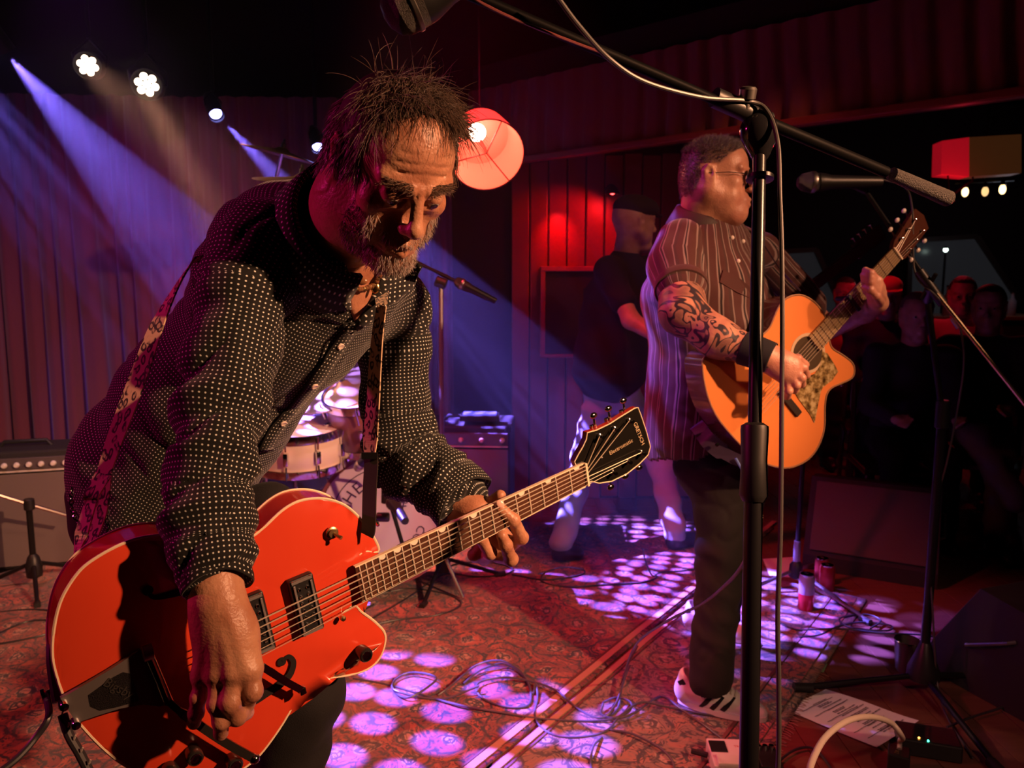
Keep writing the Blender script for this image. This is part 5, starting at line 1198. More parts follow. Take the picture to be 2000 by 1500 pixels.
def cuff(c, ax, r, L, name='cuff', tilt=0):
    ax = Vector(ax).normalized(); a = ax.orthogonal().normalized(); b = ax.cross(a); V_ = []; nn = 40; rows = 6; uvs = []
    prof = [(r*.96,0),(r*1.06,.0),(r*1.10,L*.5),(r*1.12,L),(r*1.07,L+.002),(r*.98,L*.5)]
    for rr_, h in prof:
        for k in range(nn):
            w = 2*PI*k/nn; wv = 1+.035*math.sin(3*w+h*60)+.02*math.sin(7*w); V_.append(Vector(c)+ax*(h+.006*math.sin(w*2+1)*(h/L))+(a*math.cos(w)+b*math.sin(w))*rr_*wv); uvs.append((w*r, h, 0))
    f = [(i*nn+k, i*nn+(k+1) % nn, (i+1)*nn+(k+1) % nn, (i+1)*nn+k) for i in range(len(prof)-1) for k in range(nn)]
    return obj(name, V_, f, POLKA, shirt, attr={'duv': uvs})
cr = cuff(P(414,1062,.972), P(424,1165,.946)-P(412,1060,.975), .038, .052); cuff(P(872,948,1.40), P(928,1003,1.372)-P(872,948,1.40), .058, .045)
# small arm-chain of buttons, placket and collar laid on the cloth
bt = BVHTree.FromPolygons([tuple(v) for v in TV], TQ.tolist())
def drape(px, py, off=.002, d=1.2):
    r = ray(px, py).normalized(); h = bt.ray_cast(Vector((0,0,CAMZ)), r); 
    return (h[0]+h[1]*off*(1 if h[1].dot(r) < 0 else -1), h[1]) if h[0] else (P(px, py, d), -r)
pl_px = crom([Vector((x, y, 0)) for x, y in ((688,628),(668,664),(640,706),(612,749),(584,783),(558,812),(535,842),(515,880))], 4)
pp = [drape(v.x, v.y, .0035) for v in pl_px]
mb = MB(); wd = [p[1].cross((pp[min(i+1,len(pp)-1)][0]-pp[max(i-1,0)][0]).normalized()) for i, p in enumerate(pp)]
mb.ribbon([p[0] for p in pp], .030, wd, .003); L_ = 0; uvs = []
for i, p in enumerate(pp):
    if i: L_ += (p[0]-pp[i-1][0]).length
    uvs += [(-.015, L_, 0), (.015, L_, 0), (.015, L_, 0), (-.015, L_, 0)]
obj('placket', mb.v, mb.f, POLKA, shirt, attr={'duv': uvs})
for px_, py_ in ((612,749),(551,822),(662,672)):
    q, n = drape(px_, py_, .006); n = n if n.dot(Vector(q)-Vector((0,0,CAMZ))) < 0 else -n; MB().lathe(q, n, [(.0055,-.001),(.006,.001),(.0045,.0022),(.003,.0014),(0,.0014)], 16).obj('button', mat('pearl_button_shirt', (.72,.62,.56), .3, coat=.4), shirt)
# collar: standing band round the neck with two points
nax = (NT_-NB).normalized(); e1 = (camvec(1,0,0)-nax*camvec(1,0,0).dot(nax)).normalized(); e2 = nax.cross(e1)
def ring(c, r1, r2, w): return Vector(c)+(e1*math.cos(w)*r1+e2*math.sin(w)*r2)
front_dir = math.atan2((P(745,560,1.12)-NB).dot(e2), (P(745,560,1.12)-NB).dot(e1))
CV = []; cu = []; nn = 46
for j, (rr_, hh) in enumerate(((.086,-.02),(.082,.04),(.080,.088),(.085,.092),(.093,.055),(.103,.005))):
    for k in range(nn+1):
        w = front_dir+math.radians(24)+(2*PI-math.radians(48))*k/nn; fr2 = abs(k/nn-.5)*2; drop = 0 if j < 3 else (-.020*max(0, fr2-.7)/.3 if j == 5 else 0)
        CV.append(ring(NB+nax*(hh+drop-.030*fr2), rr_, rr_, w)); cu.append((k*.0095, j*.02, 0))
cf_ = [(j*(nn+1)+k, j*(nn+1)+k+1, (j+1)*(nn+1)+k+1, (j+1)*(nn+1)+k) for j in range(5) for k in range(nn)]
co = obj('collar', CV, cf_, POLKA, shirt, attr={'duv': cu}); md = co.modifiers.new('s', 'SOLIDIFY'); md.thickness = .002
# open throat: skin patch framed by the two collar wings, laid on the cloth
def patch(name, px_pts, off, m, parent, th=.002, sub=5):
    cx = sum(p[0] for p in px_pts)/len(px_pts); cy = sum(p[1] for p in px_pts)/len(px_pts); V_ = []; uv = []; n = len(px_pts); ring_ = []
    rim_ = []
    for i in range(n):
        a, b = px_pts[i], px_pts[(i+1) % n]
        for k in range(3): rim_.append((a[0]+(b[0]-a[0])*k/3, a[1]+(b[1]-a[1])*k/3))
    n = len(rim_)
    for lay in (0, 1):
        for j in range(1, sub+1):
            for x, y in rim_:
                t = j/sub; xx, yy = cx+(x-cx)*t, cy+(y-cy)*t; q, nn = drape(xx, yy, off-lay*th if j < sub else off*.6-lay*th); V_.append(q); uv.append((xx/1330., yy/1330., 0))
        q, nn = drape(cx, cy, off-lay*th); V_.append(q); uv.append((cx/1330., cy/1330., 0))
    M_ = sub*n+1; f = []
    for lay in (0, 1):
        o_ = lay*M_; c_ = o_+sub*n; fl = []
        for i in range(n): fl.append((c_, o_+i, o_+(i+1) % n))
        for j in range(sub-1):
            for i in range(n): fl.append((o_+j*n+i, o_+(j+1)*n+i, o_+(j+1)*n+(i+1) % n, o_+j*n+(i+1) % n))
        f += [t[::-1] for t in fl] if lay else fl
    for i in range(n): a = (sub-1)*n+i; b = (sub-1)*n+(i+1) % n; f.append((a, a+M_, b+M_, b))
    return obj(name, V_, f, m, parent, attr={'duv': uv})
patch('throat', [(672,500),(748,505),(752,530),(722,585),(694,634),(682,600)], .0025, SKIN, body)
patch('collar_wing', [(742,536),(798,498),(826,520),(800,562),(742,602),(696,640),(690,632),(716,590)], .012, POLKA, shirt, .003)
patch('collar_wing', [(596,430),(640,452),(662,478),(676,520),(684,600),(672,604),(640,560),(604,500)], .012, POLKA, shirt, .003)
NKM = mat('necklace_beads', (.16,.07,.03), .3); nk = thing('necklace', P(705,540,1.06), 'beaded necklace with a gold pendant at the open collar of the dotted shirt', 'necklace')
pts = crom([drape(x, y, .008)[0] for x, y in ((676,545),(684,556),(700,560),(716,557),(728,546),(736,528),(738,512))], 4)
for i, p in enumerate(pts[::1]): MB().ball(p, .0042 if i % 2 else .0034, nu=8, nv=6).obj('bead', NKM if i % 3 else GOLDISH, nk)
MB().ball(drape(724,552,.012)[0], (.007,.003,.009), None, 12, 8).obj('pendant', mat('gold_pendant', (.85,.55,.22), .25, 1.), nk); MB().ball(drape(698,545,.010)[0], (.009,.004,.006), None, 12, 8).obj('charm', mat('brown_charm', (.25,.11,.05), .3, coat=.5), nk)
# jeans
KN_L = P(585,1345,1.25); AN_L = P(470,1700,1.30); KN_R = P(400,1480,1.42); AN_R = KN_R+Vector((-.02,.1,-.42))
AN_L.z = .10; AN_R.z = .10
jn = [K(P(335,960,1.43), P(338,1035,1.44), .128, .135, .06), K(P(400,1040,1.40), KN_L, .098, .070, .05), K(KN_L, AN_L, .066, .052, .03), K(P(290,1050,1.47), KN_R, .100, .068, .05), K(KN_R, AN_R, .064, .050, .03), E(P(228,975,1.45), (.08,.10,.10), None, .05), E(P(525,1000,1.37), (.060,.05,.055), None, .05)]
body_obj('jeans', jn, .0075, JEANS, man, lambda v: .003*wob(v, 12, 2)+.0025*np.sin(v[:,2]*90+3*wob(v, 8, 1)), None, 1)
SHOE = mat('black_leather', (.02,.018,.018), .35)
for a_ in (AN_L, AN_R):
    f_ = Vector((.10,-.10,0)); MB(); body_obj('shoe', [K(Vector((a_.x-.02,a_.y+.02,.045)), Vector((a_.x,a_.y,.045))+f_*1.5, .042, .036, .03), K(Vector((a_.x,a_.y,.05)), Vector((a_.x,a_.y,.12)), .045, .045, .03), E((a_.x+.08,a_.y-.08,.03),(.10,.10,.03),None,.03)], .007, SHOE, man)
# wallet chain
def links(name, pts, parent, m, r=.0052, w=.0012):
    p = crom(pts, 8); out = [p[0]]; 
    for q in p[1:]:
        while (q-out[-1]).length > r*1.35: out.append(out[-1]+(q-out[-1]).normalized()*r*1.35)
    for i in range(len(out)-1):
        t = (out[i+1]-out[i]).normalized(); s_ = t.orthogonal().normalized() if i % 2 else t.cross(t.orthogonal()).normalized(); c = out[i]
        MB().tube([c+t*math.cos(2*PI*k/8)*r+s_*math.sin(2*PI*k/8)*r*.6 for k in range(9)], w, 4, False).obj(name, m, parent)
wc = thing('wallet_chain', P(190,1000,1.3), 'steel wallet chain looping from the dark jeans behind the orange guitar', 'chain')
links('chain_link', [P(205,935,1.26), P(207,965,1.255), P(208,1000,1.25), P(213,1030,1.245), P(220,1062,1.24)], wc, CHROME, .0058)
links('chain_link', [P(140,958,1.30), P(140,985,1.295), P(146,1008,1.29), P(160,1030,1.285), P(175,1060,1.28), P(185,1085,1.27), P(196,1105,1.25)], wc, CHROME, .0050)
# leopard strap
def strap(name, pts, w, dirs, parent, m=LEOPARD, th=.0025, fold=.0):
    p = crom(pts, 8); n = len(p); dd = []
    for i in range(n):
        t = i/(n-1)*(len(dirs)-1); k = min(int(t), len(dirs)-2); dd.append(Vector(dirs[k]).lerp(Vector(dirs[k+1]), t-k).normalized())
    ww = w if isinstance(w, (int, float)) else [w[min(int(i/(n-1)*(len(w)-1)), len(w)-2)]+(w[min(int(i/(n-1)*(len(w)-1)), len(w)-2)+1]-w[min(int(i/(n-1)*(len(w)-1)), len(w)-2)])*((i/(n-1)*(len(w)-1)) % 1 if i < n-1 else 1) for i in range(n)]
    mb = MB().ribbon(p, ww, dd, th); L_ = 0; uv = []
    for i in range(n):
        if i: L_ += (p[i]-p[i-1]).length
        h = (ww if isinstance(ww, (int, float)) else ww[i])/2; uv += [(h, L_, 0), (-h, L_, 0), (-h, L_, 0), (h, L_, 0)]
    return obj(name, mb.v, mb.f, m, parent, smooth=False, attr={'duv': uv})
st = thing('guitar_strap', P(170,1100,1.0), 'leopard print guitar strap running over the back of the dotted shirt', 'strap')
SIDE = camvec(.9,.25,.1)
strap('strap_webbing', [P(378,508,1.10), P(345,560,1.065), P(305,640,1.05), P(278,715,1.045), P(250,790,1.04), P(222,865,1.035), P(203,925,1.03)], [.008,.014,.021,.025,.026,.024,.020], [camvec(.5,.2,.8), camvec(.8,.3,.5), SIDE, SIDE, SIDE, SIDE, SIDE], st)
strap('strap_tail', [P(203,925,1.03), P(180,965,1.025), P(176,985,1.025), P(160,1040,1.01), P(146,1095,1.0), P(128,1150,.985), P(113,1205,.975)], [.024,.022,.018,.020,.016,.012,.006], [SIDE]*4+[camvec(.6,.2,.8)]*3, st)
strap('strap_inner_side', [P(212,925,1.05), P(196,1000,1.045), P(168,1075,1.03), P(140,1150,1.01), P(118,1210,.99)], [.010,.020,.022,.018,.008], [SIDE]*5, st)
BL_ = mat('strap_leather', (.018,.014,.013), .55)
MB().ribbon(crom([P(118,1185,.985), P(102,1240,.975), P(104,1300,.955), P(118,1362,.94)], 6), [.012]*25, camvec(.3,0,1), .003).obj('strap_end', BL_, st) if False else MB().tube(crom([P(118,1185,.985), P(103,1240,.985), P(101,1290,.968), P(108,1345,.955), P(113,1370,.95)], 6), .0065, 8).obj('strap_end', BL_, st)
strap('strap_front', [P(746,596,1.13), P(738,650,1.14), P(733,710,1.15), P(729,780,1.155), P(724,850,1.155), P(722,884,1.155)], [.016,.020,.022,.024,.026,.020], [camvec(1,0,.5), camvec(1,0,.55), camvec(1,0,.5), camvec(1,0,.55), camvec(1,0,.5), camvec(1,0,.4)], st)
MB().ribbon(crom([P(724,880,1.157), P(725,905,1.155), P(722,960,1.15), P(720,1030,1.14), P(716,1045,1.14)], 5), [.010]*3+[.022]*18, camvec(1,0,.3), .003).obj('strap_leather_end', BL_, st)
MB().box(P(722,890,1.15), (.024,.004,.010)).obj('strap_buckle', BLKMET, st)
strap('strap_over_back', [P(378,508,1.10), P(408,500,1.22), P(450,470,1.37), P(545,440,1.40), P(645,460,1.36), P(735,540,1.24), P(746,596,1.13)], [.012,.03,.04,.04,.04,.03,.016], [camvec(.5,.2,.8), camvec(.3,.2,-.8), camvec(.3,.3,-.8), camvec(.2,.2,-.9), camvec(.5,.3,.6), camvec(.8,.2,.4), camvec(1,0,.5)], st)
# ================================================================ the tattooed singer with the acoustic guitar
Y3 = 2.38
M3 = W(1400, 1380, Y3); M3.z = 0
man3 = thing('person', M3, 'person in striped shirt and round dark glasses, tattooed forearm over the acoustic guitar', 'person')
h3R = face_R(Vector((.93,-.36,-.03)), Vector((.06,0,1))); h3C = W(1402, 348, 2.42); h3S = .99
s3R, e3R, w3R = W(1322, 520, 2.36), W(1333, 618, 2.20), W(1492, 694, 2.06)
s3L, e3L, w3L = W(1480, 500, 2.62), W(1610, 640, 2.70), W(1690, 610, 2.48)
hip3, wai3, che3, upc3 = W(1390, 860, 2.48), W(1375, 740, 2.45), W(1370, 580, 2.46), W(1375, 480, 2.48)
hd3 = head_prims(h3C, h3R, h3S, lid=.9, mouth=.003, chub=1.0, nose=1.05)
sk = hd3+[K(W(1372,455,2.46), h3C+h3R@Vector((0,.03,-.05)), .078, .070, .05), E(h3C+h3R@(Vector((0,-.035,-.10))*h3S), (.050,.045,.030), h3R, .03), E(h3C+h3R@(Vector((0,.06,-.085))*h3S), (.05,.03,.03), h3R, .03)]
arm3 = chain([s3R, e3R+Vector((0,0,.01)), W(1400,660,2.12), w3R], [.064,.062,.052,.036], .03)
arm3 += [E(W(1335,590,2.24), (.055,.06,.065), None, .03)]
# picking hand: back of the hand to the viewer, loose curl over the strings
m3 = [W(1551,708,2.035), W(1553,722,2.03), W(1548,736,2.03), W(1540,748,2.04)]
arm3 += [K(w3R, m, .030, .0150, .02) for m in m3]+[E(W(1530,712,2.04), (.040,.02,.035), None, .02)]
arm3 += finger([m3[0], W(1570,718,2.035), W(1575,732,2.06), W(1566,738,2.08)], .0115, .009)
arm3 += finger([m3[1], W(1566,738,2.02), W(1566,750,2.05), W(1557,752,2.07)], .0115, .009)
arm3 += finger([m3[2], W(1556,752,2.02), W(1552,762,2.05), W(1545,760,2.07)], .0112, .009)
arm3 += finger([m3[3], W(1541,764,2.02), W(1538,774,2.05), W(1532,771,2.07)], .0105, .0085)
arm3 += finger([W(1530,700,2.07), W(1558,700,2.08), W(1574,712,2.09)], .0130, .010)
# fretting hand wrapped round the neck
dN = (na-nb).normalized()
cN = AN(.155); bkN = cN-an*.045
arm3 += [K(e3L, w3L, .048, .032, .02), K(w3L, W(1716,592,2.24), .032, .028, .02), E(W(1712,575,2.22), (.026,.026,.040), None, .02)]
for i, (a_, b_, c_, d_) in enumerate((((1722,562),(1716,548),(1701,533),(1690,527)), ((1724,572),(1716,556),(1700,542),(1686,537)), ((1724,582),(1714,566),(1700,551),(1687,545)), ((1720,592),(1712,578),(1700,566),(1688,561)))):
    arm3 += finger([W(*a_, 2.20), W(*b_, 2.135), W(*c_, 2.13), W(*d_, 2.15)], .0115, .009)
arm3 += finger([W(1708,590,2.24), W(1694,568,2.245), W(1688,545,2.24)], .0130, .0105)
Va, Qa = nets(sk, .0036); Va = relax(Va, Qa, 1); Vb, Qb = nets(arm3, .0036); Vb = relax(Vb, Qb, 1)
Vc, Qc = nets(chain([hip3, wai3, che3, upc3], [.10,.10,.10,.08], .05)+[K(upc3, s3R, .06, .05, .04), K(upc3, s3L, .06, .05, .04), K(s3L, e3L, .045, .045, .03)], .014)
BV = np.concatenate([Va, Vb, Vc]); BQ = np.concatenate([Qa, Qb+len(Va), Qc+len(Va)+len(Vb)])
wp = np.array(w3R); onarm = np.zeros(len(BV)); dd_ = np.linalg.norm(BV[len(Va):len(Va)+len(Vb)]-np.array(e3R), axis=1); onarm[len(Va):len(Va)+len(Vb)] = (dd_ < .30)*(BV[len(Va):len(Va)+len(Vb), 0] < float(w3R.x)-.0)
Lh = local(Va, h3C, h3R, h3S); mg = Lh[:,2]-np.minimum(.036+.95*np.maximum(-.012-Lh[:,1], 0)-1.9*np.maximum(Lh[:,1]-.016, 0), .088)
hmask = np.zeros(len(BV)); hm = np.clip(mg/.014+.5, 0, 1)*np.clip((Lh[:,2]+.062)/.02, 0, 1)*(np.abs(Lh[:,0]) < .11)*(np.abs(Lh[:,1]) < .14); hm[(np.abs(Lh[:,0]) > .0745) & (Lh[:,2] < .034) & (Lh[:,1] < .045)] = 0
hmask[:len(Va)] = np.maximum(hm, .12*((Lh[:,2] < -.05) & (Lh[:,2] > -.12) & (Lh[:,1] < 0)))
body3 = obj('body', BV, BQ, SKIN_TAT, man3, attr={'duv': np.stack([onarm, hmask, onarm*0], 1)})
eyeballs(h3C, h3R, h3S, body3, EYE)
Na = vnorm(Va, Qa); L3 = local(Va, h3C, h3R, h3S); inh3 = (np.abs(L3[:,0]) < .11) & (L3[:,2] > -.14) & (np.abs(L3[:,1]) < .14)
sc3 = inh3 & (L3[:,2] > np.minimum(.036+.95*np.maximum(-.012-L3[:,1], 0)-1.9*np.maximum(L3[:,1]-.016, 0), .088)) & (L3[:,2] > -.060) & ~((np.abs(L3[:,0]) > .073) & (L3[:,2] < .034) & (L3[:,1] < .045))
ii = np.flatnonzero(sc3); ii = ii[rnd.randint(0, len(ii), 5200)]; R3 = np.array(h3R)
HAIR3 = mat('cropped_greying_hair', (.13,.095,.08), .55, sheen=.3)
lf = L3[ii]; fl3 = np.stack([lf[:,0]*2, -.5+0*lf[:,0], -.3+0*lf[:,0]], 1)+rnd.normal(size=lf.shape)*.25
lz = np.where(lf[:,2] > .07, .016, .006)*(.6+.8*rnd.rand(len(ii)))
strands(Va[ii], Na[ii]*.9+(fl3@R3.T)*.7, lz, HAIR3, body3, 'hair', .0007, 3, (0,0,-.1), .2, seed=11)

# glasses
gl = thing('sunglasses', h3C+h3R@Vector((0,-.09,0)), 'small round dark sunglasses on the face of the tattooed singer', 'glasses'); LN = mat('dark_lens', (.01,.01,.012), .08, coat=1.)
for x in (1, -1):
    c = h3C+h3R@(Vector((x*.033,-.098,-.0))*h3S); d = (h3R@Vector((x*.25,-1,0))).normalized(); MB().lathe(c, d, [(0,-.001),(.0195,-.001),(.0195,.001),(.012,.0025),(0,.003)], 28).obj('lens', LN, gl)
    a, b = d.orthogonal().normalized(), None; b = d.cross(a); rim = MB().tube([c+(a*math.cos(2*PI*i/24)+b*math.sin(2*PI*i/24))*.0198 for i in range(25)], .0012, 6, False).obj('lens_rim', CHROME, gl)
    MB().tube([h3C+h3R@(Vector((x*.052,-.092,.004))*h3S), h3C+h3R@(Vector((x*.078,-.04,.006))*h3S), h3C+h3R@(Vector((x*.084,.018,.004))*h3S)], .0013, 6).obj('temple', BLKMET, gl)
MB().tube([h3C+h3R@(Vector((-.014,-.100,.004))*h3S), h3C+h3R@(Vector((0,-.106,.007))*h3S), h3C+h3R@(Vector((.014,-.100,.004))*h3S)], .0012, 6).obj('bridge', CHROME, gl)
# striped shirt, open hem hanging at the back
shp = chain([W(1360,915,2.46), W(1365,845,2.46), wai3, che3, upc3], [.150,.158,.165,.172,.120], .08)+[K(upc3, s3R, .105, .082, .05), K(upc3, s3L, .10, .080, .05), K(upc3, W(1372,440,2.46), .09, .074, .05), E(W(1420,650,2.42), (.15,.14,.18), None, .08), E(W(1330,820,2.44), (.07,.12,.12), None, .06)]
ax3 = [W(1360,900,2.46), wai3, che3, W(1375,380,2.48)]
def d3(V_): return .005*wob(V_, 7, 4)+.005*np.sin((V_@np.array((.8,.2,.5)))*48+2.5*wob(V_, 5, 2))*(.3+.7*np.clip(wob(V_, 4, 1), 0, 1))+.002*wob(V_, 24, 4)
shirt3, SV, SQ = body_obj('shirt', shp, .0085, STRIPED, man3, d3, lambda v: barrel(v, ax3, .17), 1, cut=lambda c: c[:,2] > W(1325,884,2.4).z+.45*(c[:,0]-W(1325,884,2.4).x)+.012*np.sin(c[:,0]*30))
md = shirt3.modifiers.new('s', 'SOLIDIFY'); md.thickness = .003
shirt3['label'] = 'dark red shirt with pale vertical stripes'
slv = [W(1330,478,2.40), W(1322,520,2.35), W(1330,562,2.27)]
body_obj('sleeve', [K(slv[0], slv[1], .080, .084, .04), K(slv[1], slv[2], .084, .074, .03)], .0075, STRIPED, shirt3, lambda v: .004*wob(v, 11, 2), lambda v: barrel(v, slv, .08), 1)
body_obj('sleeve', [K(s3L, s3L.lerp(e3L, .7), .078, .072, .04)], .009, STRIPED, shirt3, lambda v: .004*wob(v, 11, 2), lambda v: barrel(v, [s3L, e3L], .08), 1)
MB().lathe(slv[2], (slv[2]-slv[1]), [(.078,-.012),(.080,.0),(.078,.012),(.070,.012),(.070,0)], 30, False).obj('sleeve_hem', STRIPED, shirt3)
# collar
cb = W(1372, 438, 2.46); ca = (h3C-cb).normalized(); q1 = Vector((1,0,0)); q1 = (q1-ca*q1.dot(ca)).normalized(); q2 = ca.cross(q1); CV = []; cu = []
for j, (rr_, hh) in enumerate(((.086,-.03),(.082,.02),(.083,.038),(.092,.034),(.100,.004),(.108,-.030))):
    for k in range(41):
        w = math.radians(22)+(2*PI-math.radians(44))*k/40; e_ = abs(k/40-.5)*2; CV.append(cb+(q1*math.cos(w)+q2*math.sin(w))*rr_+ca*(hh-.040*max(0, math.cos(w))-(.025*max(0, e_-.75)/.25 if j == 5 else 0))); cu.append((k*.013, j*.02, 0))
co = obj('collar', CV, [(j*41+k, j*41+k+1, j*41+42+k, j*41+41+k) for j in range(5) for k in range(40)], mat('collar_dark', (.030,.014,.014), .7), shirt3, attr={'duv': cu}); md = co.modifiers.new('s', 'SOLIDIFY'); md.thickness = .003
bt3 = BVHTree.FromPolygons([tuple(v) for v in SV], SQ.tolist())
def drape3(px, py, off=.004):
    r = ray(px, py).normalized(); h = bt3.ray_cast(Vector((0,0,CAMZ)), r)
    return (h[0]+h[1]*off*(1 if h[1].dot(r) < 0 else -1), h[1] if h[1].dot(r) < 0 else -h[1]) if h[0] else (W(px, py, 2.25), -r)
for px_, py_ in ((1429,465),(1450,472),(1441,511)):
    q, n = drape3(px_, py_, .003); MB().ball(q, (.0065,.0035,.0065), None, 12, 8).obj('snap', mat('snap_pearl', (.7,.6,.55), .2, coat=.5), shirt3)
fp = [drape3(x, y, .004) for x, y in ((1412,528),(1440,541),(1462,560),(1470,585),(1440,572),(1405,552))]; MB().prism([p[0] for p in fp], [p[0]-p[1]*.003 for p in fp]).obj('pocket_flap', STRIPED, shirt3, smooth=False)
wb_ = (w3R-W(1400,660,2.12)).normalized(); MB().lathe(w3R-wb_*.060, wb_, [(.046,0),(.0475,.004),(.043,.080),(.041,.082),(.038,.07)], 30, False).obj('wristband', mat('black_terry', (.008,.008,.009), .9), man3)
# guitar strap over the far shoulder and at the belly
s3 = thing('guitar_strap', W(1440,880,2.3), 'dark purple strap at the lower bout of the acoustic guitar', 'strap'); PUR = mat('worn_black_leather', (.035,.022,.045), .35)
p_ = [W(1372,845,2.20), W(1385,862,2.18), W(1410,882,2.17), W(1440,898,2.16), W(1465,905,2.155)]
MB().ribbon(crom(p_, 6), [.05]*13+[.035]*12, Vector((.3,0,1)), .004).obj('strap_webbing', PUR, s3); MB().tube([W(1437,895,2.15), W(1448,915,2.15), W(1455,935,2.14), W(1458,948,2.14)], .0035, 6).obj('strap_cord', mat('blue_cord', (.12,.2,.5), .5), s3)
MB().lathe(W(1400,868,2.155), (0,-1,0), [(.006,0),(.006,.003),(0,.004)], 12).obj('strap_stud', CHROME, s3)
MB().ribbon(crom([W(1555,560,2.28), W(1520,520,2.40), W(1470,455,2.50), W(1415,450,2.60), W(1365,520,2.66), W(1330,640,2.60), W(1340,790,2.45), W(1372,845,2.20)], 6), .045, Vector((.2,1,.2)), .004).obj('strap_shoulder_band', PUR, s3)
# jeans and shoes
k3R, a3R = W(1408, 1085, 2.34), F(1395, 1352, .09)
k3L, a3L = W(1440, 1060, 2.62), F(1400, 1235, .11)
body_obj('jeans', [K(W(1395,858,2.46), W(1395,905,2.47), .135, .135, .06), K(W(1408,905,2.42), k3R, .100, .076, .04), K(k3R, a3R+Vector((-.008,.02,.03)), .074, .066, .03), K(W(1440,900,2.56), k3L, .100, .076, .04), K(k3L, a3L, .074, .060, .03)], .0085, JEANS_C, man3,
    lambda v: .004*np.sin(v[:,2]*70+2.2*wob(v, 6, 1)+v[:,0]*25)*(.35+.65*np.clip(wob(v, 5, 3)+.3, 0, 1))-.004*np.exp(-(np.sin(v[:,2]*34+v[:,0]*20+3.5*wob(v, 7, 4))/.22)**2)*np.clip(wob(v, 5, 7)+.6, 0, 1)+.003*wob(v, 12, 2), None, 1, cut=lambda c: c[:,2] > .088+.02*np.sin(c[:,0]*9+1))
SNK = mat('white_sneaker_leather', (.78,.74,.72), .45); SOLE = mat('white_sole', (.72,.68,.66), .6); STR = mat('black_stripe', (.012,.012,.014), .5)
def sneaker(heel, toe, parent, w=.048, label=None):
    heel = Vector(heel); toe = Vector(toe); heel.z = toe.z = 0; d = (toe-heel); L = d.length; d = d.normalized(); s_ = Vector((d.y, -d.x, 0)); up = Vector((0,0,1)); R = basis(s_, d, up) if s_.cross(d).z > 0 else basis(-s_, d, up)
    def q(x, y, z): return heel+R@Vector((x*1.0, y*L/.30, z))
    pr = [K(q(0,.035,.045), q(0,.11,.042), .036, .038, .03), K(q(0,.11,.042), q(0,.24,.030), .038, .030, .03), K(q(0,.24,.030), q(.0,.272,.024), .036, .024, .03), K(q(0,.03,.060), q(0,.035,.098), .031, .030, .03), K(q(0,.08,.065), q(0,.17,.050), .032, .030, .03), KS(q(0,.055,.118), q(0,.062,.085), .030, .024, .008)]
    sh, V_, Q = body_obj('sneaker', pr, .0042, SNK, parent, None, None, 2); 
    if label: sh['label'] = label
    prof = []; n = 26
    for i in range(n):
        t = i/n*2*PI; y = .148-.148*math.cos(t); hw_2 = .036+.012*math.sin(min(1, y/.3)*PI*.9) if True else .04; x = math.copysign(min(abs(math.sin(t))**.6, 1), math.sin(t))*hw_2; prof.append((x, y+.002))
    MB().prism([q(x, y, .026) for x, y in prof][::-1], [q(x*1.03, y*1.0, .0105) for x, y in prof][::-1]).obj('sole', SOLE, sh, sharp=50)
    bt_ = BVHTree.FromPolygons([tuple(v) for v in V_], Q.tolist()); 
    side = (1 if (R@Vector((1,0,0))).dot(Vector((0,0,CAMZ))-heel) > 0 else -1)
    def on(y, z, off=.0014, sd=side):
        o = q(sd*.12, y, z); r = (q(0, y, z)-o).normalized(); h = bt_.ray_cast(o, r); return (h[0]-r*off) if h[0] else q(sd*.035, y, z)
    for k in range(3):
        y0 = .108+.034*k; pts = [on(y0-.018+.034*t, .028+.044*t) for t in (0,.25,.5,.75,1)]; MB().ribbon(pts, .0145, (q(0,1,.5)-q(0,0,0)).normalized(), .0016).obj('stripe', STR, sh, smooth=False)
    MB().ribbon([on(.012, .080), on(.022, .088), on(.03, .094)], .018, up, .002).obj('heel_tab', STR, sh, smooth=False)
    for k in range(6):
        y0 = .125+.014*k; zt = .094-.006*k
        def tp(x):
            o = q(x, y0, .2); h = bt_.ray_cast(o, -up); return (h[0]+up*.002) if h[0] else q(x, y0, zt)
        MB().tube([tp(-.020), tp(-.010), tp(0), tp(.010), tp(.020)], .0030, 6).obj('lace', mat('lace_cream', (.62,.60,.52), .8), sh)
    return sh
sneaker(F(1322,1372), F(1500,1412), man3, label='white leather sneaker with three black side stripes'); sneaker(F(1338,1228), F(1470,1258), man3)
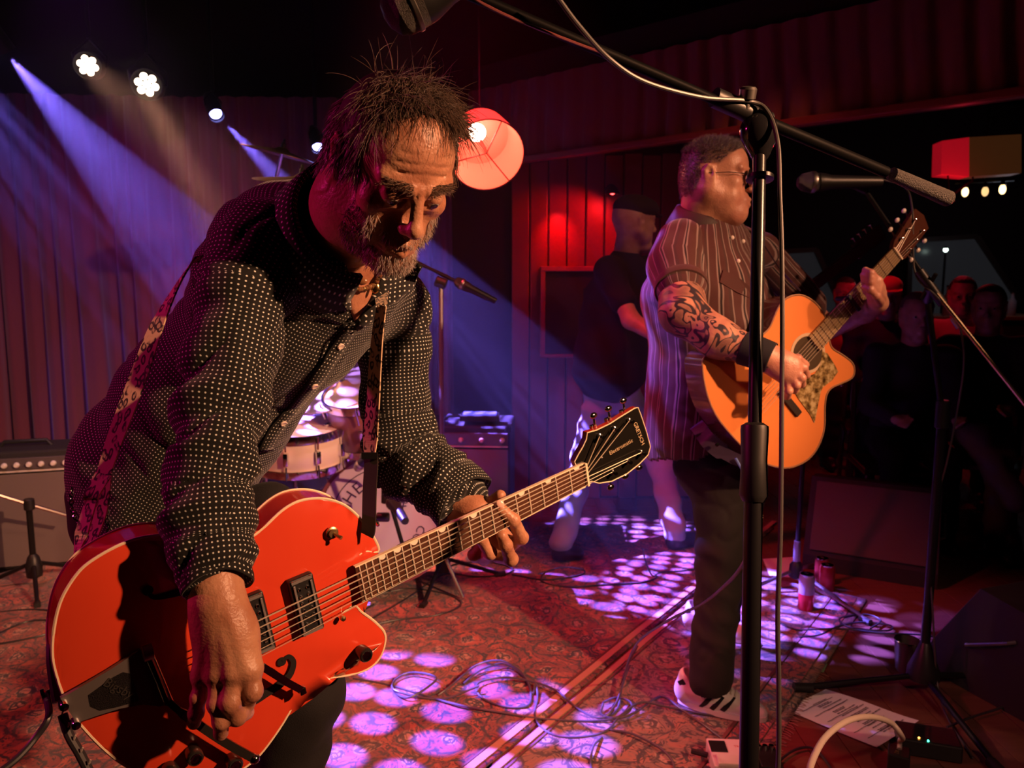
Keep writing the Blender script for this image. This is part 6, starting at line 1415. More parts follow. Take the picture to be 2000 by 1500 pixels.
# ================================================================ the capped bass player further back
def gman(root, joints, skinm, shirtm, pantm, res=.010, hs=1., capm=None, hairm=None, shoem=SHOE, belly=0, short=True, lid=.5):
    J = joints; R = J['R']; Cn = J['head']
    pr = head_prims(Cn, R, hs, lid=lid, chub=J.get('chub', .5))+[K(J['neck'], Cn+R@Vector((0,.03,-.05)), .060, .056, .03)]
    pr2 = []
    for s in 'RL':
        sh, el, wr, ha = J['s'+s], J['e'+s], J['w'+s], J['h'+s]; pr2 += chain([sh, el, wr], [.048,.042,.028], .02); d = (ha-wr).normalized(); o = d.orthogonal().normalized(); pr2 += [K(wr, ha, .026, .024, .02)]
        fd = J.get('f'+s, d); sd = J.get('x'+s, o)
        for i in range(4): b = ha+sd*(-.024+.016*i); pr2 += finger([b, b+d*.028+fd*.008, b+d*.030+fd*.032, b+d*.012+fd*.045], .0095, .0075)
        pr2 += finger([wr.lerp(ha, .3)-sd*.02, ha-sd*.036+fd*.012, ha-sd*.030+fd*.035], .0115, .009)
    Va, Qa = nets(pr, res*.45); Va = relax(Va, Qa, 1); Vb, Qb = nets(pr2, res*.6)
    Vc, Qc = nets(chain([J['hip'], J['che'], J['neck']], [.09,.09,.06], .05), .016)
    b = obj('body', np.concatenate([Va, Vb, Vc]), np.concatenate([Qa, Qb+len(Va), Qc+len(Va)+len(Vb)]), skinm, root); eyeballs(Cn, R, hs, b, EYE)
    tr = [K(J['hip'], J['che'], .145+belly, .150+belly*.4, .06), K(J['che'], J['neck']-Vector((0,0,.03)), .140, .062, .06)]
    for s in 'RL': tr += [K(J['che'].lerp(J['neck'], .6), J['s'+s], .085, .068, .05), K(J['s'+s], J['s'+s].lerp(J['e'+s], .62 if short else 1.), .068, .062, .03)] + ([K(J['e'+s], J['w'+s], .055, .042, .03)] if not short else [])
    s_, _, _ = body_obj('shirt', tr, res, shirtm, root, lambda v: .004*wob(v, 9, 1)+.004*np.sin(v[:,2]*45+2.5*wob(v, 5, 2)), None, 1)
    pn = [K(J['hip'], J['hip']-Vector((0,0,.04)), .138, .138, .05)]
    for s in 'RL': pn += [K(J['hip']+(J['k'+s]-J['hip']).normalized()*.05+J.get('o'+s, Vector()), J['k'+s], .092, .070, .04), K(J['k'+s], J['a'+s], .068, .058, .03)]
    body_obj('trousers', pn, res, pantm, root, lambda v: .005*np.sin(v[:,2]*55+2.5*wob(v, 6, 1))+.003*wob(v, 11, 2), None, 1)
    for s in 'RL':
        a = J['a'+s]; t = J['t'+s]; body_obj('shoe', [K((a.x,a.y,.045), (t.x,t.y,.035), .042, .034, .03), K((a.x,a.y,.05), (a.x,a.y,.10), .044, .046, .03)], res, shoem, root)
    Na = vnorm(Va, Qa); L = local(Va, Cn, R, hs); inh = (np.abs(L[:,0]) < .11) & (L[:,2] > -.14) & (np.abs(L[:,1]) < .14)
    sc = inh & ((L[:,2] > np.where(L[:,1] < -.02, .080, .035)) | ((L[:,1] > .02) & (L[:,2] > -.05))) & ~((np.abs(L[:,0]) > .073) & (L[:,2] < .034) & (L[:,1] < .045))
    if hairm: fm = sc[Qa].all(1); u_, inv = np.unique(Qa[fm], return_inverse=True); obj('hair', Va[u_]+Na[u_]*.006, inv.reshape(-1,4), hairm, b)
    return b, Va, Qa
def cap(parent, Cn, R, s, m, name='cap', back=False, flat=True):
    def q(x, y, z): return Cn+R@(Vector((x, y, z))*s)
    pr = [E(q(0,.010,.060), tuple(k*s for k in (.083,.106,.062)), R, .01)] + ([E(q(0,-.03,.062), tuple(k*s for k in (.082,.085,.040)), R, .03)] if flat else [])
    V_, Q = nets(pr, .005); L = local(V_, Cn, R, s); V_ = V_[:]; keep = L[Q].mean(1)[:,2] > .030+.0*L[Q].mean(1)[:,1]; u_, inv = np.unique(Q[keep], return_inverse=True); c = obj(name, V_[u_], inv.reshape(-1,4), m, parent)
    sg = 1 if back else -1; n = 12; top = []; bot = []
    for i in range(n+1):
        w = PI*i/n; top.append(q(math.cos(w)*.070, sg*(.065+math.sin(w)*.075), .046-math.sin(w)*.014)); 
    bot = [p-R@Vector((0,0,.004)) for p in top]; MB().prism(top, bot).obj('visor', m, c, smooth=False); return c
YB = 3.85
b0 = W(1210, 1075, YB); b0.z = 0
man2 = thing('person', b0, 'person in flat cap, black T-shirt and pale jeans, standing behind the tattooed singer', 'person')
R2 = face_R(Vector((.88,.40,-.05)), Vector((.12,0,1)))
J = dict(R=R2, head=W(1240,432,3.85), neck=W(1222,492,3.88), sR=W(1190,528,3.76), sL=W(1290,525,4.05), eR=W(1232,625,3.62), eL=W(1345,640,3.95), wR=W(1300,668,3.50), wL=W(1400,600,3.72), hR=W(1322,672,3.46), hL=W(1420,585,3.70), che=W(1205,585,3.88), hip=W(1190,715,3.90),
    kR=W(1140,900,3.92), kL=W(1290,900,3.95), aR=F(1096,1062,.09), aL=F(1318,1040,.09), tR=F(1128,1082,.03), tL=F(1378,1052,.03), chub=.8)
NAVY = denim('stonewashed_denim', (.36,.38,.46))
bb, _, _ = gman(man2, J, SKIN_B, TEE, NAVY, .012, 1.05, belly=.045)
CAPM = denim('dark_cap_cloth', (.022,.018,.020)); cap(bb, J['head'], R2, 1.05, CAPM)
# his bass guitar, mostly hidden
bg_c = W(1375, 720, 3.48); bs = thing('bass_guitar', bg_c, 'dark bass guitar body mostly hidden behind the striped shirt', 'guitar')
dn_ = Vector((.75,.15,.55)).normalized(); nn_ = Vector((.3,-.95,0)).normalized(); up_ = nn_.cross(dn_)
ol = smooth_outline([(-.22,0),(-.20,.11),(-.10,.155),(0,.115),(.10,.14),(.21,.17),(.16,.09),(.12,.03),(.12,-.03),(.19,-.13),(.08,-.13),(0,-.11),(-.10,-.15),(-.20,-.11)]); f = [bg_c+dn_*x+up_*y for x, y in ol]
MB().prism(f, [p-nn_*.04 for p in f]).obj('guitar_body', mat('bass_lacquer', (.05,.012,.012), .25, coat=.5), bs, smooth=False)
MB().box(bg_c+dn_*.50+nn_*.01, (.86,.05,.022), basis(dn_, up_, nn_)).obj('neck', DARKWOOD, bs, smooth=False); MB().box(bg_c+dn_*.99+nn_*.0, (.17,.08,.018), basis(dn_, up_, nn_), bev=.006).obj('headstock', DARKWOOD, bs, smooth=False)
for i in range(4): MB().lathe(bg_c+dn_*(.93+.035*i)+up_*.05, up_, [(.003,-.03),(.003,.01),(.012,.012),(.012,.018),(0,.02)], 10).obj('tuning_peg', CHROME, bs)

# ================================================================ audience beyond the stage
def seated(x, y, face, label, shirt, pants, capm=None, hair=None, lean=0., group=None, h=.47, chair=True, crossed=False, hs=1.):
    f = Vector((face[0], face[1], 0)).normalized(); s = Vector((f.y, -f.x, 0)); s = s if True else s   # s = person's right
    o = Vector((x, y, 0)); R = face_R(f+Vector((0,0,-.06)), (0,0,1)); right = -(R@Vector((1,0,0)))
    root = thing('person', o, label, 'person', group)
    hip = o+Vector((0,0,h+.10)); che = hip+Vector((0,0,.34))+f*(.03+lean); nk = hip+Vector((0,0,.52))+f*(.04+lean*1.5); hd = nk+Vector((0,0,.17))+f*.035
    J = dict(R=R, head=hd, neck=nk, che=che, hip=hip)
    for k, sg in (('R', 1), ('L', -1)):
        r = right*sg; J['s'+k] = nk-Vector((0,0,.05))+r*.17; J['e'+k] = J['s'+k]-Vector((0,0,.25))+f*.08+r*.04; J['w'+k] = J['e'+k]+f*.20-r*.06+Vector((0,0,-.04)); J['h'+k] = J['w'+k]+f*.07-r*.02
        J['k'+k] = hip+f*.44+r*.12+Vector((0,0,-.04)); J['a'+k] = o+f*.46+r*.13+Vector((0,0,.09)); J['t'+k] = J['a'+k]+f*.13; J['t'+k].z = .03; J['o'+k] = r*.07
    if crossed: J['kR'] = hip+f*.46+Vector((0,0,.06)); J['aR'] = hip+f*.60-right*.20-Vector((0,0,.22)); J['tR'] = J['aR']+f*.12
    b, _, _ = gman(root, J, SKIN_B, shirt, pants, .016, hs, hairm=hair, short=False)
    if crossed: pass
    if capm: cap(b, hd, R, hs, capm, flat=False)
    if chair:
        c = thing('chair', o-f*.02, 'dark wooden chair under the '+label.split('person ')[1].split(',')[0].replace('in ', 'audience member in ').replace('with ', 'audience member with ')[:60], 'chair')
        Rz = basis(right, f, Vector((0,0,1)))
        def q(a, b_, z): return o+right*a+f*b_+Vector((0,0,z))
        MB().box(q(0,.02,h-.06), (.42,.42,.035), Rz, bev=.008).obj('seat', DARKWOOD, c, smooth=False)
        for sx in (-1, 1):
            MB().tube([q(sx*.19,.20,0), q(sx*.18,.19,h-.07)], .016, 8).obj('leg', DARKWOOD, c); MB().tube([q(sx*.19,-.20,0), q(sx*.18,-.18,h-.07), q(sx*.18,-.25,h+.38)], .016, 8).obj('leg', DARKWOOD, c)
        MB().box(q(0,-.245,h+.30), (.40,.02,.16), Rz, bev=.006).obj('backrest', DARKWOOD, c, smooth=False)
    return root
REDC = mat('red_cloth', (.55,.08,.08), .8); GRYC = mat('grey_cloth', (.20,.17,.17), .85); BLKC = mat('black_cloth', (.018,.015,.016), .85); PINKC = mat('pale_pink_cloth', (.50,.28,.28), .8)
DH = mat('dark_hair_mass', (.03,.018,.014), .6, bump=(90, 1.))
def gp_(px, Y): return W(px, 700, Y).x
seated(gp_(1722, 4.9), 4.9, (-.3,-1), 'person in a red cap, seated in the audience right of the acoustic guitar', BLKC, JEANS, REDC, DH)
seated(gp_(1760, 4.25), 4.25, (-.2,-1), 'person with grey hair hunched low in front of the red cap', BLKC, JEANS, None, mat('greyish_hair', (.16,.11,.10), .7), lean=.10, h=.38)
seated(gp_(1868, 5.0), 5.0, (-.45,-1), 'person in a pale red top, seated behind the right microphone stand', PINKC, JEANS, None, DH)
seated(gp_(1925, 4.2), 4.2, (-.7,-1), 'person with crossed legs, sitting in the dark at the right edge', BLKC, GRYC, None, DH, crossed=True, h=.42)
seated(gp_(1640, 5.9), 5.9, (-.2,-1), 'person with a reddish face, half hidden behind the acoustic guitar neck', REDC, JEANS, None, DH)
# far room: awning windows, bar globes, shelf
wr_ = bpy.data.objects['wall_rear']
def far(px, py, Y): return W(px, py, Y)
GLS = mat('night_window_glass', (.03,.03,.035), .25, emit=(.35,.36,.42), es=.022); WF = mat('window_frame_dark', (.03,.015,.012), .5)  # faint glow put into the glass for the night street outside
def window(n, quad, Y, cols):
    p = [far(x, y, Y) for x, y in quad]; o = MB().prism(p, [q+Vector((0,.02,0)) for q in p]).obj('window_%d' % n, GLS, smooth=False); o['kind'] = 'structure'
    for a, b in zip(p, p[1:]+p[:1]): MB().tube([a-Vector((0,.02,0)), b-Vector((0,.02,0))], .035, 4).obj('window_frame', WF, o, smooth=False)
    for i in range(1, cols):
        t = i/cols; MB().tube([p[0].lerp(p[1], t)-Vector((0,.02,0)), p[3].lerp(p[2], t)-Vector((0,.02,0))], .022, 4).obj('mullion', WF, o, smooth=False)
    return o
window(1, [(1515,492),(1592,488),(1660,640),(1520,650)], 8.2, 1); window(2, [(1775,470),(1905,462),(1995,585),(1995,760),(1775,760)], 8.2, 1) if False else window(2, [(1775,470),(1905,462),(1990,590),(1770,650)], 8.2, 1)
# wall holding the windows
o = MB().box(((far(1480,600,8.4).x+5.9)/2, 8.45, 1.6), (5.9-far(1480,600,8.4).x, .1, 3.2)).obj('wall_far', DARKW, smooth=False); o['kind'] = 'structure'
wq = lambda px, py, Y=8.0: far(px, py, Y)
for px_, py_, c_, e_, r_, lb in ((1847,488,(.75,1,.85),7,.022,'pale green street light seen through the far window'), (1770,620,(.5,.55,.6),.35,.05,'dim grey street lamp far behind the raised fretting hand')):
    q = wq(px_, py_); l = thing('street_lamp', q, lb, 'lamp'); MB().ball(q, r_).obj('lamp_globe', mat('street%d' % px_, (.8,.9,.85), .5, emit=c_, es=e_), l); MB().tube([q-Vector((0,0,r_)), (q.x, q.y, .0)], .012, 6).obj('post', BLKMET, l); MB().lathe(q+Vector((0,0,r_*.6)), (0,0,1), [(r_*1.3,0),(r_*.4,r_*.9),(0,r_)], 12).obj('cap', BLKMET, l)
bz_ = 6.6; fx = thing('bar_light', W(1922,372,bz_), 'ceiling bar with three small warm globes at the upper right', 'lamp')
MB().tube([W(1868,356,bz_)+Vector((0,.03,0)), W(1985,350,bz_)+Vector((0,.03,0))], .014, 8).obj('rail', BLKMET, fx); MB().tube([W(1925,352,bz_)+Vector((0,.03,0)), (W(1925,352,bz_).x, bz_+.03, 3.3)], .010, 6).obj('drop_rod', BLKMET, fx)
for px_, py_, e_ in ((1885,375,5),(1924,374,1.2),(1958,370,5)):
    q = W(px_, py_, bz_); MB().ball(q, (.026,.026,.040)).obj('globe', mat('bar_globe%d' % round(e_), (1,.8,.5), .4, emit=(1,.62,.25), es=e_), fx); MB().lathe(q+Vector((0,0,.035)), (0,0,1), [(.026,0),(.014,.03),(0,.05)], 10).obj('socket', BLKMET, fx)
q = W(1895,305,5.6); sh = thing('wall_lamp', q, 'box-shaped fabric lampshade glowing red at its left end, upper right corner', 'lamp'); SHM = mat('red_shade', (.35,.06,.05), .7, emit=(1,.01,.03), es=.25); SHD = mat('amber_shade', (.10,.05,.03), .6, emit=(.9,.3,.08), es=.03)
a_, b_ = W(1840,275,5.6), W(1838,340,5.6); c_, d_ = W(1893,345,5.62), W(1893,268,5.62); 
MB().prism([a_,b_,c_,d_], [p+Vector((.02,.16,0)) for p in (a_,b_,c_,d_)]).obj('shade_panel', SHM, sh, smooth=False)
e_, f_ = W(1995,338,5.75), W(1995,262,5.75); MB().prism([d_,c_,e_,f_], [p+Vector((.02,.16,0)) for p in (d_,c_,e_,f_)]).obj('shade_panel', SHD, sh, smooth=False)
MB().tube([W(1900,345,5.66), W(1900,352,5.66), W(1856,385,5.66)], .008, 6).obj('bracket', BLKMET, sh)
q = W(1853,392,5.6); rl = thing('red_lamp', q, 'bright small red lamp at the tip of the long boom, upper right', 'lamp'); MB().lathe(q+Vector((0,.0,.03)), (0,0,-1), [(.012,0),(.034,.02),(.04,.035),(.038,.036),(.02,.02)], 16, False).obj('shade', BLKMET, rl); MB().ball(q, .026).obj('bulb', mat('red_hot_bulb', (1,.2,.2), .3, emit=(1,.03,.06), es=16), rl)
MB().tube([q+Vector((0,0,.03)), q+Vector((0,.05,.25)), W(1880,300,5.7)], .006, 6).obj('arm', BLKMET, rl)
l = bpy.data.lights.new('red_lamp_glow', 'POINT'); l.energy = 5; l.color = (1,.02,.05); l.shadow_soft_size = .03; o = bpy.data.objects.new('red_lamp_glow', l); C.objects.link(o); o.location = q-Vector((0,.08,.06))
# bar counter with bottles at the right
ct = thing('bar_counter', W(1800,760,7.0)*1, 'long bar counter far behind the seated audience', 'counter'); z_ = 1.0; xa, xb = W(1745,700,7.2).x, 5.9
MB().box(((xa+xb)/2, 7.3, .50), (xb-xa,.5,1.0), bev=.01).obj('counter_body', DARKWOOD, ct, smooth=False); MB().box(((xa+xb)/2, 7.25, 1.02), (xb-xa+.05,.6,.04), bev=.01).obj('counter_top', mat('counter_top', (.35,.15,.08), .25), ct, smooth=False)
BOT = [mat('bottle_amber', (.35,.15,.04), .1), mat('bottle_clear', (.35,.4,.45), .1), mat('bottle_green', (.05,.18,.08), .1)]
rnd2 = random.Random(8); lb = ['amber bottle on the bar, nearest the boom stand', 'clear bottle second on the bar from the boom stand', 'green bottle third on the bar from the boom stand', 'amber bottle fourth on the bar from the boom stand', 'clear bottle nearest the right edge on the bar']
for i in range(5):
    x_ = W(1800+42*i, 700, 7.1).x; hh = .20+.06*rnd2.random(); t = thing('bottle', (x_, 7.1, 1.04), lb[i], 'bottle', 'bottles on the bar'); MB().lathe((x_,7.1,1.04), (0,0,1), [(.034,0),(.036,.01),(.036,hh*.62),(.014,hh*.8),(.013,hh)], 16).obj('glass', BOT[i % 3], t); MB().lathe((x_,7.1,1.04+hh), (0,0,1), [(.015,0),(.015,.02),(0,.02)], 10).obj('stopper', BLKRUB, t)
l = bpy.data.lights.new('bar_glow', 'POINT'); l.energy = 2; l.color = (.75,.8,1); l.shadow_soft_size = .1; o = bpy.data.objects.new('bar_glow', l); C.objects.link(o); o.location = (W(1950,650,7.0).x, 7.0, 2.0)
# ================================================================ near microphone stand with the long boom
ns = thing('microphone_stand', (.33, .93, 0), 'tall black microphone stand nearest the camera with a long boom overhead', 'microphone stand')
top_, mid_ = P(1484,268,1.05), P(1474,838,1.00)
low = P(1460,1500,.93); bx_, by_ = mid_.x, mid_.y; foot_ = Vector((bx_, by_, 0))
POLE = mat('pole_satin_black', (.010,.010,.012), .30, 0., spec=.35)
MB().tube([P(1484,262,1.05), mid_], .0088, 16).obj('upper_pole', POLE, ns)
dz = (mid_-top_).normalized(); 
MB().tube([mid_, mid_+dz*.55, Vector((mid_.x-.0, mid_.y, .06))], .0118, 16).obj('lower_pole', POLE, ns)
MB().lathe(P(1474,832,1.0), dz, [(.011,-.004),(.0175,0),(.018,.006),(.0165,.045),(.018,.09),(.0135,.098)], 20).obj('height_clutch', BLACK, ns)
MB().lathe(P(1484,343,1.045), dz, [(.009,0),(.0185,.001),(.0185,.006),(.009,.007)], 20).obj('collar_ring', BLKMET, ns)
hd0 = P(1483,285,1.05); body_obj('swivel_head', [K(P(1484,255,1.05), P(1484,300,1.05), .020, .013, .02), K(P(1484,255,1.05)+Vector((-.010,0,0)), P(1484,225,1.055), .014, .014, .02), E(P(1484,262,1.045), (.022,.016,.026), None, .01)], .003, mat('gloss_black_cast', (.012,.012,.014), .15, coat=.8), ns)
ba, bb_, bc2 = P(915,-12,.86), P(1458,222,1.05), P(1852,388,1.22); BOOMM = mat('boom_matt_black', (.004,.004,.0045), .5, 0., spec=.04)
MB().tube([ba, bb_], .0068, 12).obj('boom', BOOMM, ns); MB().tube([bb_, P(1730,336,1.16)], .0085, 12).obj('boom_rear', BOOMM, ns)
MB().tube([P(1742,340,1.165), bc2], [.0105, .0125], 14).obj('counterweight', mat('ribbed_grip', (.045,.038,.035), .5, bump=(500,.6)), ns)
MB().tube([P(1395,190,1.03), P(1500,238,1.06)], .0135, 14).obj('boom_clamp', BLACK, ns)
MB().lathe(P(1458,205,1.035), Vector((0,-.3,1)), [(.005,-.005),(.005,.006),(.011,.008),(.0115,.020),(.009,.023),(0,.024)], 16).obj('clamp_knob', DULLMET, ns)
tripod(ns, foot_, 0, .30, .2, r=.009)
LBL = mat('label_gold', (.62,.48,.28), .5); n_ = (Vector((0,0,CAMZ))-mid_); n_.z = 0; n_.normalize(); lp_ = mid_+dz*0+Vector((0,0,0))
zc = lambda py: P(1466, py, .985).z
lxr = n_.cross(Vector((0,0,1)))
lx_ = Vector((mid_.x, mid_.y, 0)); side = Vector((.75,-.66,0)).normalized()
MB().box((lx_.x+side.x*.0118, lx_.y+side.y*.0118, (zc(1015)+zc(1075))/2), (.0028,.0012,abs(zc(1015)-zc(1075))), Matrix.Rotation(math.radians(48),3,'Z'), bev=.0004).obj('label_strip', LBL, ns, smooth=False)
text('lettering', 'MIC STANDS', .0062, LBL, ns, (lx_.x+side.x*.0122+.004, lx_.y+side.y*.0122+.0035, (zc(1015)+zc(1075))/2), basis(Vector((0,0,-1)), Vector((.66,.75,0)).normalized(), side), .0002)
MB().tube(crom([P(915,-12,.855), P(945,8,.865), P(1000,35,.88), P(1100,75,.91), P(1180,105,.93)], 6), .0018, 6).obj('cable_clip_wire', mat('red_edge_wire', (.20,.05,.05), .4), ns)
# overhead microphone, top left of the boom
om = thing('microphone', P(800,10,.84), 'black vocal microphone with a pale mesh band at the top edge of the picture', 'microphone')
md_ = (P(870,-25,.84)-P(790,18,.84)).normalized(); 
gm = MB().lathe(P(800,8,.84), -md_, [(.0285,-.012),(.0290,.0),(.0285,.012),(.024,.022),(.012,.030),(0,.032)], 28).obj('mic_grille', mat('steel_mesh', (1,1,1)), om)
MB().lathe(P(800,8,.84), -md_, [(.0290,-.004),(.0305,-.003),(.0305,.001),(.0290,.002)], 28, False).obj('grille_band', DULLMET, om)
MB().lathe(P(800,8,.84), md_, [(.0285,.010),(.0275,.022),(.021,.045),(.0165,.08),(.0145,.16),(0,.162)], 24).obj('mic_body', BLACK, om)
# cable hanging along the near stand
CB = mat('grey_cable', (.06,.055,.055), .4)
nc = MB().tube(crom([P(1085,-10,.86), P(1130,50,.89), P(1190,115,.93), P(1260,160,.96), P(1370,190,1.0), P(1465,198,1.03), P(1500,220,1.03), P(1519,280,1.02), P(1523,380,1.01), P(1527,500,1.0), P(1528,640,.99), P(1527,760,.985), P(1526,900,.975), P(1524,1050,.965), P(1519,1200,.955), P(1521,1350,.945), P(1519,1510,.935), P(1500,1700,.93)], 8), .0031, 10).obj('microphone_cable', CB); tag(nc, 'thin grey cable running along the boom and hanging down right of the near pole', 'cable')

# ================================================================ right microphone stand
S2 = F(1800, 1352); s2 = thing('microphone_stand', S2, 'black microphone stand with round base hub and slanting boom at the right', 'microphone stand')
tpz = W(1812, 590, S2.y).z
MB().tube([(S2.x, S2.y, .08), (S2.x, S2.y, .95)], .0145, 14).obj('lower_pole', POLE, s2); MB().tube([(S2.x, S2.y, .93), (W(1812,590,S2.y).x, S2.y, tpz)], .0095, 12).obj('upper_pole', POLE, s2)
clutch(s2, (S2.x, S2.y, .93), (0,0,1), .021, .09)
MB().lathe((S2.x, S2.y, .045), (0,0,1), [(.030,0),(.050,.006),(.048,.04),(.030,.085),(.018,.125),(.0145,.13)], 24).obj('hub', BLACK, s2)
for e_ in (F(1556,1352), F(1955,1520), F(1990,1330)):
    e_ = Vector((e_.x, e_.y, .016)); lg = MB().tube([Vector((S2.x, S2.y, .062)), e_], .0095, 10).obj('leg', BLKMET, s2); MB().tube([e_-(e_-S2).normalized()*.05, e_+(e_-S2).normalized()*.01], .0165, 12).obj('rubber_foot', BLKRUB, lg)
j2 = W(1818, 560, S2.y-.06); bm0_, bm1_ = W(1690, 372, S2.y+.10), W(2010, 800, S2.y-.25)
MB().tube([bm0_, j2], .0072, 10).obj('boom', POLE, s2); MB().tube([j2, bm1_], .0062, 10).obj('boom_rear', mat('boom_brass_sheen', (.40,.32,.22), .25, 1.), s2)
MB().tube([W(1795,528,S2.y-.05), W(1842,594,S2.y-.07)], .014, 12).obj('boom_clamp', BLACK, s2); MB().tube([W(1862,620,S2.y-.09), W(1875,640,S2.y-.10)], .011, 12).obj('counterweight', DULLMET, s2)
MB().tube([W(1812,585,S2.y), j2], .016, 12).obj('swivel_head', BLACK, s2); MB().tube([W(1800,583,S2.y-.03), W(1828,535,S2.y-.08)], .006, 8).obj('clamp_lever', BLKMET, s2)
vm = thing('microphone', W(1600,356,S2.y+.05), 'vocal microphone held out before the tattooed singer', 'microphone'); mic('', vm, W(1598,356,S2.y+.08), (-1,.05,.0), 1.25); MB().tube([W(1655,356,S2.y+.09), bm0_], .012, 10).obj('mic_clip', BLACK, vm)
c2 = MB().tube(crom([W(1720,350,S2.y+.1), W(1768,366,S2.y+.08), W(1782,410,S2.y), W(1783,480,S2.y-.02), W(1790,540,S2.y-.04), W(1830,580,S2.y-.08), W(1868,625,S2.y-.09), W(1880,665,S2.y-.10), W(1882,720,S2.y-.09), W(1870,800,S2.y-.05), W(1850,900,S2.y-.02), W(1828,980,S2.y), W(1815,1060,S2.y+.02), W(1822,1200,S2.y-.03), W(1830,1330,S2.y-.04), F(1850,1400,.006), F(1900,1480,.006)], 7), .003, 8).obj('microphone_cable', CB); tag(c2, 'thin cable looping down along the right microphone stand', 'cable')
# thin stand whose pole shows under the acoustic guitar
S3 = F(1553,1150); s3_ = thing('microphone_stand', S3, 'slim microphone stand whose pole rises behind the acoustic guitar', 'microphone stand')
MB().tube([(S3.x, S3.y, .06), (S3.x+.01, S3.y, .98)], .0105, 10).obj('pole', POLE, s3_); MB().tube([(S3.x, S3.y, .10), (S3.x, S3.y, .22)], .015, 10).obj('lower_sleeve', mat('satin_metal', (1,1,1)), s3_)
MB().lathe((S3.x, S3.y, .05), (0,0,1), [(.02,0),(.032,.01),(.028,.06),(.014,.08)], 16).obj('hub', BLACK, s3_)
for e_ in (F(1700,1222), F(1455,1160), F(1620,1100)):
    e_ = Vector((e_.x, e_.y, .012)); lg = MB().tube([Vector((S3.x, S3.y, .09)), e_], .008, 8).obj('leg', mat('leg_metal', (.35,.32,.32), .3, .9), s3_); MB().tube([e_-(e_-S3).normalized()*.05, e_], .013, 8).obj('rubber_foot', BLKRUB, lg)
MB().tube([(S3.x+.01, S3.y, .98), (S3.x+.01, S3.y, 1.02)], .016, 10).obj('top_fitting', BLACK, s3_)

# ================================================================ cables on the floor
def cable(pts, label, r=.0036, m=CABLE, cat='cable', n=8, name='cable', group=None):
    P3 = []
    for p in pts:
        z = (p[2] if len(p) > 2 else 0)+.0062+r+.001; P3.append(F(p[0], p[1], z))
    o = MB().tube(crom(P3, n), r, 8).obj(name, m); tag(o, label, cat, group); return o
LC = mat('lit_cable', (.10,.09,.11), .35)  # lighter copy of the cable rubber, the light on it put into the colour
cable([(690,1325),(760,1338,.0),(840,1362),(900,1378,.004),(980,1392),(1060,1404),(1140,1408),(1200,1404,.006),(1240,1392,.012),(1290,1360),(1330,1385,.01),(1380,1420),(1440,1465,.015),(1470,1478,.02)], 'black cable from the orange guitar across the rug to the white pedal', m=LC)
cable([(905,1335),(940,1308,.01),(985,1296,.012),(1020,1318),(1036,1350),(1030,1378),(985,1380),(940,1362),(932,1336,.008),(965,1325,.008),(1010,1325,.01),(1080,1345,.012),(1130,1385),(1175,1402),(1205,1370,.02),(1225,1300,.03),(1245,1262,.05)], 'looped black cable in the middle of the rug', m=LC)
cable([(855,1358),(880,1340,.01),(930,1300,.02),(975,1290,.03),(1010,1305,.02),(1030,1330,.008),(1040,1355),(1046,1335,.01),(1050,1360),(1045,1400),(1070,1430),(1120,1440),(1180,1430),(1210,1400,.01),(1250,1372,.02),(1300,1380,.01),(1360,1392),(1430,1402),(1500,1400)], 'black cable running from the rug loops past the sneaker toe', m=LC)
cable([(768,1325,.0),(770,1350),(800,1362,.01),(850,1330,.02),(840,1318,.015),(800,1314,.01),(770,1330,.006),(775,1350,.01),(860,1365),(935,1340,.02)], 'small loop of cable under the guitar horn', m=LC)
cable([(1178,1375,.01),(1175,1395),(1200,1402,.01),(1228,1390,.01),(1232,1372,.012),(1205,1362,.012),(1178,1372,.012)], 'little coil of cable left of the white sneaker', m=LC)
cable([(1175,1440),(1158,1460,.01),(1155,1500),(1170,1540),(1260,1560),(1315,1510),(1300,1470,.01),(1240,1435,.01),(1190,1425)], 'wide loop of cable at the bottom edge of the rug', m=LC)
cable([(1230,1300,.03),(1215,1340,.02),(1208,1380),(1190,1402)], 'short riser of cable joining the coils', m=LC)
# cable rising to the near stand in front of the dark jeans
rc = MB().tube(crom([F(1190,1400,.012), F(1215,1330,.03), P(1240,1262,2.0), P(1300,1215,1.7), P(1370,1180,1.45), P(1420,1140,1.2), P(1452,1100,1.05), P(1460,1060,1.02), P(1462,1000,1.01), P(1463,930,1.005)], 8), .0028, 8).obj('cable', LC); tag(rc, 'cable rising from the rug in front of the dark jeans to the near stand', 'cable')
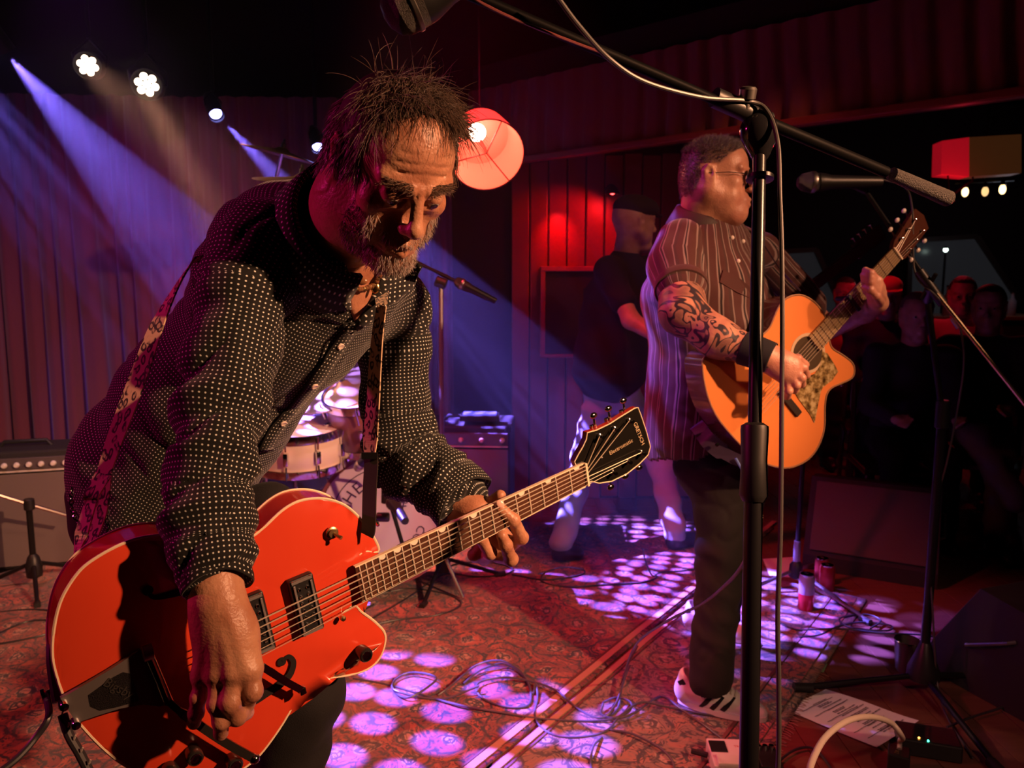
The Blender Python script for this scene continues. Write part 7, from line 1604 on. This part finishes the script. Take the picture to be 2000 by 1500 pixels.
# far loops by the drums
for pts, lb in (([(860,1112),(900,1100),(960,1098),(1000,1110),(985,1122),(930,1126),(880,1120),(850,1130),(800,1165),(740,1200),(700,1225)], 'coil of black cable on the red rug in front of the drums'),
                ([(1000,1122),(1060,1132),(1110,1128),(1140,1120),(1136,1112,.02),(1100,1108,.03),(1065,1118,.02),(1060,1136),(1110,1146),(1180,1142),(1250,1138),(1282,1128),(1275,1118)], 'thin cable loop among the violet light spots on the rug'),
                ([(1255,1072,.12),(1262,1100,.05),(1275,1125),(1290,1118),(1330,1115),(1370,1110)], 'stiff cable standing up behind the dark jeans'),
                ([(740,1160),(800,1150),(870,1160),(900,1180),(860,1200),(780,1210),(720,1220),(690,1205),(730,1180)], 'tangled black cable beneath the guitar neck'),
                ([(0,1195),(60,1190),(110,1195),(140,1210),(100,1235),(40,1250),(-20,1260)], 'black cable curling on the rug below the amplifier'),
                ([(-10,1240),(50,1215),(100,1212),(135,1228),(120,1255),(140,1275)], 'second black cable crossing below the amplifier'),
                ([(1560,1245),(1600,1240),(1640,1222),(1690,1215),(1740,1222),(1730,1232),(1660,1225),(1640,1208),(1690,1200),(1720,1212),(1700,1228)], 'coiled cable behind the steel cup'),
                ([(1520,1215),(1560,1230),(1640,1228),(1720,1236),(1800,1240),(1860,1250),(1920,1246)], 'black cable running past the steel cup'),
                ([(1880,1200),(1900,1185),(1950,1182),(1990,1195),(1960,1215),(1900,1212)], 'cable coil on the boards near the right edge'),
                ([(1660,1560),(1600,1470),(1560,1462),(1520,1490),(1500,1540)], 'thin black cable curving below the set list sheet'),
                ([(1840,1285),(1880,1275),(1930,1280),(1960,1300),(1920,1330),(1850,1320),(1820,1300),(1870,1290),(1940,1310)], 'dark cable heap beside the right stand hub'),
                ([(1850,1420),(1900,1400),(1960,1380),(2010,1350)], 'black cable in the dark lower right corner')):
    cable(pts, lb)
wt = MB().tube(crom([P(1580,1530,1.35), P(1585,1490,1.42), P(1612,1440,1.50), P(1655,1408,1.56), P(1700,1400,1.62), P(1740,1412,1.66), P(1762,1440,1.70), Vector((pb.x, pb.y-.01, .10)), Vector((pb.x, pb.y-.01, .075))], 8), .0062, 12).obj('cable', mat('pale_thick_cable', (.50,.40,.36), .45)); tag(wt, 'thick pale cable arching over the set list sheet', 'cable')
# guitar lead and strap tail from the orange guitar's tail pin
gl_ = MB().tube(crom([G(-.01, gpx(105,1372)[1], -TH/2), P(95,1400,.93), P(70,1440,.92), P(35,1480,.90), P(-10,1515,.88)], 6), .0042, 10).obj('guitar_lead', CABLE); tag(gl_, 'dark guitar lead leaving the tail of the orange guitar to the left', 'cable')
tl_ = MB().tube(crom([P(122,1395,.945), P(135,1435,.94), P(155,1470,.94), P(178,1515,.94)], 6), .0058, 10).obj('woven_cord', CABLE); tag(tl_, 'black cord with pale flecks hanging below the guitar tailpiece', 'cord')
for i in range(5):
    q = P(122+11*i+i*i*.6, 1392+24*i, .9345); MB().box(q, (.0018,.0012,.006), Matrix.Rotation(.4,3,'Y')).obj('fleck', mat('cream_fleck', (.7,.6,.55), .6), tl_, smooth=False)
# ---------------------------------------------------------------- stage haze
hz = mat('haze', (1,1,1)); nt = hz.node_tree; nt.nodes.remove(nt.nodes['Principled BSDF'])
vs = nt.nodes.new('ShaderNodeVolumeScatter'); vs.inputs['Density'].default_value = .024; vs.inputs['Anisotropy'].default_value = .35; vs.inputs['Color'].default_value = (1,1,1,1)
nt.links.new(vs.outputs[0], nt.nodes['Material Output'].inputs['Volume'])
o = MB().box((-1.55, 3.68, 1.37), (4.9, 1.90, 2.66)).obj('haze', hz, smooth=False)
tag(o, 'thin smoke hanging over the stage in the light beams', 'haze', kind='stuff')
